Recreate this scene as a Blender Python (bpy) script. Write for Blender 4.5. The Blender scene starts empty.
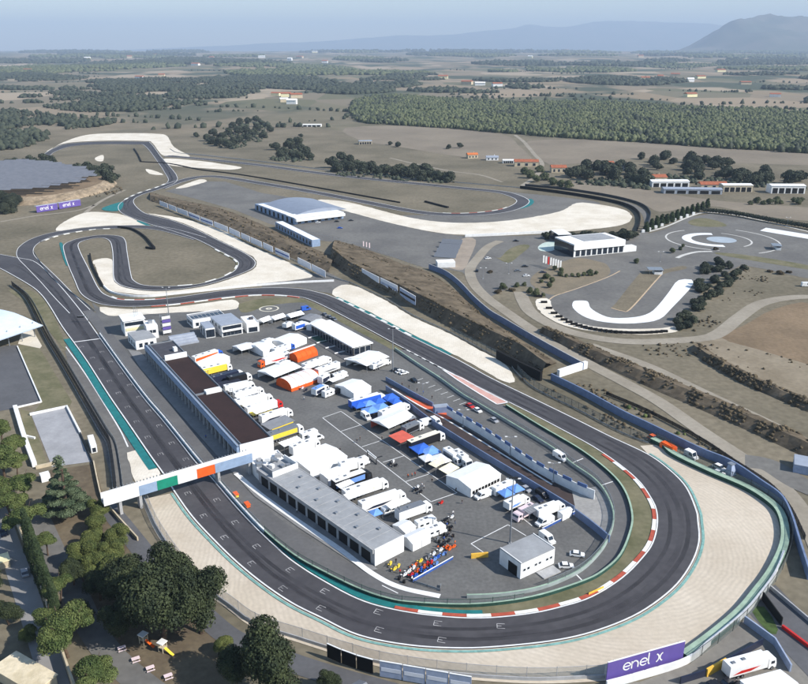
import bpy, bmesh, math, random
import numpy as np
from mathutils import Vector, Matrix, noise
from mathutils.geometry import tessellate_polygon
R = math.radians
random.seed(7); RNG = np.random.default_rng(7)
SC = bpy.context.scene; COL = SC.collection
# ---------------------------------------------------------------- camera
CAM_H = 138.0; F_PX = 800.0; CX, CY, HORIZON = 404.0, 342.0, 50.0
PITCH = math.atan2(CY - HORIZON, F_PX)
cam_d = bpy.data.cameras.new('camera'); cam = bpy.data.objects.new('camera', cam_d); COL.objects.link(cam)
cam.location = (0, 0, CAM_H); cam.rotation_euler = (math.pi / 2 - PITCH, 0, 0)
cam_d.sensor_fit = 'HORIZONTAL'; cam_d.sensor_width = 36.0; cam_d.lens = 36.0 * F_PX / 808.0
cam_d.clip_start = 1.0; cam_d.clip_end = 120000.0
SC.camera = cam
# ---------------------------------------------------------------- sky, sun, exposure
SUN_EL = R(37); SUN_DIR = Vector((0.93, -0.36, 0)).normalized()
world = bpy.data.worlds.new('World'); SC.world = world; world.use_nodes = True
nt = world.node_tree; nt.nodes.clear()
wo = nt.nodes.new('ShaderNodeOutputWorld'); bg = nt.nodes.new('ShaderNodeBackground'); sky = nt.nodes.new('ShaderNodeTexSky')
sky.sky_type = 'NISHITA'; sky.sun_disc = False; sky.sun_elevation = SUN_EL
sky.sun_rotation = math.atan2(SUN_DIR.x, SUN_DIR.y)
sky.altitude = 300; sky.air_density = 1.15; sky.dust_density = 0.25; sky.ozone_density = 1.6
bg.inputs['Strength'].default_value = 0.122
nt.links.new(sky.outputs[0], bg.inputs[0]); nt.links.new(bg.outputs[0], wo.inputs[0])
sun_d = bpy.data.lights.new('sun', 'SUN'); sun_d.energy = 5.0; sun_d.angle = R(0.5); sun_d.color = (1.0, 0.95, 0.88)
sun = bpy.data.objects.new('sun', sun_d); COL.objects.link(sun)
to_sun = (SUN_DIR * math.cos(SUN_EL) + Vector((0, 0, math.sin(SUN_EL))))
sun.rotation_euler = to_sun.to_track_quat('Z', 'Y').to_euler(); sun.location = (300, 0, 400)
SC.view_settings.view_transform = 'Standard'; SC.view_settings.look = 'None'
SC.view_settings.exposure = 0.47; SC.view_settings.gamma = 1.0; SC.view_settings.use_curve_mapping = False
SC.cycles.max_bounces = 5; SC.cycles.diffuse_bounces = 2; SC.cycles.glossy_bounces = 2
SC.cycles.transparent_max_bounces = 12; SC.cycles.volume_bounces = 0; SC.cycles.use_denoising = True

# ---------------------------------------------------------------- survey helpers
CP, SP = math.cos(PITCH), math.sin(PITCH)
def G(x, y, z=0.0):
    """world point at height z seen at survey coordinate (x, y)"""
    u = (x - CX) / F_PX; v = (CY - y) / F_PX
    d = (u, CP + v * SP, -SP + v * CP); t = (z - CAM_H) / d[2]
    return Vector((d[0] * t, d[1] * t, z))
def GL(pts, z=0.0): return [G(p[0], p[1], z) for p in pts]
def curve(pts, n=6, closed=False):
    """Catmull-Rom through 2D/3D points"""
    P = [Vector(p) for p in pts]; out = []; N = len(P)
    rng = range(N) if closed else range(N - 1)
    for i in rng:
        a = P[(i - 1) % N] if (closed or i > 0) else P[0] * 2 - P[1]
        b = P[i]; c = P[(i + 1) % N]
        d = P[(i + 2) % N] if (closed or i + 2 < N) else P[-1] * 2 - P[-2]
        for k in range(n):
            t = k / n
            out.append(0.5 * ((2 * b) + (c - a) * t + (2 * a - 5 * b + 4 * c - d) * t * t + (3 * b - a - 3 * c + d) * t ** 3))
    if not closed: out.append(P[-1])
    return out
def path(pts, z=0.0, n=6, closed=False): return [G(p[0], p[1], z) for p in curve([(a[0], a[1], 0) for a in pts], n, closed)]
def resample(P, step):
    out = [P[0].copy()]; acc = 0.0
    for a, b in zip(P, P[1:]):
        L = (b - a).length
        if L < 1e-6: continue
        t = step - acc
        while t <= L:
            out.append(a + (b - a) * (t / L)); t += step
        acc = L - (t - step)
    return out
def normals(P):
    N = []
    for i in range(len(P)):
        d = P[min(i + 1, len(P) - 1)] - P[max(i - 1, 0)]; d.z = 0
        d = d.normalized() if d.length > 1e-9 else Vector((1, 0, 0)); N.append(Vector((-d.y, d.x, 0)))
    return N
def offset(P, o): return [p + n * o for p, n in zip(P, normals(P))]

# ---------------------------------------------------------------- materials
def lin(c):
    return tuple(((v / 255) / 12.92 if v / 255 <= 0.04045 else ((v / 255 + 0.055) / 1.055) ** 2.4) for v in c)
MATS = {}
def mat(name, rgb, rough=0.8, var=0.12, scale=0.5, rgb2=None, spec=0.3, metal=0.0, bump=0.0, alpha=1.0, detail=4, scale2=None, trans=0.0):
    if name in MATS: return MATS[name]
    m = bpy.data.materials.new(name); m.use_nodes = True; t = m.node_tree; b = t.nodes['Principled BSDF']
    c = lin(rgb); c2 = lin(rgb2) if rgb2 else None
    b.inputs['Roughness'].default_value = rough; b.inputs['Specular IOR Level'].default_value = spec; b.inputs['Metallic'].default_value = metal
    b.inputs['Alpha'].default_value = alpha; b.inputs['Transmission Weight'].default_value = trans
    geo = t.nodes.new('ShaderNodeNewGeometry')
    n1 = t.nodes.new('ShaderNodeTexNoise'); n1.inputs['Scale'].default_value = scale; n1.inputs['Detail'].default_value = detail; n1.inputs['Roughness'].default_value = 0.62
    t.links.new(geo.outputs['Position'], n1.inputs['Vector'])
    rp = t.nodes.new('ShaderNodeValToRGB'); e = rp.color_ramp.elements
    lo = c if c2 is not None else tuple(v * (1 - var) for v in c); hi = c2 if c2 is not None else tuple(min(1, v * (1 + var)) for v in c)
    e[0].position = 0.36; e[0].color = (*lo, 1); e[1].position = 0.64; e[1].color = (*hi, 1)
    t.links.new(n1.outputs['Fac'], rp.inputs['Fac']); col = rp.outputs['Color']
    if scale2:
        n2 = t.nodes.new('ShaderNodeTexNoise'); n2.inputs['Scale'].default_value = scale2; n2.inputs['Detail'].default_value = 3
        t.links.new(geo.outputs['Position'], n2.inputs['Vector'])
        r2 = t.nodes.new('ShaderNodeValToRGB'); r2.color_ramp.elements[0].position = 0.3; r2.color_ramp.elements[1].position = 0.7
        v = 1 - var; r2.color_ramp.elements[0].color = (v, v, v, 1); r2.color_ramp.elements[1].color = (1, 1, 1, 1)
        t.links.new(n2.outputs['Fac'], r2.inputs['Fac'])
        mx = t.nodes.new('ShaderNodeMix'); mx.data_type = 'RGBA'; mx.blend_type = 'MULTIPLY'; mx.inputs[0].default_value = 1
        t.links.new(col, mx.inputs[6]); t.links.new(r2.outputs['Color'], mx.inputs[7]); col = mx.outputs[2]
    t.links.new(col, b.inputs['Base Color'])
    if bump:
        bp = t.nodes.new('ShaderNodeBump'); bp.inputs['Strength'].default_value = bump; bp.inputs['Distance'].default_value = 0.3
        t.links.new(n1.outputs['Fac'], bp.inputs['Height']); t.links.new(bp.outputs[0], b.inputs['Normal'])
    MATS[name] = m; return m
def grain(m, centre, freq, amt, rings=True):
    """rake / brush marks: bands round a centre or along the surface"""
    t = m.node_tree; b = t.nodes['Principled BSDF']; src = b.inputs['Base Color'].links[0].from_socket
    geo = t.nodes.new('ShaderNodeNewGeometry'); mp = t.nodes.new('ShaderNodeVectorMath'); mp.operation = 'SUBTRACT'
    mp.inputs[1].default_value = centre; t.links.new(geo.outputs['Position'], mp.inputs[0])
    w = t.nodes.new('ShaderNodeTexWave'); w.wave_type = 'RINGS' if rings else 'BANDS'
    if rings: w.rings_direction = 'Z'
    w.inputs['Scale'].default_value = freq; w.inputs['Distortion'].default_value = 5.5; w.inputs['Detail'].default_value = 3; w.inputs['Detail Scale'].default_value = 0.6
    t.links.new(mp.outputs[0], w.inputs['Vector'])
    n = t.nodes.new('ShaderNodeTexNoise'); n.inputs['Scale'].default_value = 0.07; t.links.new(geo.outputs['Position'], n.inputs['Vector'])
    mu = t.nodes.new('ShaderNodeMath'); mu.operation = 'MULTIPLY'; t.links.new(w.outputs['Fac'], mu.inputs[0]); t.links.new(n.outputs['Fac'], mu.inputs[1])
    mr = t.nodes.new('ShaderNodeMapRange'); mr.inputs[1].default_value = 0.1; mr.inputs[2].default_value = 0.6; mr.inputs[3].default_value = 1.0; mr.inputs[4].default_value = 1 - amt
    t.links.new(mu.outputs[0], mr.inputs[0])
    mx = t.nodes.new('ShaderNodeMix'); mx.data_type = 'RGBA'; mx.blend_type = 'MULTIPLY'; mx.inputs[0].default_value = 1
    t.links.new(src, mx.inputs[6]); t.links.new(mr.outputs[0], mx.inputs[7]); t.links.new(mx.outputs[2], b.inputs['Base Color'])
    return m

# ---------------------------------------------------------------- mesh helpers
class MB:
    def __init__(s): s.v = []; s.f = []; s.m = []
    def add(s, vs, fs, mi=0):
        o = len(s.v); s.v += [tuple(v) for v in vs]
        for f in fs: s.f.append(tuple(i + o for i in f)); s.m.append(mi)
    def box(s, c, d, yaw=0.0, mi=0, taper=1.0):
        """c: centre of the base, d: full size"""
        ca, sa = math.cos(yaw), math.sin(yaw); vs = []
        for z, k in ((0, 1.0), (d[2], taper)):
            for x, y in ((-1, -1), (1, -1), (1, 1), (-1, 1)):
                X, Y = x * d[0] / 2 * k, y * d[1] / 2 * k
                vs.append((c[0] + X * ca - Y * sa, c[1] + X * sa + Y * ca, c[2] + z))
        s.add(vs, [(3, 2, 1, 0), (4, 5, 6, 7), (0, 1, 5, 4), (1, 2, 6, 5), (2, 3, 7, 6), (3, 0, 4, 7)], mi); return s
    def prism(s, poly, axis='z', a=0.0, b=1.0, mi=0):
        """extrude a 2D outline; axis y: outline in x,z"""
        n = len(poly)
        if axis == 'z': vs = [(p[0], p[1], a) for p in poly] + [(p[0], p[1], b) for p in poly]
        elif axis == 'y': vs = [(p[0], a, p[1]) for p in poly] + [(p[0], b, p[1]) for p in poly]
        else: vs = [(a, p[0], p[1]) for p in poly] + [(b, p[0], p[1]) for p in poly]
        fs = [(i, (i + 1) % n, (i + 1) % n + n, i + n) for i in range(n)] + [tuple(range(n - 1, -1, -1)), tuple(range(n, 2 * n))]
        s.add(vs, fs, mi); return s
    def tube(s, p, q, r, n=6, r2=None, mi=0):
        p, q = Vector(p), Vector(q); d = (q - p); d.normalize()
        a = d.orthogonal().normalized(); b = d.cross(a); r2 = r if r2 is None else r2; vs = []
        for c, rr in ((p, r), (q, r2)):
            for k in range(n):
                t = 2 * math.pi * k / n; vs.append(c + a * (math.cos(t) * rr) + b * (math.sin(t) * rr))
        s.add(vs, [(k, (k + 1) % n, (k + 1) % n + n, k + n) for k in range(n)] + [tuple(range(n - 1, -1, -1)), tuple(range(n, 2 * n))], mi); return s
    def wheel(s, c, r, w, n=12, mi=0): return s.tube((c[0], c[1] - w / 2, c[2]), (c[0], c[1] + w / 2, c[2]), r, n, mi=mi)
    def quad(s, a, b, c, d, mi=0): s.add([a, b, c, d], [(0, 1, 2, 3)], mi); return s
    def blob(s, c, r, seed=0, mi=0, sub=1, flat=1.0):
        bm = bmesh.new(); bmesh.ops.create_icosphere(bm, subdivisions=sub, radius=1.0); rn = random.Random(seed)
        vs = []
        for v in bm.verts:
            k = rn.uniform(0.75, 1.18); vs.append((c[0] + v.co.x * r * k, c[1] + v.co.y * r * k, c[2] + v.co.z * r * k * flat))
        s.add(vs, [tuple(x.index for x in f.verts) for f in bm.faces], mi); bm.free(); return s
    def mesh(s, name, mats):
        me = bpy.data.meshes.new(name); me.from_pydata(s.v, [], s.f)
        for m in (mats if isinstance(mats, (list, tuple)) else [mats]): me.materials.append(m)
        if len(me.materials) > 1: me.polygons.foreach_set('material_index', s.m)
        me.update(); return me
def fixn(me):
    bm = bmesh.new(); bm.from_mesh(me); bmesh.ops.recalc_face_normals(bm, faces=bm.faces); bm.to_mesh(me); bm.free(); return me
def obj(name, mb, mats, parent=None, smooth=False):
    me = mb.mesh(name, mats) if isinstance(mb, MB) else mb
    o = bpy.data.objects.new(name, me); COL.objects.link(o)
    if parent is not None: o.parent = parent
    if smooth: me.polygons.foreach_set('use_smooth', [True] * len(me.polygons))
    return o
def tag(o, label, cat, group=None):
    o['label'] = label; o['category'] = cat
    if group: o['group'] = group
    return o
def thing(name, label, cat, loc=(0, 0, 0), yaw=0.0, group=None):
    o = bpy.data.objects.new(name, None); COL.objects.link(o); o.location = loc; o.rotation_euler = (0, 0, yaw); o.empty_display_size = 0.5
    return tag(o, label, cat, group)
def dup(root, loc, yaw, label=None, group=None, scale=None):
    def rec(o, par):
        c = o.copy(); COL.objects.link(c); c.parent = par
        for ch in o.children: rec(ch, c)
        return c
    r = rec(root, None); r.location = loc; r.rotation_euler = (0, 0, yaw)
    if scale: r.scale = scale if isinstance(scale, (tuple, list)) else (scale,) * 3
    if label: r['label'] = label
    if group: r['group'] = group
    return r
def struct(name, mb, mats, parent=None, kind='structure'):
    o = obj(name, mb, mats, parent)
    if parent is None: o['kind'] = kind
    return o
def sheet(name, poly, m, z, parent=None):
    """flat surface from a world outline"""
    P = [Vector((p.x, p.y, 0)) for p in poly]; tri = tessellate_polygon([P]); mb = MB()
    fs = []
    for t in tri:
        a, b, c = (P[i] for i in t)
        fs.append(t if (b - a).cross(c - a).z > 0 else (t[0], t[2], t[1]))
    mb.add([(p.x, p.y, z) for p in P], fs); return struct(name, mb, m, parent)
def strip(mb, P, w, z, o=0.0, mi=0):
    """flat ribbon of width w along path P, shifted sideways by o"""
    A = offset(P, o - w / 2); B = offset(P, o + w / 2); n = len(P)
    mb.add([(p.x, p.y, z) for p in A] + [(p.x, p.y, z) for p in B], [(i, i + 1, n + i + 1, n + i) for i in range(n - 1)], mi)
def wallmb(P, z0, z1, th, mi=0, mb=None, top_mi=None):
    """solid wall along a path"""
    mb = mb or MB(); A = offset(P, -th / 2); B = offset(P, th / 2); n = len(P)
    vs = [(p.x, p.y, z0) for p in A] + [(p.x, p.y, z0) for p in B] + [(p.x, p.y, z1) for p in B] + [(p.x, p.y, z1) for p in A]
    f0 = []; ft = []
    for i in range(n - 1):
        f0 += [(i, i + 1, 3 * n + i + 1, 3 * n + i), (n + i + 1, n + i, 2 * n + i, 2 * n + i + 1)]
        ft.append((3 * n + i, 3 * n + i + 1, 2 * n + i + 1, 2 * n + i))
    o = len(mb.v); mb.add(vs, f0 + [(0, 3 * n, 2 * n, n), (n - 1, 2 * n - 1, 3 * n - 1, 4 * n - 1)], mi)
    for f in ft: mb.f.append(tuple(i + o for i in f)); mb.m.append(mi if top_mi is None else top_mi)
    return mb
# ================================================================= terrain
def sstep(a, b, x): t = min(1, max(0, (x - a) / (b - a))); return t * t * (3 - 2 * t)
def T(x, y):
    if y < 1500: return 0.0
    b = 100 * sstep(1600, 21000, y) ** 1.0
    a = 26 * sstep(1800, 7000, y)
    return b + a * noise.noise(Vector((x / 1500, y / 1700, 3.3))) + a * 0.5 * noise.noise(Vector((x / 500, y / 600, 8.1)))
m_ground = mat('dry_grass_land', (108, 102, 86), 0.95, 0.3, 0.012, (134, 125, 107), scale2=0.35, spec=0.1, detail=6)
def far_fields(m):
    """patchwork of fields, woods and pasture in the far plain"""
    t = m.node_tree; b = t.nodes['Principled BSDF']; src = b.inputs['Base Color'].links[0].from_socket
    geo = t.nodes.new('ShaderNodeNewGeometry'); sep = t.nodes.new('ShaderNodeSeparateXYZ'); t.links.new(geo.outputs['Position'], sep.inputs[0])
    mp = t.nodes.new('ShaderNodeMapping'); mp.inputs['Scale'].default_value = (1, 0.55, 0); t.links.new(geo.outputs['Position'], mp.inputs['Vector'])
    vo = t.nodes.new('ShaderNodeTexVoronoi'); vo.inputs['Scale'].default_value = 0.0042; vo.inputs['Randomness'].default_value = 0.9; t.links.new(mp.outputs[0], vo.inputs['Vector'])
    sx = t.nodes.new('ShaderNodeSeparateXYZ'); t.links.new(vo.outputs['Color'], sx.inputs[0])
    r = t.nodes.new('ShaderNodeValToRGB'); r.color_ramp.interpolation = 'CONSTANT'
    cols = [(134, 122, 104), (116, 110, 91), (148, 133, 113), (106, 104, 83), (138, 124, 103), (124, 115, 98), (158, 144, 124)]
    e = r.color_ramp.elements; e[0].color = (*lin(cols[0]), 1); e[0].position = 0
    e[1].color = (*lin(cols[1]), 1); e[1].position = 1 / 7
    for i in range(2, 7): q = e.new(i / 7); q.color = (*lin(cols[i]), 1)
    t.links.new(sx.outputs[0], r.inputs['Fac'])
    n = t.nodes.new('ShaderNodeTexNoise'); n.inputs['Scale'].default_value = 0.0024; n.inputs['Detail'].default_value = 9; t.links.new(mp.outputs[0], n.inputs['Vector'])
    nr = t.nodes.new('ShaderNodeValToRGB'); nr.color_ramp.elements[0].position = 0.52; nr.color_ramp.elements[1].position = 0.58
    t.links.new(n.outputs['Fac'], nr.inputs['Fac'])
    mw = t.nodes.new('ShaderNodeMix'); mw.data_type = 'RGBA'; t.links.new(nr.outputs['Color'], mw.inputs[0]); t.links.new(r.outputs['Color'], mw.inputs[6]); mw.inputs[7].default_value = (*lin((78, 84, 70)), 1)
    d = t.nodes.new('ShaderNodeMapRange'); d.inputs[1].default_value = 1250; d.inputs[2].default_value = 2300; t.links.new(sep.outputs['Y'], d.inputs[0])
    mx = t.nodes.new('ShaderNodeMix'); mx.data_type = 'RGBA'; t.links.new(d.outputs[0], mx.inputs[0]); t.links.new(src, mx.inputs[6]); t.links.new(mw.outputs[2], mx.inputs[7])
    t.links.new(mx.outputs[2], b.inputs['Base Color'])
far_fields(m_ground)
ys = [-900, -300, 0, 200, 400, 700, 1000, 1300, 1500]; y = 1500
while y < 46000: y *= 1.045; ys.append(y)
NX = 120; mb = MB(); ss = np.linspace(-1, 1, NX)
for y in ys:
    for s in ss:
        x = s * (1500 + 1.0 * max(y, 0)); mb.v.append((x, y, T(x, y)))
for j in range(len(ys) - 1):
    for i in range(NX - 1): mb.f.append((j * NX + i, j * NX + i + 1, (j + 1) * NX + i + 1, (j + 1) * NX + i)); mb.m.append(0)
struct('ground', mb, m_ground).data.polygons.foreach_set('use_smooth', [True] * ((len(ys) - 1) * (NX - 1)))
# distant mountains
def mountain(name, m, x0, x1, yc, depth, crest, rough):
    mb = MB(); nx, ny = 160, 26
    for j in range(ny):
        v = j / (ny - 1); prof = max(0.0, 1 - abs(v - 0.5) * 2) ** 0.8
        for i in range(nx):
            x = x0 + (x1 - x0) * i / (nx - 1); y = yc + (v - 0.5) * depth
            px = CX + F_PX * (x / yc)
            h = np.interp(px, [c[0] for c in crest], [c[1] for c in crest])
            n = 1 + rough * noise.fractal(Vector((x / 2600, y / 2600, 1.7)), 1.0, 2.1, 5) * (1.0 if prof < 0.97 else 0.35)
            mb.v.append((x, y, max(-20, h * prof * n * (1 + rough * .16 * noise.fractal(Vector((x / 620, y / 620, 5.1)), .8, 2.2, 5)) - 15 * (1 - prof))))
    for j in range(ny - 1):
        for i in range(nx - 1): mb.f.append((j * nx + i, j * nx + i + 1, (j + 1) * nx + i + 1, (j + 1) * nx + i)); mb.m.append(0)
    o = struct(name, mb, m); o.data.polygons.foreach_set('use_smooth', [True] * len(mb.f)); return o
m_mtn = mat('mountain_slopes', (78, 84, 70), 0.95, 0.3, 0.0012, (112, 104, 92), spec=0.05)
def cr(pts, D, k=1.0): return [(x, (50 - y) * k / F_PX * D + CAM_H) for x, y in pts]
mountain('mountain', m_mtn, 5800, 16500, 19000, 6500, cr([(640, 53), (682, 46), (694, 38), (702, 33), (712, 26), (722, 23), (732, 21), (745, 19), (757, 16), (768, 14), (780, 14.5), (795, 16.5), (808, 17), (850, 20), (900, 26), (1000, 38), (1100, 50)], 19000), 0.5)
mountain('mountain', m_mtn, -16000, 28000, 43000, 9000, cr([(100, 52), (200, 47), (262, 43.5), (300, 42), (350, 38.5), (385, 36), (420, 33.5), (450, 34), (480, 29), (500, 26.5), (518, 23.5), (535, 24.5), (560, 24), (590, 21.5), (610, 20), (640, 21), (665, 23), (690, 23), (720, 26), (780, 30), (900, 34), (1000, 44)], 43000, .86), 0.1)

# ================================================================= surfaces of the circuit
m_track = mat('race_asphalt', (68, 66, 69), 0.75, 0.18, 0.05, (80, 78, 80), scale2=0.5, spec=0.35)
m_pit = mat('pit_asphalt', (96, 95, 95), 0.8, 0.16, 0.06, (107, 106, 105), scale2=0.7)
m_pad = mat('paddock_asphalt', (98, 97, 95), 0.85, 0.25, 0.045, (114, 113, 110), scale2=0.9)
m_apron = mat('apron_concrete', (92, 92, 94), 0.8, 0.1, 0.1, scale2=0.8)
m_old = mat('old_asphalt', (104, 102, 99), 0.9, 0.22, 0.03, (120, 118, 113), scale2=0.4)
m_sand = grain(mat('raked_gravel', (190, 177, 158), 0.95, 0.12, 0.035, (210, 198, 180), scale2=0.8, spec=0.1), G(600, 535), 0.23, 0.09)
m_pale = grain(mat('pale_gravel', (212, 202, 184), 0.95, 0.1, 0.05, (230, 222, 207), scale2=0.8, spec=0.1), (0, 0, 0), 0.31, 0.05, False)
m_grass = mat('verge_grass', (104, 103, 78), 0.95, 0.2, 0.08, (128, 122, 98), scale2=0.6, spec=0.1)
m_dirt = mat('dirt_track', (146, 138, 124), 0.95, 0.14, 0.05, (160, 152, 138), scale2=0.5, spec=0.1)
m_brown = mat('ploughed_earth', (122, 106, 86), 0.95, 0.25, 0.03, (142, 123, 100), scale2=0.5, spec=0.1)
m_teal = mat('teal_paint', (34, 116, 116), 0.7, 0.14, 0.4, scale2=1.5)
m_palegreen = mat('faded_green_paint', (126, 168, 160), 0.8, 0.18, 0.3, scale2=1.2)
m_white = mat('white_paint', (222, 222, 220), 0.7, 0.1, 0.5)
m_skid = mat('skid_surface', (238, 238, 236), 0.35, 0.05, 0.1)
m_red = mat('red_paint', (178, 74, 54), 0.75, 0.15, 0.4)
m_redwash = mat('worn_red_paint', (196, 146, 134), 0.8, 0.2, 0.3, (206, 168, 156))
m_yellow = mat('yellow_paint', (226, 178, 70), 0.7, 0.1, 0.6)
m_blue = mat('blue_paint', (52, 84, 150), 0.7, 0.15, 0.5)

OUTER = [(-14, 262), (5, 271.5), (30, 286), (41, 295.3), (50, 307.7), (62, 327.5), (75.5, 346), (88, 364), (109, 397), (130, 427.6), (150, 457), (162.7, 474.7), (174, 493), (191.4, 517.6), (213, 541), (236, 563.4), (262.3, 585), (291, 604.4), (320, 619), (358.6, 637), (409, 647), (462, 650), (510, 647.5), (560, 641.5), (600, 631.5), (640, 614.6), (673.6, 590), (692, 565.5), (700, 543), (699, 522), (697, 510.5), (687, 488), (670.5, 470.6), (648, 454.5), (611, 437), (578, 420.5), (537, 400.5), (491, 378.2), (458, 360), (410, 336.3), (391.7, 326.4), (364.5, 312.5), (335, 298), (317, 292.3), (299.5, 288.9), (272.3, 288), (244, 289), (219.5, 291.4), (194.8, 295), (170, 298.5), (149, 300.2), (123, 300.3), (111, 297.2), (100, 290), (88.5, 267.7), (80.4, 251.6), (79, 244), (86.6, 240.3), (100, 238), (109, 241), (112, 249.8), (112.8, 262), (113.4, 278), (118.4, 284.6), (129.5, 288.3), (148, 290.7), (170, 290.4), (201, 286.4), (225.7, 279.7), (249, 270.8), (255.6, 265), (253.5, 259.2), (241.8, 251.6), (219.5, 241), (194.8, 229), (172, 220.5), (158, 217), (144.5, 213), (135.5, 205.5), (134.5, 199.5), (143.6, 194.4), (163.4, 188), (178, 178.5), (161, 156.5), (151, 143.5), (143, 141.8), (99, 141.8), (67, 144), (52, 149.2), (44, 154)]
INNER = [(-14, 252), (18.6, 258), (37, 263), (57, 282), (80.4, 309.8), (99, 335.7), (122, 368), (146, 400), (164, 421), (180, 441), (197.5, 463.4), (211, 476.5), (238.4, 508.4), (263, 534), (280, 550), (295, 562.4), (320, 578.5), (358.6, 599), (394, 609.5), (438.8, 616.2), (483.3, 618), (528, 613.8), (560, 607), (590.7, 597), (621.4, 577.8), (643, 556), (652, 542), (656, 525), (655, 510), (649, 497.2), (638, 482), (619, 465.5), (592.5, 447.5), (562, 430.7), (531, 414.3), (506.6, 402), (480, 388.5), (441.8, 369), (420, 357.5), (395.4, 344.8), (372, 332), (341, 315.5), (314, 302), (299.5, 297.6), (274.8, 295.3), (250, 295.6), (225, 298), (200, 301.2), (170, 305), (137, 307), (112.4, 306.4), (97, 303.6), (86, 298.5), (79.2, 292), (74.3, 280.7), (67.5, 264.6), (63, 249), (64.5, 244.4), (70, 241.5), (79, 238.6), (100, 235.3), (119.6, 236.3), (125.8, 241), (127.6, 252.2), (131.4, 274.5), (134.5, 281), (144.4, 285.4), (166.6, 286.6), (194.8, 284.8), (217, 279.3), (232, 272.6), (237.6, 265.8), (235.6, 260.3), (219.5, 251.4), (194.8, 239), (170, 230.5), (150, 224.5), (130, 217.5), (119, 211), (120, 203.5), (136, 194.3), (158.4, 186.8), (168, 181), (164, 172), (158.4, 163.3), (144.8, 146), (133.7, 144.6), (99, 144.3), (71.8, 146.4), (56, 151.5), (50, 156)]
oute, inne = path(OUTER, 0, 5), path(INNER, 0, 5)
# one tarmac ribbon: each outer point is joined to the inner edge progressively
def ribbon_between(A, B, m, name, z):
    """greedy strip between two traced edges"""
    mb = MB(); n, k = len(A), len(B); mb.v = [(p.x, p.y, z) for p in A] + [(p.x, p.y, z) for p in B]; i = j = 0
    while i < n - 1 or j < k - 1:
        adv_a = i < n - 1 and (j == k - 1 or (A[i + 1] - B[j]).length <= (A[i] - B[j + 1]).length)
        if adv_a: f = (i, i + 1, n + j); i += 1
        else: f = (i, n + j + 1, n + j); j += 1
        a, b, c = (Vector(mb.v[q]) for q in f)
        mb.f.append(f if (b - a).cross(c - a).z > 0 else (f[0], f[2], f[1])); mb.m.append(0)
    return struct(name, mb, m)
z_ = 0.30
# infield and paddock base surfaces (lowest layers first)
def S(name, pts, m, z, n=4, smooth=True):
    return sheet(name, path(pts, 0, n, True) if smooth else GL(pts), m, z)
S('paddock_pavement', [(92, 302), (104, 312), (128, 312), (180, 309), (232, 308), (262, 305), (300, 299), (316, 304), (345, 320), (397, 348), (440, 371), (500, 404), (560, 438), (600, 466), (625, 500), (630, 525), (620, 556), (590, 581), (552, 594), (500, 603), (460, 605.5), (409, 604), (385, 599), (360, 589), (320, 570), (290, 551), (250, 513), (214, 472), (190, 448), (160, 410), (130, 370), (104, 336)], m_pad, 0.06, 3, False)
S('infield_pavement', [(165, 191), (205, 181.5), (225, 181.5), (262, 193), (300, 199), (345, 210), (390, 222), (430, 232), (462, 236), (520, 236), (556, 234), (600, 236), (640, 236), (665, 229), (690, 217), (712, 213.5), (735, 216), (770, 224), (830, 238), (850, 285), (800, 277), (764, 269), (742, 265), (728, 272), (708, 285), (692, 305), (676, 325), (668, 329), (640, 332), (600, 330), (565, 323), (552, 311), (549, 301), (540, 290), (520, 285), (505, 290), (490, 297), (478, 287), (462, 272), (440, 268), (425, 268), (395, 258), (345, 243), (315, 240), (300, 233), (270, 224), (235, 210), (200, 200)], m_old, 0.06, 3, False)
S('runoff_pavement', [(490, 190), (520, 193), (560, 197), (600, 203), (580, 212), (540, 218), (490, 223), (440, 222.5), (400, 216), (440, 215), (490, 213), (520, 208), (529, 201)], m_old, 0.09)
S('runoff_pavement', [(262, 282), (300, 277.5), (325, 271), (350, 283), (335, 294), (318, 291.5), (300, 287.5), (262, 288)], m_old, 0.09, 3, False)
S('runoff_pavement', [(64, 344), (74, 347), (128, 432), (140, 452), (128, 453), (134, 487), (119, 500), (112, 480), (100, 440), (84, 400), (68, 364)], m_old, 0.05, 3, False)
# pit lane + service lane inside the hairpin
LANE_O = [(62, 286), (81, 309.5), (100, 335), (123, 367), (147, 399), (165, 420), (199, 462), (212.5, 476), (240, 507.5), (265, 533.5), (295, 558), (325, 575), (360, 592), (385, 600.5), (409.5, 605), (460, 607.5), (500, 605), (540, 598), (583, 584), (603, 573.5), (620.4, 557), (630.5, 532), (631.6, 515), (625, 494), (611, 476), (582, 453), (541, 428.6), (506, 407), (480, 391), (441, 369.5), (405, 350)]
LANE_I = [(86, 304), (98, 316), (114, 336), (142, 372), (176, 412), (207, 446), (228, 470), (255, 499), (288, 525), (330, 553), (360, 570), (384.8, 583), (409.5, 591), (439, 596.8), (460, 598.5), (500, 597), (540, 590), (577, 574.5), (598, 556), (609, 538), (613.5, 518), (607, 498), (594.6, 482), (572, 466), (553.7, 451), (521, 431), (480, 406.5), (462, 396), (440, 380), (420, 367), (395, 350)]
lane_o, lane_i = path(LANE_O, 0, 5), path(LANE_I, 0, 5)
ribbon_between(lane_o, lane_i, m_pit, 'pit_lane', 0.20)
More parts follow.
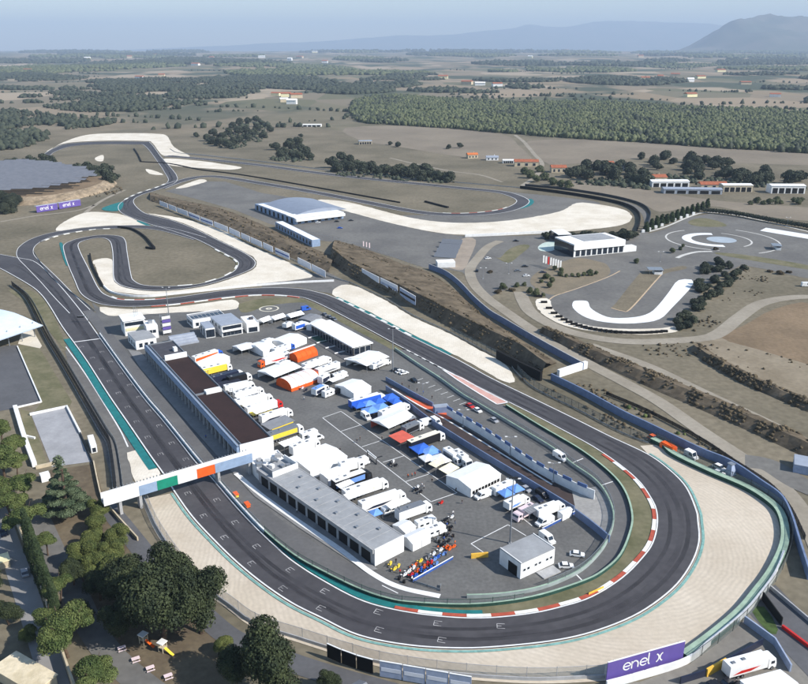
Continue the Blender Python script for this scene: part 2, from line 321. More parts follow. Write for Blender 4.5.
# gravel
sandout = [(141, 500), (157, 535), (190, 580), (227, 609), (254, 628), (299, 643), (340, 656), (379, 667), (430, 675.5), (480, 681), (540, 684), (606, 681), (640, 674), (680, 659), (712, 638.5), (740, 614.5), (757, 594), (771, 575), (782, 552), (784.5, 534), (780, 516), (769, 504), (746, 490), (709, 474), (675, 457.5), (660, 446), (640, 446)]
so = path(sandout, 0, 5); i0 = min(range(len(oute)), key=lambda i: (oute[i] - G(174, 493)).length); i1 = min(range(len(oute)), key=lambda i: (oute[i] - G(640, 450)).length)
ribbon_between(oute[i0:i1], so, m_sand, 'gravel_trap', 0.12)
PALE = {
 'a': [(127, 453), (141, 451.5), (152, 463), (161, 476), (148, 484), (137, 486), (131, 470)],
 'b': [(332, 294.5), (349, 284.5), (387, 301.5), (413, 317.5), (448, 333), (480, 350.5), (505, 364.5), (515, 382), (505, 382), (491, 375), (458, 357), (410, 333.3), (364, 309.5)],
 'c': [(148, 213.6), (180, 218), (205, 225), (227, 232.6), (250, 245.5), (287, 261.5), (312, 275), (300, 279.5), (250, 285), (200, 291.7), (150, 295.2), (115, 291.5), (103, 285), (96, 268), (93.5, 260.5), (112, 259.5), (113.4, 278), (118.4, 285), (129.5, 288.9), (148, 291.3), (170, 291), (201, 287.2), (225.7, 280.5), (250, 271.4), (256.5, 265), (254.5, 258.5), (241.8, 250.9), (219.5, 240.2), (194.8, 228), (170, 219)],
 'd': [(100, 307), (131, 309.5), (180, 306.5), (229, 300), (236, 301), (238.5, 304.5), (232, 310), (180, 312.5), (120, 316), (106, 315)],
 'e': [(56, 231), (64, 222), (86, 212.6), (110, 213), (123, 215), (138, 221), (149, 225.4), (130, 225.8), (109, 225.6), (80, 228)],
 'f': [(46.5, 152), (64, 142), (89, 134.6), (128, 133.2), (156, 133.8), (167, 136), (174, 147), (190, 156.5), (173, 155.3), (162, 155), (152, 142.6), (143, 140.9), (99, 140.8), (67, 143), (52, 148.2)],
 'g': [(165, 158.6), (200, 161), (225, 164.5), (242, 167.6), (229, 169.8), (200, 168), (168, 165)],
 'h': [(176, 188), (199, 179.6), (207, 181.2), (195, 185.2), (184, 188)],
 'i': [(318, 200), (340, 201), (360, 205), (409, 217.5), (447, 222.5), (484, 222.5), (521, 219), (560, 211.5), (577, 203), (602, 205), (624, 210), (632, 217), (625, 224), (600, 228.5), (540, 233.5), (466, 235), (430, 231.5), (390, 223), (360, 215), (330, 207)],
 'j': [(537, 299.5), (549, 299), (553, 309), (565, 318.5), (585, 325), (620, 329), (660, 328.5), (677, 326), (676, 332), (640, 335), (590, 331), (562, 325), (545, 316), (536, 306)],
 'k': [(146, 169), (158, 172), (163, 175), (150, 174)], 'l': [(95, 158), (103, 155), (103, 161), (97, 161)],
}
def ragged(P, amp, seed):
    Q = resample(P + [P[0]], 3.5)[:-1]; return [p + n * amp * (noise.noise(Vector((p.x / 5, p.y / 5, seed))) + .5 * noise.noise(Vector((p.x / 2, p.y / 2, seed)))) for p, n in zip(Q, normals(Q))]
for k, p in PALE.items(): sheet('gravel_trap', ragged(path(p, 0, 4, True), .7, ord(k)), m_pale, 0.15 if k != 'b' else 0.16)
# main track
race = ribbon_between(oute, inne, m_track, 'race_track', z_)
far = path([(160, 188.6), (178, 182), (200, 177), (222, 177.2), (262, 183.6), (310, 191.6), (360, 201.2), (409, 210.8), (441, 214.5), (471, 214.6), (498, 212), (515, 207.5), (523, 201.5), (515, 196.2), (498, 191.9), (459, 188), (409, 183), (360, 178), (310, 172), (262, 165.5), (200, 158.8), (166, 156)], 0, 6)
mb = MB(); strip(mb, far, 12.5, 0.25); struct('far_track', mb, m_track); mb = MB(); strip(mb, far, 0.6, 0.33, 6); strip(mb, far, 0.6, 0.33, -6); obj('edge_line', mb, m_white, bpy.data.objects['far_track'])
loop = path([(200, 239), (183, 234), (165, 229.5), (140, 227), (109, 227.6), (80, 230), (55, 234), (38, 239.5), (28, 246), (25, 252), (27, 258), (36, 267), (50, 281), (64, 296), (80, 312)], 0, 6)
mb = MB(); strip(mb, loop, 11.5, 0.25); struct('link_track', mb, m_track)
def worn_overlay(name, c, lo, hi, scale, stretch=None):
    m = mat(name, c, 0.6, 0.1, 0.4); t = m.node_tree; b = t.nodes['Principled BSDF']; geo = t.nodes.new('ShaderNodeNewGeometry'); n = t.nodes.new('ShaderNodeTexNoise'); n.inputs['Scale'].default_value = scale; n.inputs['Detail'].default_value = 5
    t.links.new(geo.outputs['Position'], n.inputs['Vector']); r = t.nodes.new('ShaderNodeMapRange'); r.inputs[1].default_value = 0.35; r.inputs[2].default_value = 0.7; r.inputs[3].default_value = lo; r.inputs[4].default_value = hi
    t.links.new(n.outputs['Fac'], r.inputs[0]); t.links.new(r.outputs[0], b.inputs['Alpha']); return m
m_rubber = worn_overlay('tyre_rubber', (40, 38, 41), 0.0, 0.5, 0.05); m_rubber2 = worn_overlay('tyre_rubber_light', (58, 55, 58), 0.0, 0.34, 0.09)
mid = []; j = 0
for i in range(0, len(oute), 2):
    j = min(range(max(0, j - 4), min(len(inne), j + 26)), key=lambda q: (inne[q] - oute[i]).length); mid.append((oute[i] + inne[j]) / 2)
midr = resample(mid, 6.0); mb = MB()
for k, (o_, w_) in enumerate(((-1.6, 1.3), (0.2, 1.7), (2.0, 1.2))):
    P = [p + n * (o_ + 1.6 * math.sin(i * .045 + k)) for i, (p, n) in enumerate(zip(midr, normals(midr)))]; strip(mb, P[4:-6], w_, z_ + 0.012 + k * .006, 0, k % 2)
obj('rubber_line', mb, [m_rubber, m_rubber2], race)
# painted edge lines, teal run-off paint, kerbs
mb = MB(); strip(mb, oute, 0.45, z_ + 0.04, 0.35); strip(mb, inne, 0.4, z_ + 0.04, -0.35)
strip(mb, loop, 0.35, z_ + 0.02, 5.5); strip(mb, loop, 0.35, z_ + 0.02, -5.5); obj('edge_line', mb, m_white, race)
def near(P, a, b):
    i = min(range(len(P)), key=lambda k: (P[k] - G(*a)).length); j = min(range(len(P)), key=lambda k: (P[k] - G(*b)).length)
    return P[i:j + 1]
def sgn_out(P, toward):   # which side of P faces the point
    i = min(range(len(P)), key=lambda k: (P[k] - G(*toward)).length); return 1 if (G(*toward) - P[i]).dot(normals(P)[i]) > 0 else -1
mb = MB()
seg = near(oute, (174, 493), (648, 454)); s = sgn_out(seg, (300, 625)); strip(mb, seg, 0.8, 0.26, s * 0.8); teal_pale = struct('painted_runoff', mb, m_palegreen)
mb = MB(); seg = near(oute, (70, 340), (157, 470)); s = sgn_out(seg, (95, 390)); strip(mb, seg, 2.9, 0.24, s * 1.7)
seg = near(inne, (211, 476), (400, 611)); s = sgn_out(seg, (300, 558)); strip(mb, seg, 1.3, 0.26, s * 0.9)
seg = near(inne, (330, 585), (483, 618)); strip(mb, seg, 2.6, 0.262, s * 1.5)
seg = near(oute, (420, 341), (365, 312)); s = sgn_out(seg, (400, 322)); strip(mb, near(oute, (450, 356), (335, 298)), 1.8, 0.26, s * 1.2)
struct('painted_runoff', mb, m_teal)
S('painted_runoff', [(103, 208), (122.5, 202.2), (120, 210.5), (106, 211)], m_teal, 0.33, 4); S('painted_runoff', [(59.5, 243.5), (62.5, 243.5), (64, 250), (68.5, 264), (66, 265), (62, 254)], m_teal, 0.22, 4)
S('painted_runoff', [(526, 201), (531, 199), (534, 202), (530, 206), (520, 209), (525, 205)], m_teal, 0.22, 4)
S('painted_runoff', [(140, 221), (152, 226.5), (147, 226), (137, 221.5)], m_teal, 0.22, 4)
# grass inside pit-lane / track loop
a = near(inne, (358, 599), (506, 402)); b = near(lane_o, (360, 592), (506, 407)); ribbon_between(a, b, m_grass, 'grass_verge', 0.22)
S('grass_verge', [(262, 299), (299, 299), (314, 303.5), (341, 317), (372, 333.5), (397, 347), (440, 371), (462, 384), (470, 392), (455, 386), (420, 366), (385, 346), (340, 322), (312, 307), (300, 302.5), (268, 306), (250, 312), (241, 312), (240, 304)], m_grass, 0.1, 3)
# kerbs: alternating blocks
m_kr = mat('kerb_red', (172, 82, 62), 0.7, 0.15, 0.6); m_kw = mat('kerb_white', (226, 224, 216), 0.7, 0.1, 0.6)
def kerb(P, w, bl, side, cols=None, z=0.32):
    root = thing('kerb', '', ''); del root['label'], root['category']; root['kind'] = 'structure'
    Q = resample(P, bl / 4); ms = cols or (m_kr, m_kw); k = 0; i = 0
    while i + 4 < len(Q):
        mb = MB(); wallmb([p + Vector((0, 0, 0)) for p in offset(Q, side * w / 2)[i:i + 5]], 0.05, z + 0.08, w, mb=mb)
        obj('kerb_block', mb, ms[k % 2], root); i += 4; k += 1
    return root
seg = near(inne, (394, 609.5), (592, 447)); s = sgn_out(seg, (520, 605)); kerb(seg, 1.15, 6.4, s)
seg = near(inne, (217, 279), (200, 243)); s = sgn_out(seg, (215, 262)); kerb(near(inne, (180, 286), (215, 249)), 1.2, 9.0, s, (m_kw, m_grass))
seg = near(inne, (299.5, 297.6), (140, 306.9)); s = sgn_out(seg, (250, 300)); kerb(seg, 1.2, 8.0, s)
seg = near(oute, (149, 300), (111, 297)); s = sgn_out(seg, (125, 297)); kerb(near(oute, (165, 299), (112, 297.5)), 1.2, 6.0, s)
seg = near(inne, (441, 369), (410, 352)); kerb(near(inne, (441, 369), (400, 347)), 0.5, 3.2, 0, (m_kw, m_track))
seg = near(oute, (410, 336), (340, 300)); s = sgn_out(seg, (400, 325)); kerb(near(oute, (412, 337), (338, 299)), 1.3, 6.0, s, (m_kw, m_teal))
mb = MB(); P = path([(110, 228.8), (95, 229.6), (75, 232.4), (55, 236.8), (40, 242.5)], 0, 5); kerb(P, 1.6, 5.5, 0, (m_kw, m_old))
kerb(near(inne, (125, 200.5), (165, 183)), 2.0, 9.0, 0, (m_kw, m_old)); kerb(offset(near(far, (441, 215), (515, 207)), 6.5), 1.4, 8, 0, (m_kw, m_kr))
# striped wedge where the pit exit joins
S('painted_wedge', [(444, 370.5), (462, 378), (484, 390), (509, 402.5), (497, 404.8), (480, 395.5), (458, 381)], m_redwash, 0.34, 2, False)
for p in ([(441, 369), (462, 379), (484, 391), (509, 403.5)], [(441, 369), (458, 381), (478, 393.5), (497, 405)], [(497, 405), (509, 403)]):
    mb = MB(); strip(mb, GL(p), 0.7, 0.38); obj('edge_line', mb, m_white, race)
# start line + grid boxes
mb = MB(); P = GL([(74.5, 342.6), (100.5, 339.2)]); strip(mb, P, 0.9, 0.35); obj('start_line', mb, m_white, race)
m_worn = mat('worn_white_paint', (150, 148, 148), 0.8, 0.2, 0.6, (206, 204, 202)); gm = MB(); gm.quad((-.08, -1.0, 0), (.08, -1.0, 0), (.08, 1.0, 0), (-.08, 1.0, 0))
for yy in (-1.0, 1.0): gm.quad((-2.3, yy - .08, .005), (0, yy - .08, .005), (0, yy + .08, .005), (-2.3, yy + .08, .005))
gm.quad((-1.3, -.07, .01), (0, -.07, .01), (0, .07, .01), (-1.3, .07, .01)); gme = gm.mesh('grid_box', m_worn)
GRID_L = [(81, 347), (92, 358), (101, 369), (109, 381), (118, 393), (127, 407), (136, 421.5), (147, 437), (159.7, 454), (172, 472), (187, 493), (202.6, 515.5), (223, 537), (250, 563), (280.6, 588), (318, 608), (375.5, 630), (438, 640.5)]
GRID_R = [(101.5, 352), (110, 362), (120, 374), (129, 385), (138.5, 397), (148, 411), (158.6, 425.6), (171, 443), (185, 459), (216, 499.6), (234, 522), (255, 546), (288, 569.6), (322, 591), (375, 612), (434, 624), (497, 627)]
for L in (GRID_L, GRID_R):
    for i, p in enumerate(L):
        q = L[i - 1] if i else None; nx = L[i + 1] if i + 1 < len(L) else None
        d = (G(*nx) - G(*p)) if nx else (G(*p) - G(*q))
        if q and nx: d = G(*nx) - G(*q)
        o = obj('grid_box', gme, None, race) if False else bpy.data.objects.new('grid_box', gme)
        if o.name not in COL.objects: COL.objects.link(o)
        o.scale = (.86,) * 3; o.parent = race; o.location = G(*p) + Vector((0, 0, z_ + 0.05)); o.rotation_euler = (0, 0, math.atan2(-d.y, -d.x))
# skid course and circle course
S('skid_pad', [(573, 302.2), (573, 308), (582, 315.6), (597, 321), (620, 323.6), (641, 323), (659.5, 319.3), (671.9, 308), (694, 282.8), (678.7, 280.3), (669, 292), (659.5, 304), (649.6, 313), (634.8, 317.3), (612, 318), (599, 313.7), (590.5, 308), (588.7, 303.2), (586, 301), (577, 300.8)], m_skid, 0.12, 3)
S('island_grass', [(611, 308), (615, 304.3), (637, 276.6), (645, 271), (662, 270), (682, 266), (686, 269), (664, 274), (653, 284), (640, 298), (630, 309.4), (622, 310.8)], mat('island_soil', (112, 103, 86), .95, .25, .1, (128, 118, 98), scale2=.7), 0.12, 3)
mb = MB(); P = path([(549, 300), (556, 295.5), (576, 289), (607, 277.5), (620, 271)], 0, 4); strip(mb, P, 0.9, 0.1); P = path([(611, 308), (622, 311), (630, 309.4), (653, 284), (662, 274)], 0, 4); strip(mb, P, 0.9, 0.16); struct('concrete_edging', mb, mat('edging_concrete', (186, 164, 136), 0.9))
c0 = G(715, 239.8); r0 = (G(683.5, 239.8) - c0).length
def arc(c, r, a0, a1, n=40): return [c + Vector((math.cos(R(a0 + (a1 - a0) * i / n)) * r, math.sin(R(a0 + (a1 - a0) * i / n)) * r, 0)) for i in range(n + 1)]
mb = MB(); strip(mb, arc(c0, r0 - 3.5, 76, 268), 7, 0.12); struct('skid_ring', mb, m_skid)
mb = MB(); rr = [c0 + Vector((5 + math.cos(t) * 11, math.sin(t) * 11, 0)) for t in np.linspace(0, 2 * math.pi, 40, endpoint=False)]
sheet('skid_disc', rr, mat('wet_disc', (168, 176, 182), 0.35, 0.12, 0.1, spec=0.5), 0.13); S('skid_pad', [(760, 230.8), (766, 227.8), (835, 239), (835, 243.5)], m_skid, 0.12, 2, False)
mb = MB()
for rad, a0, a1 in ((r0 + 12, 110, 255), (r0 + 2, -60, 60), (r0 + 22, -70, 50)): strip(mb, arc(c0, rad, a0, a1), 1.3, 0.11)
P = path([(640, 234), (665, 227), (690, 216.5), (706, 212.6), (732, 214.5), (770, 222.5), (830, 237)], 0, 4); strip(mb, P, 2.2, 0.11)
P = path([(677, 258), (684, 255), (697, 252), (712, 251.5)], 0, 4); strip(mb, P, 3.0, 0.11); struct('concrete_edging', mb, mat('pale_edging', (196, 194, 188), 0.85, 0.1, 0.3))
S('island_grass', [(688, 222), (700, 218), (718, 221), (727, 226), (712, 227), (695, 226)], m_grass, 0.11, 3); S('island_grass', [(717, 252.5), (745, 255), (790, 262), (820, 268), (818, 271), (760, 262), (720, 255)], m_grass, 0.115, 3)
S('island_grass', [(548, 268), (556, 264), (578, 258), (600, 262), (608, 266), (608, 276), (576, 288), (555, 295), (540, 291), (530, 282), (536, 273)], mat('island_earth', (122, 112, 94), 0.95, 0.2, 0.1, (134, 122, 102), scale2=0.7), 0.11, 3)
S('planted_bed', [(462, 239), (476, 240), (470, 258), (463, 270), (450, 268), (446, 264), (456, 252)], mat('island_clay', (150, 138, 124), 0.95, 0.12, 0.1), 0.11, 3)
S('parking_bed', [(494, 256), (500, 258), (508, 250), (520, 245), (530, 246), (520, 255), (508, 263)], m_grass, 0.11, 3)
S('pond_terrace', [(538, 247), (545, 242.5), (556, 242), (557, 247), (552, 251), (541, 251)], mat('pond_tiles', (176, 196, 186), .5, .2, .4, (206, 214, 204)), 0.12, 3)
# roads and tracks beyond the circuit
def road(name, pts, w, m, z): mb = MB(); strip(mb, path(pts, 0, 6), w, z); return struct(name, mb, m)
road('service_road', [(500, 241), (488, 247), (478, 258), (470, 270), (474, 284), (486, 297), (502, 309), (540, 335), (588, 363.5), (625, 383), (660, 402.5), (700, 430.5), (734, 453), (770, 478), (790, 497), (812, 530), (830, 570)], 7.0, m_dirt, 0.14)
road('service_road', [(520, 292), (524, 302), (533, 314), (561, 329), (602, 339), (643, 342), (699, 339), (719.6, 333), (740, 317), (762.6, 303), (800, 297), (840, 299)], 8.0, m_dirt, 0.13)
road('dirt_road', [(590, 345), (648, 366), (695, 388.4), (730, 405), (762, 420), (812, 445)], 6.0, m_dirt, 0.12)
road('access_road', [(745, 461), (770, 466), (800, 484), (840, 500)], 10, m_old, 0.15)
road('farm_road', [(515, 135), (524, 142), (534, 154), (542, 164), (536, 176), (522, 186)], 6, m_dirt, 0.12)
road('far_service_road', [(164, 152), (200, 154.5), (262, 161.5), (310, 168), (360, 173.5), (430, 180), (500, 186), (545, 190), (590, 197), (625, 203), (643, 212), (648, 224), (643, 236)], 6, m_old, 0.12)
road('dirt_road', [(390, 158), (420, 165), (450, 171), (480, 175), (502, 182)], 4, m_dirt, 0.12)
road('dirt_road', [(75, 222), (90, 209), (105, 199), (125, 190)], 4, m_dirt, 0.12); road('dirt_road', [(0, 222), (35, 216), (75, 211), (95, 205)], 3, m_dirt, 0.12)
S('ploughed_field', [(722, 338), (745, 325), (775, 309), (815, 304), (850, 340), (830, 368), (800, 362), (760, 350)], m_brown, 0.06, 3)
S('bare_ground', [(695, 345), (722, 338), (760, 350), (800, 362), (830, 370), (850, 410), (800, 398), (760, 382), (725, 370)], mat('bare_soil', (132, 120, 100), 0.95, 0.2, 0.05, (150, 138, 118), scale2=0.5), 0.05, 3)
m_field = mat('stubble_field', (126, 117, 104), 0.95, 0.12, 0.01, (140, 130, 115), scale2=0.2, spec=0.05)
S('stubble_field', [(345, 128), (420, 126), (500, 134), (518, 145), (530, 162), (470, 158), (400, 147), (360, 140)], m_field, 0.08, 3); S('stubble_field', [(528, 141), (620, 141), (720, 148), (830, 156), (830, 165), (740, 163), (640, 158), (560, 165), (540, 158)], m_field, 0.08, 3)
S('stubble_field', [(560, 184), (600, 182), (660, 192), (720, 201), (830, 210), (830, 222), (760, 216), (720, 207), (690, 207), (660, 212), (640, 203), (600, 194)], m_field, 0.08, 3)
# paddock paint
def paint(pts, w=0.28, z=0.1, m=None):
    mb = MB(); strip(mb, GL(pts), w, z); return obj('bay_line', mb, m or m_white, bpy.data.objects['paddock_pavement'])
for p in ([(322.6, 418), (431, 502)], [(341, 411.5), (457, 493)], [(322.6, 418), (341, 411.5)], [(341, 431.5), (361, 425)], [(362, 447), (382, 440.5)], [(383, 462.5), (404, 456)], [(405, 482), (430, 474)], [(431, 502), (457, 493)],
          [(471, 544), (508, 525)], [(508, 525), (526, 536)], [(471, 544), (484, 553)], [(522, 518), (532, 526)]): paint(p)
for k in range(9): paint([(416 + k * 6.2, 381 + k * 3.4), (423 + k * 6.2, 378.5 + k * 3.4)], 0.25)
paint([(382, 586), (398, 594)], 0.3, 0.24); paint([(576, 575), (584, 583)], 0.4, 0.24); paint([(572, 463.5), (583, 459)], 0.4, 0.24); paint([(601, 486), (613, 482)], 0.4, 0.24)
# small oval turning circle behind the offices
mb = MB(); c1 = G(269, 308.8); strip(mb, arc(c1, 5.2, 0, 360), 0.9, 0.13); strip(mb, arc(c1, 1.3, 0, 360), 1.2, 0.13); struct('painted_circle', mb, mat('circle_paint', (206, 200, 180), 0.8))
# courts and paths on the left
S('sports_court', [(31, 414), (67, 407.5), (91, 462), (52, 467)], mat('court_concrete', (150, 150, 152), 0.8, 0.1, 0.15, (166, 166, 168), scale2=0.8), 0.09, 2, False)
S('parking_court', [(-20, 352), (5, 346), (17, 345), (41, 402), (14, 409), (-20, 414)], m_apron, 0.08, 2, False)
S('lawn', [(17, 346), (36, 342), (72, 402), (70, 406), (34, 412), (42, 402)], m_grass, 0.07, 2, False)
S('lawn', [(20, 409), (30, 412), (47, 463), (36, 467), (26, 440)], m_grass, 0.07, 2, False)
S('grass_verge', [(28, 290), (40, 296), (52, 312), (66, 346), (63, 348), (36, 315), (22, 300), (8, 290)], m_grass, 0.08, 2)
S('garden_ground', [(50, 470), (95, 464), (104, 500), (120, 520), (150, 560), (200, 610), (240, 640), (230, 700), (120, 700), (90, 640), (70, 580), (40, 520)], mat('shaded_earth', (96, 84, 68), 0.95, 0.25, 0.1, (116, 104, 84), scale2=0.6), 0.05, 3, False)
road('driveway', [(-14, 490), (-2, 515), (10, 548), (22, 582), (33, 615), (46, 655), (58, 695)], 6.0, mat('driveway_asphalt', (138, 136, 134), 0.85, 0.1, 0.1), 0.09)
road('garden_path', [(36, 512), (48, 540), (62, 570), (78, 600), (92, 630), (115, 660), (150, 690), (180, 710)], 6.5, m_old, 0.10)
road('perimeter_road', [(105, 505), (118, 520), (138, 545), (165, 580), (200, 612), (235, 640), (290, 662), (340, 678), (400, 695)], 6, m_apron, 0.11)
S('service_yard', [(420, 690), (480, 684), (560, 688), (640, 682), (690, 664), (742, 622), (760, 600), (790, 640), (830, 700), (700, 740), (500, 740)], mat('yard_dirt', (120, 116, 110), 0.9, 0.15, 0.1, (134, 130, 122), scale2=0.6), 0.05, 2, False)
S('garage_apron', [(128, 350), (140, 352), (240, 458), (262, 478), (378, 570), (366, 572), (300, 529), (255, 497), (225, 465), (176, 410), (140, 368)], mat('apron_slab', (128, 127, 126), .8, .1, .2, (138, 137, 135), scale2=.8), 0.24, 2, False)
S('concrete_yard', [(572, 492), (596, 487), (608, 499), (613, 518), (610, 538), (592, 527), (576, 513)], mat('yard_concrete', (150, 148, 144), .9, .15, .2, (162, 160, 156), scale2=.8), 0.215, 2, False)
S('lower_road', [(742, 606), (775, 585), (830, 640), (830, 700)], m_apron, 0.1, 2, False)
# ================================================================= buildings
m_conc = mat('concrete_wall', (168, 168, 168), 0.85, 0.12, 0.4, scale2=1.0)
m_wwall = mat('white_wall', (226, 226, 224), 0.8, 0.08, 0.4)
m_wroof = mat('white_roof', (236, 236, 234), 0.6, 0.05, 0.4)
m_groof = mat('grey_roof', (152, 154, 156), 0.8, 0.1, 0.15, scale2=0.8)
m_mroof = mat('metal_roof', (168, 174, 184), 0.45, 0.08, 0.3, metal=0.3)
m_broof = mat('brown_roof', (52, 36, 34), 0.9, 0.15, 0.12, scale2=0.8)
m_droof = mat('dark_roof', (70, 70, 76), 0.85, 0.15, 0.3)
m_fascia = mat('blue_grey_fascia', (140, 160, 186), 0.5, 0.08, 0.5, metal=0.1)
m_dark = mat('dark_opening', (16, 16, 18), 0.6, 0.2, 0.5); m_glass = mat('glass', (30, 40, 52), 0.08, 0.1, 0.2, spec=0.8)
m_metal = mat('galvanised_steel', (160, 164, 168), 0.4, 0.1, 1.0, metal=0.6); m_steel = mat('dark_steel', (54, 56, 60), 0.5, 0.1, 1.0, metal=0.4)
m_cream = mat('cream_wall', (226, 218, 176), 0.8, 0.1, 0.4); m_orange = mat('orange_paint', (222, 92, 34), 0.55, 0.1, 0.5); m_green = mat('green_panel', (22, 128, 104), 0.6, 0.1, 0.5)
m_purple = mat('purple_panel', (96, 80, 150), 0.6, 0.06, 0.4); m_tile = mat('terracotta_tile', (156, 92, 66), 0.85, 0.2, 0.5); m_plaster = mat('old_plaster', (190, 176, 150), 0.9, 0.12, 0.3)
m_bluewall = mat('blue_screen', (112, 128, 158), 0.6, 0.12, 0.3, scale2=1.0)
class Frame:
    def __init__(s, c, z):
        P = GL(c, z); s.c = sum(P, Vector()) / 4; s.c.z = 0
        d = (P[1] - P[0]) + (P[2] - P[3]); s.L = d.length / 2; e = (P[3] - P[0]) + (P[2] - P[1])
        s.yaw = math.atan2(d.y, d.x); nx = Vector((-math.sin(s.yaw), math.cos(s.yaw), 0)); w = e.dot(nx) / 2
        s.W = abs(w)
    def loc(s, x, y, z=0.0):
        p = G(x, y, z) - s.c; ca, sa = math.cos(s.yaw), math.sin(s.yaw); return (p.x * ca + p.y * sa, -p.x * sa + p.y * ca)
def windows(root, fr, face, n, z0, z1, w, margin=1.0, name='window', m=None, door=False, off=0.0, L=None, W=None):
    """n openings set out along one face of a building"""
    L = L or fr.L; W = W or fr.W; span = (L if face in 'fb' else W) - 2 * margin
    mb = MB(); mb.box((0, 0, z0), (w + 0.24, 0.16, z1 - z0 + 0.2)); fm = mb.mesh(name, m_steel if door else m_wwall)
    pb = MB(); pb.box((0, 0, z0 + 0.1), (w, 0.26, z1 - z0)); pm = pb.mesh('pane', m or m_glass)
    for i in range(n):
        t = -span / 2 + span * (i + 0.5) / n + off
        x, y, r = {'f': (t, -W / 2, 0), 'b': (t, W / 2, 0), 'r': (L / 2, t, math.pi / 2), 'l': (-L / 2, t, math.pi / 2)}[face]
        o = bpy.data.objects.new(name, fm); COL.objects.link(o); o.parent = root; o.location = (x, y, 0); o.rotation_euler = (0, 0, r)
        q = bpy.data.objects.new('pane' if not door else 'opening', pm); COL.objects.link(q); q.parent = o
def block(name, label, cat, quad, z, wall=None, roof=None, parapet=0.0, over=0.0, z0=0.0, group=None, roof_t=0.25):
    fr = Frame(quad, z); r = thing(name, label, cat, fr.c, fr.yaw, group)
    mb = MB(); mb.box((0, 0, z0), (fr.L, fr.W, z - z0)); obj('wall', mb, wall or m_wwall, r)
    mb = MB(); k = -0.6 if parapet else 2 * over
    mb.box((0, 0, z + 0.004), (fr.L + k, fr.W + k, roof_t)); obj('roof', mb, roof or m_wroof, r)
    if parapet:
        mb = MB(); t = 0.28
        for x, y, a, b in ((0, -fr.W / 2 + t / 2, fr.L, t), (0, fr.W / 2 - t / 2, fr.L, t), (-fr.L / 2 + t / 2, 0, t, fr.W - 2 * t), (fr.L / 2 - t / 2, 0, t, fr.W - 2 * t)): mb.box((x, y, z + 0.003), (a, b, parapet))
        obj('parapet', mb, wall or m_wwall, r)
    return r, fr
def rbox(r, name, x, y, z, dx, dy, dz, m, yaw=0): mb = MB(); mb.box((0, 0, 0), (dx, dy, dz)); o = obj(name, mb, m, r); o.location = (x, y, z); o.rotation_euler = (0, 0, yaw); return o
# ---- long garage block with brown roofs
r, fr = block('pit_garage_block', 'long pit garage block with dark brown flat roofs and blue-grey front', 'garage', [(146.5, 345), (240.5, 450), (272, 437.5), (173, 341.8)], 6.6, m_conc, m_groof)
L, W = fr.L, fr.W; AX = fr.yaw
cuts = [-L / 2 + 0.8, fr.loc(178, 358, 7)[0], fr.loc(203, 394, 7)[0], L / 2 - 0.5]
for i, mm in enumerate((m_droof, m_broof, m_broof)):
    a, b = cuts[i] + 0.6, cuts[i + 1] - 0.6; o = rbox(r, 'roof_section', (a + b) / 2, 0.2, 6.87, b - a, W - 1.9, 0.12, mm)
    mb = MB()
    for x, y, dx, dy in ((0, W / 2 - 0.55, b - a + 0.8, 0.3), (0, -W / 2 + 0.75, b - a + 0.8, 0.25), ((b - a) / 2 + 0.35, 0, 0.3, W - 1.7), (-(b - a) / 2 - 0.35, 0, 0.3, W - 1.7)): mb.box((x, y, 0), (dx, dy, 0.6))
    q = obj('parapet', mb, m_metal, o); q.location = (0, 0, 0.0)
rbox(r, 'partition_wall', cuts[1], 0.4, 6.87, 1.0, W - 2.6, 2.4, m_wwall); rbox(r, 'roof_unit', cuts[2], 2, 6.87, 3.0, 6.5, 1.3, m_wwall); rbox(r, 'roof_unit', cuts[0] + 14, 3, 6.99, 2.4, 1.6, 1.8, m_wwall); rbox(r, 'end_wall', L / 2 + 0.16, 0, 0, 0.3, W, 7.9, m_wwall)
rbox(r, 'fascia', 0, -W / 2 - 0.55, 4.9, L, 1.1, 2.1, m_fascia); rbox(r, 'fascia_rail', 0, -W / 2 - 0.75, 7.02, L, 0.2, 0.35, m_metal)
windows(r, fr, 'f', 26, 0.05, 4.2, 3.6, 0.8, 'garage_door', m_dark, True)
NP = 27; mb = MB(); mb.box((0, 0, 0), (0.7, 1.0, 4.88)); pm = mb.mesh('pillar', m_conc)
for i in range(NP):
    o = bpy.data.objects.new('pillar', pm); COL.objects.link(o); o.parent = r; o.location = (-L / 2 + 0.8 + (L - 1.6) * i / (NP - 1), -W / 2 - 0.5, 0)
mb = MB()   # ladder frame standing on the paddock side
for x in (-0.5, 0.5): mb.tube((x, 0, 0), (x, 0, 7), 0.12)
for k in range(9): mb.box((0, 0, 0.6 + k * 0.75), (1.0, 0.14, 0.14))
q = G(231, 388, 7); tag(obj('access_ladder', mb, m_metal), 'tall steel access ladder leaning by the brown roof partition', 'ladder').location = (q.x, q.y, 0.0)
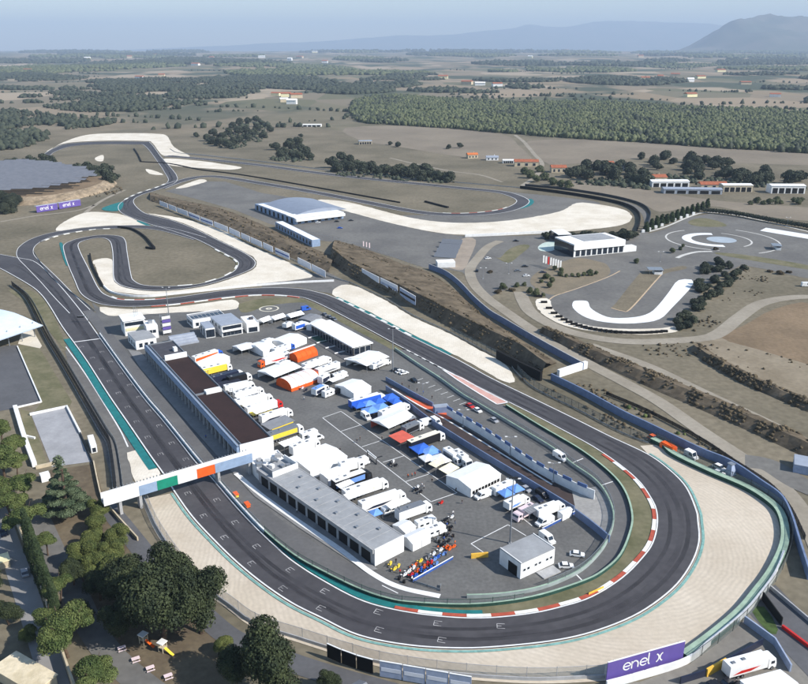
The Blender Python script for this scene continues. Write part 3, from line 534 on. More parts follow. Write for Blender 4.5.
# ---- garage block with pale grey roof
r, fr = block('pit_garage_block', 'pit garage block with pale grey roof and open black doors', 'garage', [(259, 470.5), (375.5, 550.5), (402, 536), (284, 458)], 5.2, m_conc, m_groof, 0.35)
L, W = fr.L, fr.W
windows(r, fr, 'f', 11, 0.05, 3.6, 3.9, 1.2, 'garage_door', m_dark, True)
rbox(r, 'end_wall', L / 2 + 0.15, 0, 0, 0.28, W + 0.2, 5.6, m_wwall); rbox(r, 'fascia', 0, -W / 2 - 0.3, 4.2, L, 0.6, 1.3, m_conc)
tx = fr.loc(292, 470, 5.5)[0]
rbox(r, 'terrace_wall', tx, 0, 5.46, 0.4, W - 0.8, 1.9, m_wwall); rbox(r, 'terrace_wall', (tx - L / 2) / 2, W / 2 - 0.5, 5.46, tx + L / 2 - 1, 0.4, 1.9, m_wwall); rbox(r, 'terrace_wall', (tx - L / 2) / 2, -W / 2 + 1.4, 5.46, tx + L / 2 - 1, 0.35, 1.5, m_conc)
for k, (dx, dy) in enumerate(((-4, 1.5), (-6, -1.5), (-8.5, 2), (-11, 0), (-3.2, 3.2))): rbox(r, 'roof_unit', tx + dx, dy, 5.47, 1.8 - 0.2 * (k % 3), 1.3, 0.8 + 0.3 * (k % 2), m_wwall if k % 2 else m_metal, 0.3 * k)
for k in range(9): rbox(r, 'roof_vent', tx + 6 + k * (L / 2 - tx - 8) / 9, (-1) ** k * 2.2, 5.455, .9, .9, .5, m_metal)
for k in range(14): rbox(r, 'roof_seam', tx + 3 + k * (L / 2 - tx - 4) / 14, 0, 5.455, .12, W - 1, .05, m_conc)
# ---- link building between garages
r, fr = block('link_building', 'white link building with cluttered roof between the two garage blocks', 'building', [(249, 462), (262, 474), (288, 462), (276, 449)], 4.0, m_wwall, m_wroof, 0.7)
for k, (dx, dy) in enumerate(((-1, -3), (1.5, 1), (-1, 4), (2, -4.4))): rbox(r, 'roof_unit', dx, dy, 4.26, 2.2, 1.7, 1.1 + 0.4 * (k % 2), m_metal if k % 2 else m_conc, k * 0.5)
windows(r, fr, 'r', 3, 1.0, 2.6, 1.6)
# ---- race control at the far end
r, fr = block('race_control_tower', 'race control building with flat white roof and strip of dark windows', 'building', [(119, 315.2), (124.5, 322), (143.5, 318.2), (140.5, 312.8)], 8.0, m_wwall, m_wroof, over=0.5)
windows(r, fr, 'r', 4, 5.2, 7.0, 2.6, 0.5); windows(r, fr, 'f', 2, 5.2, 7.0, 2.0, 0.5); rbox(r, 'cream_band', fr.L / 2 + 0.05, 0, 2.6, 0.24, fr.W * 0.9, 1.6, m_cream)
for k in range(3): rbox(r, 'antenna', -1 + k, fr.W / 2 - 2 - k, 8.25, 0.15, 0.15, 4 + k, m_metal)
r, fr = block('control_annex', 'low white annex with grey roof below race control', 'building', [(128, 333), (136.5, 343), (155, 336), (147, 329.5)], 4.6, m_wwall, m_groof); windows(r, fr, 'f', 3, 1, 3, 1.6); windows(r, fr, 'r', 3, 1, 3, 1.6)
r, fr = block('control_annex', 'plain white block with two roof units behind race control', 'building', [(143, 322), (147, 328), (157, 325), (154, 319.5)], 6.5, m_wwall, m_wroof); windows(r, fr, 'r', 2, 3, 4.6, 1.6); rbox(r, 'roof_unit', 0, 0, 6.75, 2, 2, 1.5, m_metal)
# scaffold tower with purple banners
c = G(166.5, 334); r = thing('banner_tower', 'slim steel tower hung with stacked purple banners', 'tower', c, AX)
mb = MB()
for x in (-2, 2):
    for y in (-2, 2): mb.tube((x, y, 0), (x, y, 11), 0.12)
for k in range(6): mb.box((0, -2, 1.8 * k + 0.8), (4, 0.12, 0.12)); mb.box((2, 0, 1.8 * k + 0.8), (0.12, 4, 0.12)); mb.box((0, 2, 1.8 * k + 0.8), (4, 0.12, 0.12)); mb.box((-2, 0, 1.8 * k + 0.8), (0.12, 4, 0.12))
obj('frame', mb, m_metal, r)
for k in range(5): rbox(r, 'banner', 2.12, 0, 1.2 + 1.9 * k, 0.1, 4.2, 1.5, m_purple if k % 2 else m_wwall)
for k in range(5): rbox(r, 'platform', 0, 0, 1.0 + 1.9 * k, 3.8, 3.8, 0.1, m_steel)
# ---- office, low hall and cube beside it
r, fr = block('office_building', 'two-storey white office with pale grey roof and balcony windows', 'building', [(212, 317.6), (221.5, 326.6), (241.9, 321.6), (229, 313)], 6.2, m_wwall, m_mroof, over=0.4)
windows(r, fr, 'r', 6, 3.6, 5.4, 1.7, 0.5); windows(r, fr, 'r', 5, 0.3, 2.4, 1.9, 0.5, 'door', m_glass); windows(r, fr, 'f', 3, 3.6, 5.2, 1.6)
rbox(r, 'balcony', fr.L / 2 + 0.6, 0, 2.9, 1.2, fr.W, 0.25, m_wwall)
r, fr = block('low_hall', 'low hall with dark solar panels along its roof behind the office', 'building', [(187, 316), (194, 322), (224, 314.5), (218, 309.5)], 4.2, m_wwall, m_groof, 0.5)
for k in range(8): rbox(r, 'solar_panel', 0.5, -fr.W / 2 + fr.W * (k + 0.5) / 8, 4.3, fr.L * 0.45, fr.W / 8 - 0.4, 0.2, m_glass)
windows(r, fr, 'f', 4, 1, 2.8, 1.4); windows(r, fr, 'r', 6, 1, 2.8, 1.6)
r, fr = block('glazed_annex', 'small glazed annex at the left end of the white office', 'building', [(200, 323), (206, 329.5), (214, 327), (209, 321)], 5.2, m_wwall, m_mroof); windows(r, fr, 'r', 2, 0.4, 4.4, 2.4, 0.4); windows(r, fr, 'f', 2, 0.4, 4.4, 2.4, 0.6)
r, fr = block('service_kiosk', 'small white cube kiosk right of the two-storey office', 'kiosk', [(241, 318), (247, 325.5), (258.5, 322.5), (252, 315.5)], 4.6, m_wwall, m_wroof, 0.5); windows(r, fr, 'r', 1, 0.3, 2.8, 4.6, 0.5, 'door', m_glass); rbox(r, 'roof_unit', -1, 1, 4.86, 2.2, 2, 1, m_droof)
# stepped stands between tower and trucks
r = thing('stepped_stand', 'small blue-grey stepped stand behind the garage roof', 'stand', G(184, 342.5), AX)
for k in range(4): rbox(r, 'step', -3.0 + 2 * k, 0, 0, 1.96, 13, 3.4 - 0.8 * k, m_mroof)
# ---- long white hospitality pavilion with dark glazed side
r, fr = block('hospitality_pavilion', 'long white flat-roofed hospitality pavilion with dark glazed side', 'pavilion', [(315, 326.5), (355, 349), (369.5, 342), (326, 319)], 4.6, m_dark, m_wroof, over=0.5, roof_t=0.45)
windows(r, fr, 'f', 14, 0.2, 4.0, 2.6, 0.5); windows(r, fr, 'r', 3, 0.6, 3.9, 2.8, 0.5)
c = G(330, 346); r = thing('pavilion_terrace', 'dark paved terrace with low dividers beside the pavilion', 'terrace', G(335, 350), fr.yaw)
rbox(r, 'paving', 0, 0, 0.08, 52, 6.5, 0.12, m_apron)
for k in range(6): rbox(r, 'divider', -22 + k * 9, 0, 0.204, 0.3, 6.2, 0.5, m_wwall)
rbox(r, 'planter', -17, 0.5, 0.204, 9, 4, 0.35, mat('turf_mat', (46, 82, 66), 0.9))
# ---- white shed with sliding door
r, fr = block('service_shed', 'white gabled service shed with black door opening and slit windows', 'shed', [(500.5, 549), (521, 564.5), (555, 548.5), (533, 534)], 5.0, m_wwall, m_groof, over=0.0)
windows(r, fr, 'f', 1, 0.05, 3.3, 3.4, 0.5, 'door', m_dark, True, off=1.2)
for k in range(3): windows(r, fr, 'r', 2, 2.2, 2.9, 0.8, fr.W / 2 - 1.5, off=-fr.W / 2 + fr.W * (k + 0.5) / 3)
for k in range(2): rbox(r, 'roof_edge', 0, (k - 0.5) * (fr.W - 0.3), 5.26, fr.L, 0.3, 0.16, m_wwall)
tag(obj('ground_slab', MB().box((0, 0, 0.1), (6.2, 3.4, 0.3)), m_conc), 'pale square slab on the asphalt beside the white shed', 'slab').location = G(548.5, 573)
bpy.data.objects['ground_slab'].rotation_euler = (0, 0, AX + math.pi / 2)
# ---- pedestrian bridge over the straight
A, B = G(104, 506, 5.0), G(252.5, 461.5, 5.0); A.z = B.z = 0; d = B - A; r = thing('sponsor_bridge', 'footbridge over the straight with green white and orange panels', 'bridge', (A + B) / 2, math.atan2(d.y, d.x)); L = d.length
def fx(px, py): return (G(px, py, 5.0) - A).xy.dot(d.xy) / L - L / 2
rbox(r, 'deck', 0, 1.4, 5.0, L, 2.8, 0.4, m_metal)
ed = [-L / 2, fx(140, 496), fx(158, 490.5), fx(179, 485), fx(199.5, 480.5), fx(218.5, 476), L / 2]
for i, mm in enumerate((m_wwall, m_fascia, m_green, m_wwall, m_orange, m_fascia)):
    a, b = ed[i], ed[i + 1]; rbox(r, 'panel', (a + b) / 2, -0.1, 4.9, b - a - 0.06, 0.2, 3.3 if i else 3.8, mm); rbox(r, 'panel', (a + b) / 2, 2.9, 4.9, b - a - 0.06, 0.2, 3.3, m_wwall)
mb = MB(); mb.box((0, 0, 0), (0.3, 0.16, 0.5)); pm = mb.mesh('merlon', m_metal)
for k in range(44):
    o = bpy.data.objects.new('merlon', pm); COL.objects.link(o); o.parent = r; o.location = (-L / 2 + 3 + (L - 4) * k / 43, 2.9, 8.2)
mb = MB(); mb.box((0, 0, 0), (0.9, 2.6, 5.0)); pm = mb.mesh('pier', m_conc)
for x in (-L / 2 + 5, fx(141, 496), fx(222, 475), L / 2 - 1.0):
    o = bpy.data.objects.new('pier', pm); COL.objects.link(o); o.parent = r; o.location = (x, 1.4, 0)
# ---- grandstand with curved roof (left)
q = [(0, 303), (20.4, 296), (36, 321.5), (4, 331)]; fr = Frame(q, 7.5); r = thing('grandstand', 'grandstand with white curved metal roof beside the straight', 'grandstand', fr.c - Vector((math.cos(fr.yaw), math.sin(fr.yaw), 0)) * 23, fr.yaw)
L, W = fr.L + 18, fr.W - 3; mb = MB(); n = 14; prof = []
for k in range(n + 1):
    t = k / n; prof.append((W / 2 - t * (W + 8), 8.8 + 1.6 * math.sin(math.pi * min(1, t * 0.9 + 0.15)) - 6.4 * max(0, t - 0.55) ** 1.3))
for k in range(n): (y0, z0), (y1, z1) = prof[k], prof[k + 1]; mb.add([(-L / 2, y0, z0), (L / 2, y0, z0), (L / 2, y1, z1), (-L / 2, y1, z1), (-L / 2, y0, z0 - .3), (L / 2, y0, z0 - .3), (L / 2, y1, z1 - .3), (-L / 2, y1, z1 - .3)], [(0, 1, 2, 3), (7, 6, 5, 4), (1, 5, 6, 2), (0, 3, 7, 4)])
obj('roof', mb, mat('stand_roof', (206, 218, 232), 0.45, 0.05, 0.3), r)
for k in range(6): rbox(r, 'seating_tier', 1.0, W / 2 - 2 - 2.0 * k, 0, L - 4, 1.9, 0.8 + 0.7 * (5 - k), m_conc)
for k in range(5): mb = MB(); mb.tube((0, 0, 0), (0, 0, 8.2), 0.25); o = obj('column', mb, m_metal, r); o.location = (-L / 2 + 2 + (L - 4) * k / 4, -W / 2 - 3, 0)
S('stand_apron', [(21, 335), (30, 325.5), (42, 346), (40, 348.5), (18, 344)], m_pale, 0.1, 2, False)
# ---- far paddock hall with vaulted roof
q = [(258.5, 204), (299.5, 220), (338, 209.5), (297, 197.5)]; fr = Frame(q, 6.0); L, W = fr.L, fr.W
r = thing('vaulted_hall', 'large hall with sweeping vaulted grey roof on the upper paddock', 'hall', fr.c, fr.yaw); mb = MB(); mb.box((0, 0, 0), (L, W, 5.4)); obj('wall', mb, m_fascia, r)
mb = MB(); n = 16
def vz(t): return 5.6 + 4.6 * math.sin(math.pi * (0.08 + 0.84 * t)) - 1.2
pts = [(-W / 2 * 0.72 + W * 1.24 * k / n * 0.86, vz(k / n)) for k in range(n + 1)]
for k in range(n):
    (y0, z0), (y1, z1) = pts[k], pts[k + 1]; a0, a1 = -L * 0.42, L * 0.36
    mb.add([(a0, y0, z0), (a1, y0, z0), (a1, y1, z1), (a0, y1, z1), (a0, y0, 5.4), (a1, y0, 5.4), (a1, y1, 5.4), (a0, y1, 5.4)], [(0, 1, 2, 3), (1, 5, 6, 2), (3, 7, 4, 0)])
obj('vault', mb, mat('vault_roof', (140, 148, 162), 0.5, 0.06, 0.2, metal=0.2), r); rbox(r, 'flat_roof', L * 0.41, 0, 5.41, L * 0.2, W + 0.6, 0.4, m_wroof); rbox(r, 'flat_roof', -L * 0.02, -W * 0.43, 5.412, L * 0.9 - 6, W * 0.12, 0.4, m_wroof)
windows(r, fr, 'f', 9, 0.3, 4.3, 3.2, 1.0, 'garage_door', m_dark, True); windows(r, fr, 'r', 7, 0.3, 2.4, 3.0, 1.0); rbox(r, 'canopy', L / 2 + 1.6, 0, 2.9, 3.4, W, 2.2, m_wwall)
# long low terrace building in front of the hall
r, fr = block('terrace_building', 'long low blue-grey building stepped below the vaulted hall', 'building', [(276, 222.5), (314, 241.5), (318, 238.5), (282, 221)], 5.0, m_fascia, m_wroof, 0.3); windows(r, fr, 'f', 12, 0.8, 3.8, 2.4, 0.6)
# ---- glass office on the right
r, fr = block('glass_office', 'modern white and dark glass office block beside the driving course', 'building', [(557, 237), (572, 245), (628, 240), (603, 233)], 9.0, m_wwall, m_wroof, over=0.0); L, W = fr.L, fr.W
rbox(r, 'roof_deck', -2, 4, 9.27, L * 0.7, W * 0.62, 0.2, m_groof); windows(r, fr, 'r', 9, 0.4, 4.8, 3.4, 1.0, 'window'); rbox(r, 'dark_glass_front', 0, -W / 2 - 0.16, 0.1, L - 0.4, 0.3, 8.2, m_glass); rbox(r, 'annex', L / 2 - 3, W / 2 + 5, 0, 6, 10, 3.8, m_wwall); rbox(r, 'ledge', L / 2 + 0.5, 0, 5.2, 1.0, W, 0.4, m_wwall)
r, fr = block('glass_annex', 'flat-roofed dark annex left of the glass office', 'building', [(552, 231), (560, 236), (570, 233.5), (562, 228.5)], 6, m_glass, m_wroof)
# kiosks on the course
for q, lab in (([(648, 268.6), (650.5, 270.5), (662, 269.5), (660, 266)], 'open-sided white kiosk with flat roof at the skid pad'), ([(772, 244), (774, 246.5), (781, 245.5), (779, 243)], 'tiny white kiosk beside the circle course')):
    fr = Frame(q, 3.2); r = thing('course_kiosk', lab, 'kiosk', fr.c, fr.yaw); rbox(r, 'roof', 0, 0, 3.0, fr.L + 1, fr.W + 1, 0.3, m_metal); rbox(r, 'counter', 0, fr.W * 0.2, 0, fr.L, fr.W * 0.6, 2.0, m_wwall)
    for x in (-.45, .45):
        for y in (-.45, .45): rbox(r, 'post', x * fr.L, y * fr.W, 0, 0.2, 0.2, 3.0, m_metal)
    rbox(r, 'window', 0, fr.W * 0.2, 2.0, fr.L - .5, fr.W * 0.5, 1.0, m_glass)
# ---- farm buildings and houses behind
def house(px, py, w, d, h, yaw, wall, roof, lab, cat='house', shed=False, nwin=3):
    r = thing('farm_building' if shed else 'house', lab, cat, G(px, py), yaw, None); rbox(r, 'wall', 0, 0, 0, w, d, h, wall)
    mb = MB(); e = 0.5; rz = h + (1.0 if shed else d * 0.22)
    for s in (-1, 1): mb.add([(-w / 2 - e, s * (d / 2 + e), h - 0.1), (w / 2 + e, s * (d / 2 + e), h - 0.1), (w / 2 + e, 0, rz), (-w / 2 - e, 0, rz)], [(0, 1, 2, 3) if s < 0 else (3, 2, 1, 0)])
    mb.add([(-w / 2, -d / 2, h), (-w / 2, d / 2, h), (-w / 2, 0, rz - .15), (w / 2, -d / 2, h), (w / 2, d / 2, h), (w / 2, 0, rz - .15)], [(0, 2, 1), (3, 4, 5)]); obj('roof', mb, roof, r)
    class f: L = w; W = d
    windows(r, f, 'f', nwin, 0.2 if shed else 1.0, h * 0.7, w / nwin * (0.75 if shed else 0.35), 0.6, 'window', m_dark if shed else m_glass)
    if not shed: rbox(r, 'chimney', w * 0.2, d * 0.15, h, 0.8, 0.8, d * 0.22 + 1.2, wall)
    return r
FARM = [(668, 186, 40, 16, 6, 0.02, m_wwall, m_wroof, 'long white-roofed barn with two storeys of openings beyond the field', True), (691, 193, 58, 14, 5, -0.08, m_mroof, m_mroof, 'long grey open cattle shed behind the stubble field', True), (735, 191, 30, 14, 7, 0.0, m_plaster, m_wroof, 'tall dark-fronted barn with white roof edge among the trees', True), (785, 192.5, 34, 14, 8, -0.04, m_wwall, m_wroof, 'open hay barn with white roof at the edge of the woods', True),
        (655, 182, 22, 12, 6, 0.1, m_plaster, m_tile, 'plaster farmhouse with tiled roof left of the barns', False), (712, 187.5, 28, 12, 4, 0.0, m_plaster, m_tile, 'low tiled outbuilding between the barns', False), (604, 168, 22, 12, 6, 0.1, m_plaster, m_tile, 'tiled farmhouse among dark trees above the pond field', False), (622, 170, 16, 10, 5, -0.2, m_wwall, m_mroof, 'white house with grey roof next to the tiled farmhouse', False),
        (558, 172, 18, 12, 6, 0.0, m_plaster, m_tile, 'square ochre house with tiled roof beside the farm road', False), (472, 158, 14, 10, 5, 0.2, m_plaster, mat('orange_tile', (196, 112, 62), 0.85, 0.15, 0.5), 'small house with bright orange roof in the stubble field', False), (492, 160, 16, 9, 4, 0.0, m_wwall, m_mroof, 'white cottage right of the orange-roofed house', False), (526, 166, 30, 12, 6, -0.05, m_plaster, m_tile, 'long red-brown farm range beside the farm road', False), (508, 163, 14, 9, 4, 0.0, m_wwall, m_wroof, 'low white shed before the red-brown farm range', True),
        (310, 126.5, 44, 14, 4, 0.0, m_wwall, m_wroof, 'long low white greenhouse shed in the far fields', True), (640, 182, 14, 10, 4, 0.0, m_wwall, m_wroof, 'small white-roofed shed between the farmhouse trees', True), (365, 144, 20, 12, 5, 0.2, m_plaster, m_mroof, 'grey-roofed farm shed at the track into the fields', True)]
for (px, py, w, d, h, yw, wl, rf, lab, sh) in FARM: house(px, py, w, d, h, yw, wl, rf, lab, 'farm building' if sh else 'house', sh, 5 if sh else 3)
rn = random.Random(5)
FAR = [(88, 64), (68, 70), (162, 78), (28, 74), (196, 69), (140, 80), (212, 63), (290, 64), (300, 62), (325, 66), (412, 54.5), (420, 56), (345, 51.5), (467, 85), (480, 86), (497, 87), (443, 80), (286, 97), (296, 98), (284, 102), (292, 104), (276, 96), (566, 55), (590, 53), (645, 82), (660, 80), (690, 83), (675, 78), (700, 80), (720, 74), (775, 97), (690, 97), (745, 85), (640, 62), (675, 60), (720, 57), (740, 52), (760, 52), (780, 53), (130, 62), (155, 60), (240, 66), (262, 62), (315, 58), (360, 56), (510, 66), (530, 62)]
for i, (px, py) in enumerate(FAR):
    c = G(px, py); k = 1 + c.y / 4500; w = rn.uniform(14, 26) * k; c.z = T(c.x, c.y)
    h = rn.uniform(5, 7) * k; rm_ = rn.choice((m_tile, m_tile, m_wroof)); wm_ = rn.choice((m_wwall, m_plaster, m_cream))
    r = thing('far_house', f"tiny {({m_wwall: 'white', m_plaster: 'ochre', m_cream: 'cream'})[wm_]} house with {'red tiled' if rm_ is m_tile else 'white'} roof in the distant plain", 'house', c, rn.uniform(-.4, .4), 'houses scattered over the distant plain'); rbox(r, 'wall', 0, 0, -1, w, w * .55, h + 1, wm_)
    mb = MB(); mb.prism([(-w * .32, 0), (w * .32, 0), (0, h * .4)], 'x', -w / 2 - .5, w / 2 + .5); o = obj('roof', mb, rm_, r); o.location = (0, 0, h)
# ---- solar field on its mound (left)
ZS = 6.0; m_scarp = mat('tan_scarp', (126, 112, 92), 0.95, 0.3, 0.12, (168, 150, 126), scale2=0.5, bump=0.6)
edge = path([(-60, 172), (0, 166.5), (32, 165.5), (60, 167.5), (92, 173.5), (104, 178), (98, 184), (78, 190), (50, 195), (22, 197), (-60, 200)], ZS, 4, True)
cen = sum(edge, Vector()) / len(edge); foot = [p + (p - cen).normalized() * 13 for p in edge]
mb = MB(); n = len(edge); mb.v = [(p.x, p.y, ZS) for p in edge]; rn = random.Random(3)
rings = [edge]
for k in range(1, 6):
    t = k / 5; ring = [a.lerp(b, t) + Vector((rn.uniform(-1.2, 1.2), rn.uniform(-1.2, 1.2), 0)) for a, b in zip(edge, foot)]; mb.v += [(p.x, p.y, max(-0.5, ZS * (1 - t) ** 0.7 + rn.uniform(-.5, .5) - (0.6 if k == 5 else 0))) for p in ring]
for k in range(5):
    for i in range(n): j = (i + 1) % n; f = (k * n + i, k * n + j, (k + 1) * n + j, (k + 1) * n + i); mb.f.append(f); mb.m.append(0)
me = mb.mesh('embankment', m_scarp); o = struct('embankment', fixn(me), None); sheet('mound_top', edge, m_brown, ZS)
r = thing('solar_field', 'field of grey solar panel rows on the mound by the trees', 'solar field', cen + Vector((0, 0, 0)), 0)
xs = [p.x for p in edge]; ysl = [p.y for p in edge]; m_solar = mat('solar_glass', (104, 106, 112), 0.5, 0.1, 0.2, (118, 119, 124), spec=0.4)
def inside(x, y, P):
    c = False; j = len(P) - 1
    for i in range(len(P)):
        if (P[i].y > y) != (P[j].y > y) and x < (P[j].x - P[i].x) * (y - P[i].y) / (P[j].y - P[i].y) + P[i].x: c = not c
        j = i
    return c
yy = min(ysl) + 4
while yy < max(ysl) - 3:
    run = [x for x in np.arange(min(xs), max(xs), 2.0) if inside(x, yy, edge)]
    if run:
        a, b = max(run[0] + random.uniform(1, 14), -640), run[-1] - random.uniform(2, 22)
        if b - a > 8: mb = MB(); w = b - a; mb.add([(-w / 2, -2.5, 0.9), (w / 2, -2.5, 0.9), (w / 2, 2.5, 2.0), (-w / 2, 2.5, 2.0), (-w / 2, -2.5, 0.75), (w / 2, -2.5, 0.75), (w / 2, 2.5, 1.85), (-w / 2, 2.5, 1.85)], [(0, 1, 2, 3), (7, 6, 5, 4), (0, 4, 5, 1), (2, 6, 7, 3)]); o = obj('panel_row', mb, m_solar, r); o.location = ((a + b) / 2 - cen.x, yy - cen.y, ZS)
    yy += 7.0
# ================================================================= vehicles, tents, people
def paintm(n, c): return mat('car_' + n, c, 0.35, 0.04, 1.0, spec=0.5)
PW = paintm('white', (232, 232, 230)); PSIL = paintm('silver', (158, 160, 164)); PBLK = paintm('black', (26, 26, 30)); PBLU = paintm('blue', (44, 92, 188)); PRED = paintm('red', (196, 40, 34)); PORG = paintm('orange', (226, 96, 32)); PGRY = paintm('grey', (112, 116, 122)); PYEL = paintm('yellow', (232, 204, 70)); PNVY = paintm('navy', (36, 42, 62)); PPNK = paintm('pale_pink', (226, 206, 208)); PCRM = paintm('cream', (232, 226, 204)); PLBL = paintm('light_blue', (112, 152, 216))
FAB = {'white': mat('tent_white', (238, 238, 236), 0.8, 0.05, 0.5), 'blue': mat('tent_blue', (54, 104, 200), 0.8, 0.1, 0.5), 'lblue': mat('tent_light_blue', (112, 156, 222), 0.8, 0.1, 0.5), 'red': mat('tent_red', (196, 92, 76), 0.8, 0.1, 0.5), 'orange': mat('tent_orange', (228, 92, 30), 0.8, 0.1, 0.5), 'cream': mat('tent_cream', (232, 226, 196), 0.8, 0.08, 0.5), 'dark': mat('tent_dark', (38, 42, 56), 0.85, 0.1, 0.5), 'yellow': mat('tent_yellow', (236, 214, 96), 0.8, 0.1, 0.5), 'grey': mat('tent_grey', (128, 130, 134), 0.85, 0.1, 0.5)}
m_rub = mat('rubber', (20, 20, 22), 0.9, 0.2, 2.0); m_rim = mat('wheel_rim', (150, 152, 156), 0.4, 0.1, 2.0, metal=0.5)
_cache = {}
def part(r, name, key, build, m, loc=(0, 0, 0)):
    k = (name, key, m.name)
    if k not in _cache: b = MB(); build(b); _cache[k] = b.mesh(name, m)
    o = bpy.data.objects.new(name, _cache[k]); COL.objects.link(o); o.parent = r; o.location = loc; return o
def wheels(r, xs, w, rad):
    for x in xs:
        for s in (-1, 1):
            t = part(r, 'wheel', ('w', rad), lambda b: b.wheel((0, 0, 0), rad, 0.3, 14), m_rub, (x, s * (w / 2 - 0.12), rad))
            part(t, 'rim', ('rim', rad), lambda b: b.wheel((0, 0, 0), rad * 0.55, 0.34, 10), m_rim)
def rd(v, q=0.25): return round(v / q) * q
def line(a, b, z):
    A, B = G(a[0], a[1], z), G(b[0], b[1], z); A.z = B.z = 0; d = B - A; return (A + B) / 2, math.atan2(d.y, d.x), d.length
def truck(a, b, label, box=PW, cab=PW, side=None, W=2.8, H=4.0, name='race_truck', group=None, L=None, roof=None):
    c, yaw, l = line(a, b, H); L = rd(L or max(7, min(16.5, l))); r = thing(name, label, 'truck', c, yaw, group); cx = L / 2; tl = L - 2.6
    part(r, 'cargo_box', (L, W, H), lambda q: q.box((-cx + tl / 2, 0, 1.05), (tl, W, H - 1.05)), box)
    part(r, 'roof_panel', (L, W, H), lambda q: q.box((-cx + tl / 2, 0, H + 0.003), (tl - 0.1, W - 0.1, 0.08)), roof or PW)
    part(r, 'chassis', (L,), lambda q: q.box((-cx + L / 2 - 0.2, 0, 0.55), (L - 0.8, 1.6, 0.495)), m_steel)
    if side:
        for s in (-1, 1): part(r, 'side_panel', (L, H), lambda q: q.box((-cx + tl / 2, 0, 1.5), (tl - 0.8, 0.06, H - 2.2)), side, (0, s * (W / 2 + 0.02), 0))
    rn_ = random.Random(int(L * 7 + c.x * 3)); dk = rn_.choice((PBLU, PRED, PNVY, PGRY, PYEL, None, None, PLBL))
    if side is None and dk and box is PW and L > 9:
        for s in (-1, 1): part(r, 'livery_stripe', (L, H, s), lambda q: q.prism([(-cx + 1, 1.5), (-cx + tl * .55, 1.5), (-cx + tl * .8, 2.3), (-cx + tl * .3, 2.3)], 'y', s * (W / 2), s * (W / 2 + .03)), dk)
    for k in range(rn_.randrange(1, 4)): part(r, 'roof_vent', (H, k), lambda q: q.box((0, 0, H + .085), (.9, .7, .22)), PGRY, (-cx + 1.6 + k * tl * .28, rn_.uniform(-.5, .5), 0))
    ch = min(H - 0.5, 3.3)
    o = part(r, 'cab', (L, W, ch), lambda q: q.prism([(cx - 2.3, 0.5), (cx, 0.5), (cx, 1.7), (cx - 0.35, ch - 0.25), (cx - 0.8, ch), (cx - 2.3, ch)], 'y', -W / 2 + 0.05, W / 2 - 0.05), cab)
    part(o, 'windscreen', (L, W, ch), lambda q: q.add([(cx + 0.02, -W / 2 + .2, 1.75), (cx + 0.02, W / 2 - .2, 1.75), (cx - 0.33, W / 2 - .2, ch - .3), (cx - 0.33, -W / 2 + .2, ch - .3)], [(0, 1, 2, 3)]), m_glass)
    for s in (-1, 1): part(o, 'side_window', (L, W, ch, s), lambda q: q.box((cx - 1.1, s * (W / 2 - 0.03), 1.75), (1.0, 0.05, 0.8)), m_glass)
    wheels(r, [cx - 1.2] + ([-cx + 1.6, -cx + 2.9] if L < 11 else [-cx + 1.4, -cx + 2.6, -cx + 3.8]), W, 0.5); return r
def van(c, yaw, label, paint=PW, L=5.6, W=2.0, H=2.5, name='van', group=None):
    r = thing(name, label, 'van', c, yaw, group); x = L / 2
    o = part(r, 'body', (L, W, H), lambda q: q.prism([(-x, .4), (x, .4), (x, 1.05), (x - .95, 1.3), (x - 1.6, H - .12), (x - 2.0, H), (-x + .15, H), (-x, H - .3)], 'y', -W / 2, W / 2), paint)
    part(o, 'windscreen', (L, W, H), lambda q: q.add([(x - .96, -W / 2 + .15, 1.36), (x - .96, W / 2 - .15, 1.36), (x - 1.53, W / 2 - .15, H - .2), (x - 1.53, -W / 2 + .15, H - .2)], [(0, 1, 2, 3)]), m_glass)
    for s in (-1, 1): part(o, 'side_window', (L, W, H, s), lambda q: q.prism([(x - 2.9, 1.4), (x - 1.15, 1.4), (x - 1.65, H - .35), (x - 2.9, H - .35)], 'y', s * (W / 2 + .0), s * (W / 2 + .03)), m_glass)
    for s in (-1, 1): part(o, 'headlight', (L, W, s), lambda q: q.box((x + .01, s * (W / 2 - .3), .75), (.06, .35, .22)), m_rim)
    wheels(r, (x - .95, -x + 1.1), W, 0.36); return r
def car(c, yaw, label, paint, L=4.3, W=1.8, H=1.48, group=None, name='car'):
    r = thing(name, label, 'car', c, yaw, group); x = L / 2
    o = part(r, 'body', (L, W), lambda q: q.prism([(-x, .35), (x, .35), (x, .68), (x - .3, .82), (x - 1.1, .9), (-x + .3, .95), (-x, .8)], 'y', -W / 2, W / 2), paint)
    g = part(r, 'glasshouse', (L, W, H), lambda q: q.prism([(x - 1.15, .9), (x - 1.85, H - .06), (-x + 1.1, H - .06), (-x + .35, .94)], 'y', -W / 2 + .12, W / 2 - .12), m_glass)
    part(r, 'roof', (L, W, H), lambda q: q.box((-.35 / 2 - .2, 0, H - .07), (L - 2.75, W - .2, .07)), paint)
    for s in (-1, 1): part(o, 'headlight', (L, W, s), lambda q: q.box((x - .05, s * (W / 2 - .3), .6), (.14, .36, .14)), m_rim)
    wheels(r, (x - .85, -x + .85), W, 0.31); return r
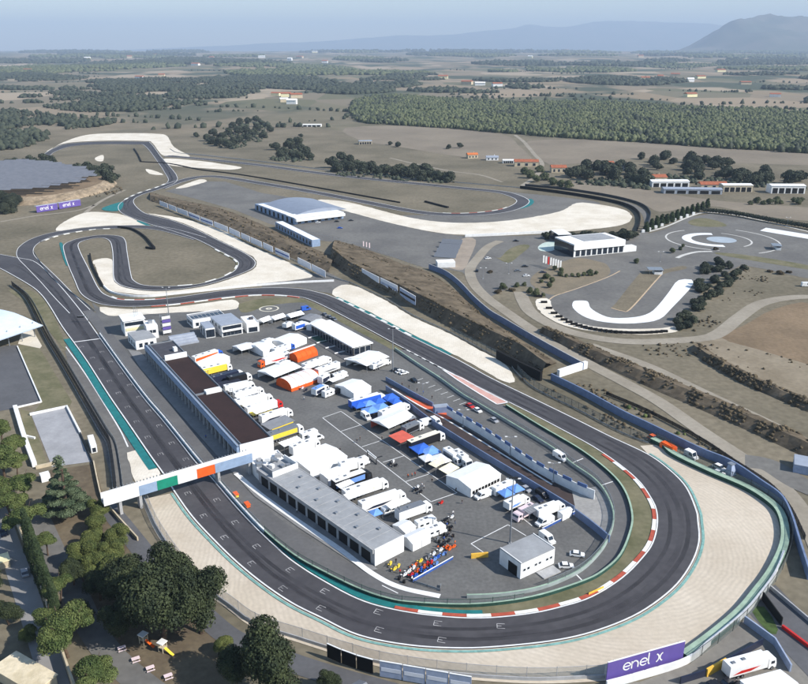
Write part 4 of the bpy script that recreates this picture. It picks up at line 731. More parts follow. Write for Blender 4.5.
def motorhome(a, b, label, paint=PW, W=2.3, H=3.0, L=None, group=None):
    c, yaw, l = line(a, b, H); L = rd(L or max(5.5, min(9.5, l))); r = thing('motorhome', label, 'motorhome', c, yaw, group); x = L / 2
    o = part(r, 'body', (L, W, H), lambda q: q.prism([(-x, .45), (x - 1.4, .45), (x, .5), (x, 1.15), (x - .9, 1.45), (x - .45, 2.1), (x - .6, H - .15), (x - 1.0, H), (-x + .1, H), (-x, H - .15)], 'y', -W / 2, W / 2), paint)
    part(o, 'windscreen', (L, W), lambda q: q.add([(x - .87, -W / 2 + .2, 1.5), (x - .87, W / 2 - .2, 1.5), (x - .48, W / 2 - .2, 2.05), (x - .48, -W / 2 + .2, 2.05)], [(0, 1, 2, 3)]), m_glass)
    for s in (-1, 1):
        for k in range(2): part(o, 'window', (L, W, s, k), lambda q: q.box((-x + 1.4 + k * 2.1, s * (W / 2 + .01), 1.55), (1.1, .05, .6)), m_glass)
    part(r, 'roof_hatch', (L, H), lambda q: q.box((-x + 2, 0, H), (.7, .7, .12)), PSIL); part(r, 'roof_unit', (L, H), lambda q: q.box((.2, .1, H), (1.0, .8, .22)), PGRY)
    wheels(r, (x - 1.0, -x + 1.5), W, 0.34); return r
def caravan(c, yaw, label, group=None):
    r = thing('caravan', label, 'caravan', c, yaw, group); o = part(r, 'body', 1, lambda q: q.prism([(-2.4, .5), (2.0, .5), (2.4, 1.1), (2.1, 2.45), (1.7, 2.6), (-2.0, 2.6), (-2.4, 2.3)], 'y', -1.1, 1.1), PW)
    for s in (-1, 1):
        for k in range(2): part(o, 'window', (s, k), lambda q: q.box((-1.1 + 2 * k, s * 1.11, 1.4), (.9, .05, .6)), m_glass)
    part(r, 'tow_bar', 1, lambda q: q.box((2.9, 0, .45), (1.2, .1, .1)), m_steel); wheels(r, (-.2,), 2.2, .32); return r
def tent(quad, label, fab='white', eave=2.8, rise=1.5, wall=None, open_ends=False, name='marquee', cat='tent', ridge='x', bays=None, group=None):
    """gabled marquee; ridge runs along the first edge of the outline"""
    fr = Frame(quad, eave + 0.4); L, W = rd(fr.L, .5), rd(fr.W, .5); r = thing(name, label, cat, fr.c, fr.yaw, group); F = FAB[fab]; WL = FAB[wall or fab]
    mb = MB(); e = .15; x = L / 2 + e; y = W / 2 + e
    if ridge == 'x': mb.add([(-x, -y, eave), (x, -y, eave), (x, 0, eave + rise), (-x, 0, eave + rise), (x, y, eave), (-x, y, eave)], [(0, 1, 2, 3), (3, 2, 4, 5), (0, 3, 5), (1, 4, 2)])
    else: mb.add([(-x, -y, eave), (-x, y, eave), (0, y, eave + rise), (0, -y, eave + rise), (x, y, eave), (x, -y, eave)], [(1, 0, 3, 2), (2, 3, 5, 4), (0, 5, 3), (1, 2, 4)])
    obj('roof', mb, F, r)
    for sx, sy, dx, dy, op in ((0, -1, L, .06, False), (0, 1, L, .06, False), (1, 0, .06, W, False), (-1, 0, .06, W, False)):
        if open_ends and (sx, sy) in ((0, -1), (-1, 0)): continue
        rbox(r, 'side_wall', sx * (L / 2), sy * (W / 2), 0.1, dx - .1 if dx > 1 else dx, dy - .1 if dy > 1 else dy, eave - .12, WL)
    n = max(2, int(round((L if ridge == 'x' else W) / 4)))
    for i in range(n + 1):
        for s in (-1, 1):
            p = (-L / 2 + L * i / n, s * W / 2) if ridge == 'x' else (s * L / 2, -W / 2 + W * i / n)
            part(r, 'pole', ('p', eave), lambda q: q.box((0, 0, 0), (.12, .12, eave)), m_metal, (p[0], p[1], 0))
    return r, fr
def canopy(px, py, label, fab, s=3.0, yaw=None, h=2.3, group=None):
    r = thing('canopy', label, 'canopy', G(px, py, h + .4).xy.to_3d(), AX if yaw is None else yaw, group); s = s / 2
    part(r, 'roof', (s, h), lambda q: q.add([(-s, -s, h), (s, -s, h), (s, s, h), (-s, s, h), (0, 0, h + .9), (-s, -s, h - .3), (s, -s, h - .3), (s, s, h - .3), (-s, s, h - .3)], [(0, 1, 4), (1, 2, 4), (2, 3, 4), (3, 0, 4), (5, 6, 1, 0), (6, 7, 2, 1), (7, 8, 3, 2), (8, 5, 0, 3)]), FAB[fab])
    for x in (-1, 1):
        for y in (-1, 1): part(r, 'leg', ('l', h), lambda q: q.box((0, 0, 0), (.1, .1, h)), m_metal, (x * (s - .08), y * (s - .08), 0))
    return r
def awning(quad, label, fab, h=2.9, drop=0.5, group=None):
    """flat awning slung from a truck: sheet + poles"""
    fr = Frame(quad, h); L, W = fr.L, fr.W; r = thing('truck_awning', label, 'awning', fr.c, fr.yaw, group); mb = MB(); x, y = L / 2, W / 2
    mb.add([(-x, -y, h - drop), (x, -y, h - drop), (x, y, h), (-x, y, h), (-x, -y, h - drop - .12), (x, -y, h - drop - .12), (x, y, h - .12), (-x, y, h - .12)], [(0, 1, 2, 3), (7, 6, 5, 4), (0, 4, 5, 1), (1, 5, 6, 2), (2, 6, 7, 3), (3, 7, 4, 0)]); obj('sheet', mb, FAB[fab], r)
    for i in range(3): part(r, 'pole', ('ap', round(h - drop, 1)), lambda q: q.box((0, 0, 0), (.1, .1, h - drop)), m_metal, (-x + .1 + (L - .2) * i / 2, -y + .1, 0))
    return r
VX = AX + math.pi / 2
# ---- row behind the brown-roofed garages
truck((193, 357), (221, 348), 'white race truck with red-brown side panel behind first garage roof', PW, PBLU, PORG)
tent([(193.5, 362), (220, 351.5), (227, 357), (201, 368)], 'white flat awning tent beside the yellow-striped truck', 'white', 3.0, .6)
truck((201.5, 368.5), (230.5, 361.5), 'white race truck with yellow stripe along its roof edge', PYEL, PW); truck((210, 377.5), (242, 368.5), 'navy-roofed race truck with white cab', PNVY, PW, roof=PNVY)
awning([(212, 384), (238, 377), (241, 380.5), (216, 387)], 'black awning beside the navy-roofed truck', 'dark')
truck((224, 386), (254, 380), 'plain white truck with narrow roof behind garage ladder'); truck((234, 393), (262.5, 385.5), 'white truck with long dark grey side', PW, PW, PNVY); truck((235, 400.5), (272, 392.5), 'long white truck next to the one with dark side', H=4.0)
truck((246, 408), (281, 398), 'white truck with yellow awning beneath and red box behind cab', PW, PRED); awning([(249, 411), (268, 405), (272, 409), (252, 415)], 'yellow awning hung between white trucks', 'yellow', 2.6)
truck((260, 416), (291, 406.5), 'white truck with rounded white cab near the painted bays', PW, PW); awning([(263, 423), (288, 413.5), (292, 421), (267, 430)], 'charcoal awning on yellow frame behind the long garage', 'grey', 3.4, .3); rbox(bpy.data.objects['truck_awning.002'], 'yellow_frame', 0, -3.2, 2.55, 10, .18, .35, PYEL)
truck((268, 433.5), (302, 422.5), 'grey race truck with yellow-green stripe at the garage end', PGRY, PW, PYEL, roof=PGRY)
truck((291, 447), (318, 437), 'white truck parked beside the largest flat white marquee', PW)
tent([(291, 455), (330, 441.5), (342, 456.5), (308, 471.5)], 'largest flat white marquee behind the link building', 'white', 3.4, .8)
truck((340, 463), (362, 457.5), 'short white truck tucked behind the black-and-blue truck', L=9); tent([(319.5, 472), (341, 464), (350, 469), (328, 477.5)], 'small cream-edged flat tent in front of the short white truck', 'white', 3.2, .3)
truck((333, 481), (370, 468), 'race truck with black side and bright blue stripe', PBLK, PBLK, PLBL); truck((343, 491), (387, 476.5), 'white motorsport truck with red and grey lettering patches on its side', PW); truck((359, 503), (405, 488), 'long all-white articulated truck beside the small caravan', H=4.1)
r = bpy.data.objects['race_truck.013'] if 'race_truck.013' in bpy.data.objects else None
caravan(G(389, 513), VX, 'small white caravan beside the blue pop-up tent'); canopy(375.5, 511, 'single mid-blue pop-up tent beside the small caravan', 'lblue', 3.4)
truck((397, 511), (430, 499.5), 'white truck with grey stripe down its roof by motorcycles', PW, PW, roof=PGRY); motorhome((416, 522), (436, 515), 'white motorhome with two roof hatches behind the parked motorcycles'); motorhome((426, 529.5), (445, 522.5), 'wide white motorhome nearest the row of motorcycles', W=2.5)
tent([(395, 522), (406, 517), (413, 527), (403, 533)], 'square white tent joined to the grey-striped truck', 'white', 2.8, .8); tent([(402, 535), (421, 526.5), (430, 534), (412, 543)], 'white tent at the end corner of the grey-roofed garage', 'white', 2.8, .9)
# awnings filling the gaps between the trucks behind the garages
def gap_awning(a, b, w, label, fab='white', h=3.3):
    A, B = G(a[0], a[1], h), G(b[0], b[1], h); d = (B - A); n = Vector((-d.y, d.x, 0)).normalized() * w / 2; r = thing('truck_awning', label, 'awning', ((A + B) / 2).xy.to_3d(), math.atan2(d.y, d.x)); L = d.length
    mb = MB(); k = 6
    for i in range(k): x0, x1 = -L / 2 + L * i / k, -L / 2 + L * (i + 1) / k; xm = (x0 + x1) / 2; mb.add([(x0, -w / 2, h), (xm, -w / 2, h - .14), (x1, -w / 2, h), (x1, w / 2, h + .25), (xm, w / 2, h + .12), (x0, w / 2, h + .25)], [(0, 1, 4, 5), (1, 2, 3, 4)])
    obj('sheet', mb, FAB[fab], r)
    for x in (-L / 2 + .1, 0, L / 2 - .1): part(r, 'pole', ('gp', h), lambda q: q.box((0, 0, 0), (.1, .1, h - .1)), m_metal, (x, -w / 2 + .1, 0))
for a, b, w, lab, fb in [((228, 391), (250, 384.5), 3.2, 'white awning between the narrow-roofed truck and the dark-sided truck', 'white'), ((236, 397.5), (258, 391), 3.0, 'white awning under the dark-sided truck', 'white'), ((242, 405.5), (266, 398.5), 3.0, 'white awning before the long white truck', 'white'), ((254, 413), (276, 405.5), 3.0, 'white awning between yellow awning and rounded-cab truck', 'white'), ((281, 445), (300, 438), 4.0, 'white awning beside the truck next to the largest marquee', 'white'), ((196, 372), (216, 366), 3.2, 'cream awning beside the yellow-striped truck', 'cream'), ((346, 497.5), (372, 488), 3.4, 'white awning between the lettered truck and the long truck', 'white'), ((338, 487), (352, 481), 3.0, 'white awning behind the black-and-blue truck', 'white'), ((388, 507), (408, 499), 3.2, 'white awning beside the long articulated truck', 'white'), ((266, 355.5), (286, 349), 3.4, 'white awning over the orange-red cab truck trailer', 'white'), ((304, 369), (322, 362), 3.2, 'white awning between the two trucks by the orange dome', 'white'), ((330, 381), (342, 376.5), 3.6, 'white awning at the rounded motorhome', 'white'), ((404, 413), (414, 419), 3.0, 'grey awning behind the red-skirted tent', 'grey'), ((432, 466), (444, 459), 3.4, 'cream awning joining the domed canopy', 'cream'), ((526, 512), (540, 505), 2.8, 'grey awning between pink truck and flat trailer', 'grey')]: gap_awning(a, b, w, lab, fb)
motorhome((300, 434), (318, 428), 'white motorhome at the head of the painted bays', L=7.5); van(G(316, 440), VX, 'white van beside the largest flat marquee', PW, 6, 2.1, 2.6); motorhome((352, 461), (368, 455.5), 'white camper behind the short white truck', L=7); truck((228, 377), (250, 371.5), 'black-topped truck next to the navy-roofed one', PBLK, PW, roof=PBLK, L=11)
# ---- centre of the paddock
tent([(234, 345), (248.5, 341), (254, 346.5), (239.5, 350.5)], 'white tent across from the two-storey office', 'white', 2.8, 1.0, open_ends=True); tent([(252, 342), (266, 339.5), (274, 347), (259.5, 352)], 'white tent beside the blue-cab truck', 'white', 3.0, 1.2)
truck((262, 341), (276, 336.5), 'small white truck behind the white tents', L=8); truck((273, 349), (293, 342), 'white truck with blue cab among white tents', PW, PBLU, H=3.6); tent([(272, 338), (292, 332.5), (304, 337), (287, 346)], 'broad white tent touching the blue-cab truck', 'white', 3.0, 1.0)
truck((290, 350.5), (256, 361), 'white truck with orange-red cab facing the garages', PW, PORG); truck((276, 364), (290, 357), 'short white truck hidden behind the orange-red cab truck', L=8)
tent([(262.5, 368), (288.5, 359), (297, 367.5), (269.5, 379)], 'large plain white marquee left of the orange-ended tent', 'white', 3.2, 1.0, open_ends=True)
# barrel tents
def barrel(quad, label, base_m, roof_m, z=3.2, rise=2.6, stripe=None):
    fr = Frame(quad, z); L, W = fr.L, fr.W; r = thing('barrel_marquee', label, 'tent', fr.c, fr.yaw); n = 12; pts = [(W / 2 * math.cos(math.pi * (1 - k / n)), .2 + (z + rise - .2) * math.sin(math.pi * k / n) ** .6) for k in range(n + 1)]
    mb = MB()
    for k in range(n): (y0, z0), (y1, z1) = pts[k], pts[k + 1]; mb.add([(-L / 2, y0, z0), (L / 2, y0, z0), (L / 2, y1, z1), (-L / 2, y1, z1)], [(0, 1, 2, 3)])
    obj('vault', mb, [roof_m], r)
    for s in (-1, 1): mb = MB(); mb.add([(s * L / 2, p[0], p[1]) for p in pts] + [(s * L / 2, 0, .2)], [tuple(range(n + 1))] if s > 0 else [tuple(range(n, -1, -1))]); obj('end_panel', mb, base_m, r)
    for s in (-1, 1): rbox(r, 'side_band', 0, s * (W / 2 + .02), .2, L, .1, 1.5, base_m)
    if stripe: rbox(r, 'white_beam', 0, 0, z + rise + .02, L + 4, 1.0, .25, stripe)
    for k in range(5): mb = MB(); [mb.tube((0, p[0] * 1.01, p[1] + .03), (0, q[0] * 1.01, q[1] + .03), .09, 4) for p, q in zip(pts, pts[1:])]; o = obj('rib', mb, base_m, r); o.location = (-L / 2 + L * k / 4, 0, 0)
    return r
barrel([(279, 378), (308, 368.5), (316, 377), (288.5, 387)], 'white barrel-roofed hospitality tent with orange ends', FAB['orange'], FAB['white'], 3.0, 1.6); barrel([(288, 353), (308, 346.5), (316, 351), (296, 358.5)], 'bright orange dome tent crossed by a white beam', FAB['orange'], FAB['orange'], 2.6, 1.6, m_wwall)
truck((303, 364.5), (330, 354.5), 'white truck behind the orange dome tent', PW); truck((338, 361.5), (312, 371), 'white truck with orange cab front', PW, PORG); motorhome((332, 375), (347, 370), 'rounded white bus-like motorhome behind the striped truck', W=2.5, L=8); truck((320, 377), (331, 371.5), 'short black-sided white truck by the orange-ended tent', PW, PBLK, PNVY, L=8)
tent([(339, 382.5), (355.5, 377), (368, 386.5), (349.5, 394)], 'white tent with vehicles beside the blue canopies', 'white', 3.0, 1.2); truck((314, 389), (326, 383), 'white workshop truck with blue-grey stripes and open side', PW, PW, PNVY, L=8.5, H=3.6, roof=PLBL); motorhome((322, 392), (335, 387), 'compact white camper next to the workshop truck', L=6)
van(G(340, 393), VX, 'black van squeezed beside the white tent', PBLK)
# ---- far top cluster
for k, (px, py, lab) in enumerate(((264, 318.5, 'white tunnel tent nearest the kiosk'), (277, 316, 'middle white tunnel tent of the three'), (294, 313.5, 'white tunnel tent next to the blue van'))):
    dx = 6 + k * .9; tent([(px - dx, py + .5), (px + dx - 2, py - 3), (px + dx, py + .5), (px - dx + 3, py + 4)], lab, 'white', 2.6, 1.4, open_ends=True)
van(G(306, 310.5), VX, 'blue van parked at the end of the white tunnel tents', PBLU, H=2.7); truck((293, 324.5), (308, 320), 'white truck with blue side near the pavilion', PW, PW, PBLU, L=9.5); truck((284, 324), (292, 320), 'short white truck with open tail by the white cubes', L=7, H=3.2)
tent([(308, 323), (318, 317.5), (326, 321.5), (316, 327)], 'white tent at the upper end of the long pavilion', 'white', 3.0, .8); tent([(300, 317), (312, 312), (320, 316), (309, 321)], 'grey flat tent beyond the pavilion', 'grey', 3.0, .4)
tent([(350.5, 356), (373.4, 348.5), (384, 357), (362.5, 368)], 'white ribbed tent at the lower end of the long pavilion', 'white', 3.2, 1.0, open_ends=True); truck((368, 366), (392, 356.5), 'white low trailer beside the ribbed tent', PW, PW, H=3.0, L=12)
for k, (px, py) in enumerate(((325, 315.5), (330, 318), (334, 320))): car(G(px, py), AX, 'dark car parked beyond the long pavilion', PGRY, group='dark cars behind the pavilion')
# ---- right-hand row
truck((349, 401), (385, 391.5), 'white-roofed blue race truck along the blue canopies', PBLU, PW, roof=PW)
for k, (px, py, s, f, lab) in enumerate(((359, 403.5, 5.5, 'blue', 'royal blue canopy against the blue truck'), (368, 402, 5, 'lblue', 'pale blue canopy between two royal blue ones'), (378, 399.5, 5, 'blue', 'royal blue canopy with a dark opening'), (390, 396, 6, 'blue', 'royal blue canopy behind the white cab'), (370, 409, 5.5, 'lblue', 'pale blue canopy touching the ribbed white tent'), (381, 405.5, 5.5, 'lblue', 'pale blue canopy in the second row of canopies'), (395, 400, 4.5, 'blue', 'small royal blue canopy by the sunken lane'))): canopy(px, py, lab, f, s)
truck((380, 412), (408, 401), 'white truck rising behind the big ribbed white tent', PW); tent([(373.5, 417), (402, 407), (410, 417), (386, 430)], 'big white tent with red skirt beside pale blue canopies', 'white', 3.2, 1.2, 'red', open_ends=True)
van(G(366, 418.5), AX, 'white van with black bonnet before the red-skirted tent', PW); truck((404, 427), (421, 419.5), 'grey box truck with dark side and white cab', PGRY, PW, PBLK, L=10, roof=PGRY); van(G(427, 425), VX, 'white delivery van beside the grey box truck', PW, 6, 2.1, 2.8); van(G(436, 424), AX, 'white van parked along the blue screen wall', PW)
awning([(391, 434.5), (405, 429), (412, 436.5), (398, 443)], 'coral red awning between the tents and the black trailer', 'red', 3.0, .6); truck((409, 441.5), (443, 429.5), 'black-sided trailer truck with white roof and white cab', PBLK, PW, roof=PCRM)
canopy(421, 447, 'bright blue canopy next to the black-sided trailer', 'blue', 6.5); canopy(430, 449.5, 'bright blue canopy with peaked top before the white boxes', 'lblue', 6); canopy(427, 456.5, 'small white canopy below the bright blue ones', 'white', 4.5); canopy(439, 458, 'domed white canopy beside the cream awning', 'white', 6.5); awning([(440, 468), (452, 461.5), (458, 467), (446, 474)], 'cream awning against the grand white marquee', 'cream', 2.8)
truck((446, 447), (461, 457), 'white box truck with dark side standing along the fence', PW, PW, PGRY, L=9); truck((456, 449.5), (469, 459), 'plain white box truck standing along the fence', PW, PW, L=9)
r, fr = tent([(449, 473), (478, 460), (499.5, 473.5), (468, 489)], 'grand white gabled marquee with row of square windows', 'white', 3.6, 1.2); windows(r, fr, 'f', 9, 1.0, 2.2, 1.1, .6, 'window', m_dark)
van(G(483, 497.5), VX + math.pi, 'white minibus parked against the grand marquee', PW, 6, 2.1, 2.4); motorhome((493, 488), (515, 478.5), 'white motorhome between minibus and light blue canopies', L=9.5, H=3.2)
canopy(506, 491.5, 'light blue canopy beside the long white motorhome', 'lblue', 4.2); canopy(516, 487, 'light blue canopy nearer the screen wall', 'lblue', 4.2); truck((508, 502), (526, 494), 'white truck next to light blue canopies', L=9.5, H=3.2); truck((532, 504.5), (517, 512), 'pale pink truck beside the white one', PPNK, PPNK, L=8.5, H=3.2, roof=PPNK)
car(G(526, 490.5), AX, 'silver car parked under the screen wall', PSIL); van(G(542, 496), AX, 'dark grey van parked along the screen wall', PBLK, 5, 1.9, 2.0); car(G(538, 500.5), AX, 'navy car beside the dark grey van', PNVY)
truck((536, 509.5), (563, 500), 'long flat white trailer truck at the end of the row', PW, PW, H=3.4); van(G(544.5, 524), VX + math.pi, 'rounded white van at the end of the paddock row', PW, 6.2, 2.1, 2.5); tent([(558.5, 510), (568, 505.5), (572, 508.5), (562, 513.5)], 'small square white tent at the corner of the blue railing', 'white', 2.6, .4)
# ---- cars in the parking strip, on the service lane and elsewhere
CARS = [(400, 372.5, PW, 'white car at the upper end of the parking strip'), (404, 374, PW, 'white hatchback second in the parking strip'), (396, 371, PBLK, 'black car tight in the corner of the parking strip'), (470, 407, PRED, 'red car in the parking strip'), (477.5, 411.5, PW, 'white-and-black car next to the red one'), (494, 421.5, PSIL, 'silver car alone in the parking strip'), (414, 381.5, PBLK, 'black car between marked bays')]
for px, py, m, lab in CARS: car(G(px, py), VX if px < 410 else AX, lab, m)
van(G(560, 459), AX, 'white van driving on the service lane', PW, 6, 2.1, 2.5); car(G(719, 469), AX, 'white estate car behind the green barrier', PW, 4.8, 1.9, 1.7); car(G(718.5, 474), AX + .2, 'white car nose to the green barrier', PW); van(G(691, 458), AX, 'white truck cab parked behind the green barrier', PW, 5, 2.2, 2.8); car(G(653, 440), AX, 'orange utility truck behind the track fence', PORG, 4.6, 1.9, 2.0)
car(G(577, 556), AX + .8, 'white convertible on the paddock corner', PW); car(G(566, 567.5), AX + 1.0, 'white car with dark wheels beside the shed slab', PW); van(G(547, 541), AX, 'white van hidden behind the shed', PW)
for px, py, m, lab, yw in [(337, 222, PBLK, 'dark car on the upper paddock', 0), (351, 221, PBLK, 'black car near the vaulted hall', .2), (318, 223, PW, 'white car by the hall canopy', .1), (340, 228.5, PBLU, 'blue car beside the hall', 0), (488, 259, PW, 'white car in the upper car park', .3), (516, 241.5, PBLK, 'black car at the top of the car park', 0), (518, 271.5, PGRY, 'grey car in the lower car park row', .1), (526.5, 276.5, PW, 'white saloon in the lower car park row', .1), (543, 273, PNVY, 'navy car in the lower car park row', .1), (525, 267, PBLK, 'black car by the shrubs of the car park', .1), (477, 271.5, PBLK, 'black car at the gate of the car park', 1.4)]: car(G(px, py), yw, lab, m)
van(G(324, 219), .1, 'white van unloading at the vaulted hall', PW); van(G(806, 286.5), 0, 'white camper van on the track beside the course', PW, 6, 2.2, 2.8)
# solar tilt racks in the upper paddock
for k in range(4): r = thing('tilted_rack', 'slanted blue-grey panel rack in a row of four on the upper paddock', 'rack', G(452 - k * 2.2, 243.5 + k * 4.6), -.3, 'row of slanted racks'); mb = MB(); mb.add([(-8, -2.2, .4), (8, -2.2, .4), (8, 1.6, 3), (-8, 1.6, 3), (8, 1.8, 2.9), (-8, 1.8, 2.9)], [(0, 1, 2, 3), (3, 2, 4, 5)]); obj('panel', mb, PGRY, r); [rbox(r, 'leg', x, 2.4, 0, .2, .2, 2.9, m_metal) for x in (-7, 0, 7)]
r, fr = block('container', 'white container beside the slanted racks', 'container', [(437, 262), (439, 265), (454, 260.5), (452, 257.5)], 3.4, m_wwall, m_wroof); windows(r, fr, 'f', 1, .5, 2.4, 1.0)
# lower right corner of the picture
truck((727, 664), (774, 651), 'white box truck with rounded cab in the lower yard', PW, PW, H=4.0); tent([(748, 676), (788, 668), (806, 700), (764, 715)], 'large white awning tent in the lower yard', 'white', 3.4, .8)
for k, (px, py) in enumerate(((712, 687), (728, 684))): car(G(px, py), VX, 'black car parked behind the yellow-framed board', PBLK, group='black cars in the lower yard')
# ---- motorcycles
def moto(c, yaw, m, label, lean=0.0, group=None):
    r = thing('motorcycle', label, 'motorcycle', c, yaw, group)
    for x in (-.68, .68): t = part(r, 'wheel', 'moto', lambda b: b.wheel((0, 0, 0), .31, .16, 14), m_rub, (x, 0, .31)); part(t, 'rim', 'moto', lambda b: b.wheel((0, 0, 0), .2, .18, 10), m_rim)
    part(r, 'fairing', 'f', lambda b: b.prism([(-.35, .3), (.35, .25), (.8, .72), (.72, 1.0), (.45, 1.12), (.2, .92), (-.3, .85)], 'y', -.22, .22), m); part(r, 'tail', 't', lambda b: b.prism([(-.35, .78), (-1.0, .95), (-.95, 1.05), (-.3, .9)], 'y', -.12, .12), m)
    part(r, 'seat', 's', lambda b: b.box((-.35, 0, .86), (.6, .26, .1)), m_rub); part(r, 'handlebar', 'h', lambda b: b.box((.45, 0, .98), (.06, .7, .06)), m_steel); part(r, 'fork', 'k', lambda b: (b.tube((.68, .1, .31), (.5, .1, .95), .04, 5), b.tube((.68, -.1, .31), (.5, -.1, .95), .04, 5)), m_steel); return r
BIKES = [(408, 573.5, PW, 'white'), (413, 570, PW, 'white'), (417, 573, PORG, 'orange'), (424, 569, PORG, 'orange'), (431, 564.5, PRED, 'red'), (420, 563, PYEL, 'yellow'), (433, 556, PW, 'white'), (428, 559, PGRY, 'grey'), (441, 547, PBLK, 'black'), (449, 551, PORG, 'orange'), (453, 548.5, PORG, 'orange'), (443, 556, PLBL, 'light blue'), (437, 559, PBLU, 'blue'), (446, 538, PBLK, 'black'), (451, 519, PW, 'white'), (416, 491.5, PBLK, 'black'), (420, 493.5, PBLK, 'black'), (391, 465, PBLK, 'black'), (395, 467, PBLK, 'black'), (441, 504.5, PRED, 'red'), (302, 389.5, PPNK, 'pale pink'), (306, 391.5, PNVY, 'navy'), (398, 568.5, PYEL, 'yellow'), (390, 566, PYEL, 'yellow')]
BIKES += [(404, 577, PW, 'white'), (411, 577, PRED, 'red'), (415, 567, PORG, 'orange'), (421, 571.5, PBLU, 'blue'), (427, 566, PRED, 'red'), (434, 561.5, PLBL, 'light blue'), (440, 552, PW, 'white'), (446, 549, PORG, 'orange'), (424, 574, PBLU, 'blue'), (430, 570, PBLU, 'blue'), (436, 566, PLBL, 'light blue'), (415, 578, PBLU, 'blue'), (450, 529, PBLK, 'black'), (445, 522, PBLK, 'black'), (394, 571, PYEL, 'yellow'), (417, 489, PW, 'white'), (393, 463.5, PW, 'white'), (437, 541, PGRY, 'grey'), (448, 543, PBLK, 'black')]
for px, py, m, cn in BIKES:
    d = 'in the row by the blue railing' if 403 < px < 455 and py > 540 else ('standing in the open paddock' if py > 460 and px > 385 and py < 540 else ('beside the workshop truck' if px < 310 else 'at the corner of the grey garage'))
    q_ = moto(G(px, py), random.uniform(.3, 1.2), m, f'{cn} race motorcycle {d}', group='race motorcycles in the paddock'); q_.scale = (1.18,) * 3
# ---- people: one continuous skinned body, clothes by zone
def person_mesh(stride, arm):
    J = [(0, 0, .95, .15, .11), (0, 0, 1.2, .16, .11), (0, 0, 1.42, .17, .1), (0, 0, 1.53, .06, .06), (0, .01, 1.66, .095, .11), (0, .01, 1.76, .075, .085), (.1, 0, .9, .1, .1), (.11, stride, .5, .07, .07), (.11, -stride * .2, .08, .05, .05), (.11, .13 - stride * .2, .04, .045, .035), (-.1, 0, .9, .1, .1), (-.11, -stride, .5, .07, .07), (-.11, -stride * 1.6, .09, .05, .05), (-.11, .13 - stride * 1.6, .04, .045, .035), (.21, 0, 1.4, .06, .06), (.26, arm, 1.13, .045, .045), (.25, .12 + arm, .9, .035, .035), (.25, .16 + arm, .8, .04, .025), (-.21, 0, 1.4, .06, .06), (-.26, -arm, 1.13, .045, .045), (-.25, .1, .9, .035, .035), (-.25, .12, .8, .04, .025)]
    E_ = [(0, 1), (1, 2), (2, 3), (3, 4), (4, 5), (0, 6), (6, 7), (7, 8), (8, 9), (0, 10), (10, 11), (11, 12), (12, 13), (2, 14), (14, 15), (15, 16), (16, 17), (2, 18), (18, 19), (19, 20), (20, 21)]
    me = bpy.data.meshes.new('body_src'); me.from_pydata([j[:3] for j in J], E_, []); o = bpy.data.objects.new('body_src', me); COL.objects.link(o)
    md = o.modifiers.new('skin', 'SKIN'); md.use_smooth_shade = True
    if not me.skin_vertices: bpy.context.view_layer.objects.active = o
    for v, j in zip(me.skin_vertices[0].data, J): v.radius = (j[3], j[4])
    me.skin_vertices[0].data[0].use_root = True; o.modifiers.new('sub', 'SUBSURF').levels = 1
    dg = bpy.context.evaluated_depsgraph_get(); em = bpy.data.meshes.new_from_object(o.evaluated_get(dg)); bpy.data.objects.remove(o); return em
SKIN = mat('skin', (196, 150, 122), 0.6); HAIR = mat('hair', (40, 30, 24), 0.8); TROU = [mat('trousers_dark', (36, 38, 46), .9), mat('trousers_denim', (62, 78, 108), .9)]
SHIRT = {'white': mat('shirt_white', (230, 230, 228), .9), 'black': mat('shirt_black', (24, 24, 26), .9), 'red': mat('shirt_red', (186, 44, 40), .9), 'orange': mat('shirt_orange', (226, 104, 40), .9), 'blue': mat('shirt_blue', (50, 90, 170), .9)}
base = [person_mesh(.08, .0), person_mesh(.2, .12)]; _pm = {}
def person(px, py, shirt, pose, yaw, label):
    k = (shirt, pose)
    if k not in _pm:
        me = base[pose].copy(); me.name = 'person'; me.materials.clear(); [me.materials.append(m) for m in (SHIRT[shirt], TROU[pose], SKIN, HAIR)]
        for p in me.polygons:
            z = p.center.z; x = abs(p.center.x); p.material_index = 3 if z > 1.7 or (z > 1.6 and p.center.y < -.03) else 2 if z > 1.5 or (z < .98 and x > .2) else 0 if z > .95 else 1
        _pm[k] = me
    o = bpy.data.objects.new('person', _pm[k]); COL.objects.link(o); o.location = G(px, py); o.rotation_euler = (0, 0, yaw); tag(o, label, 'person', 'people walking about the paddock'); return o
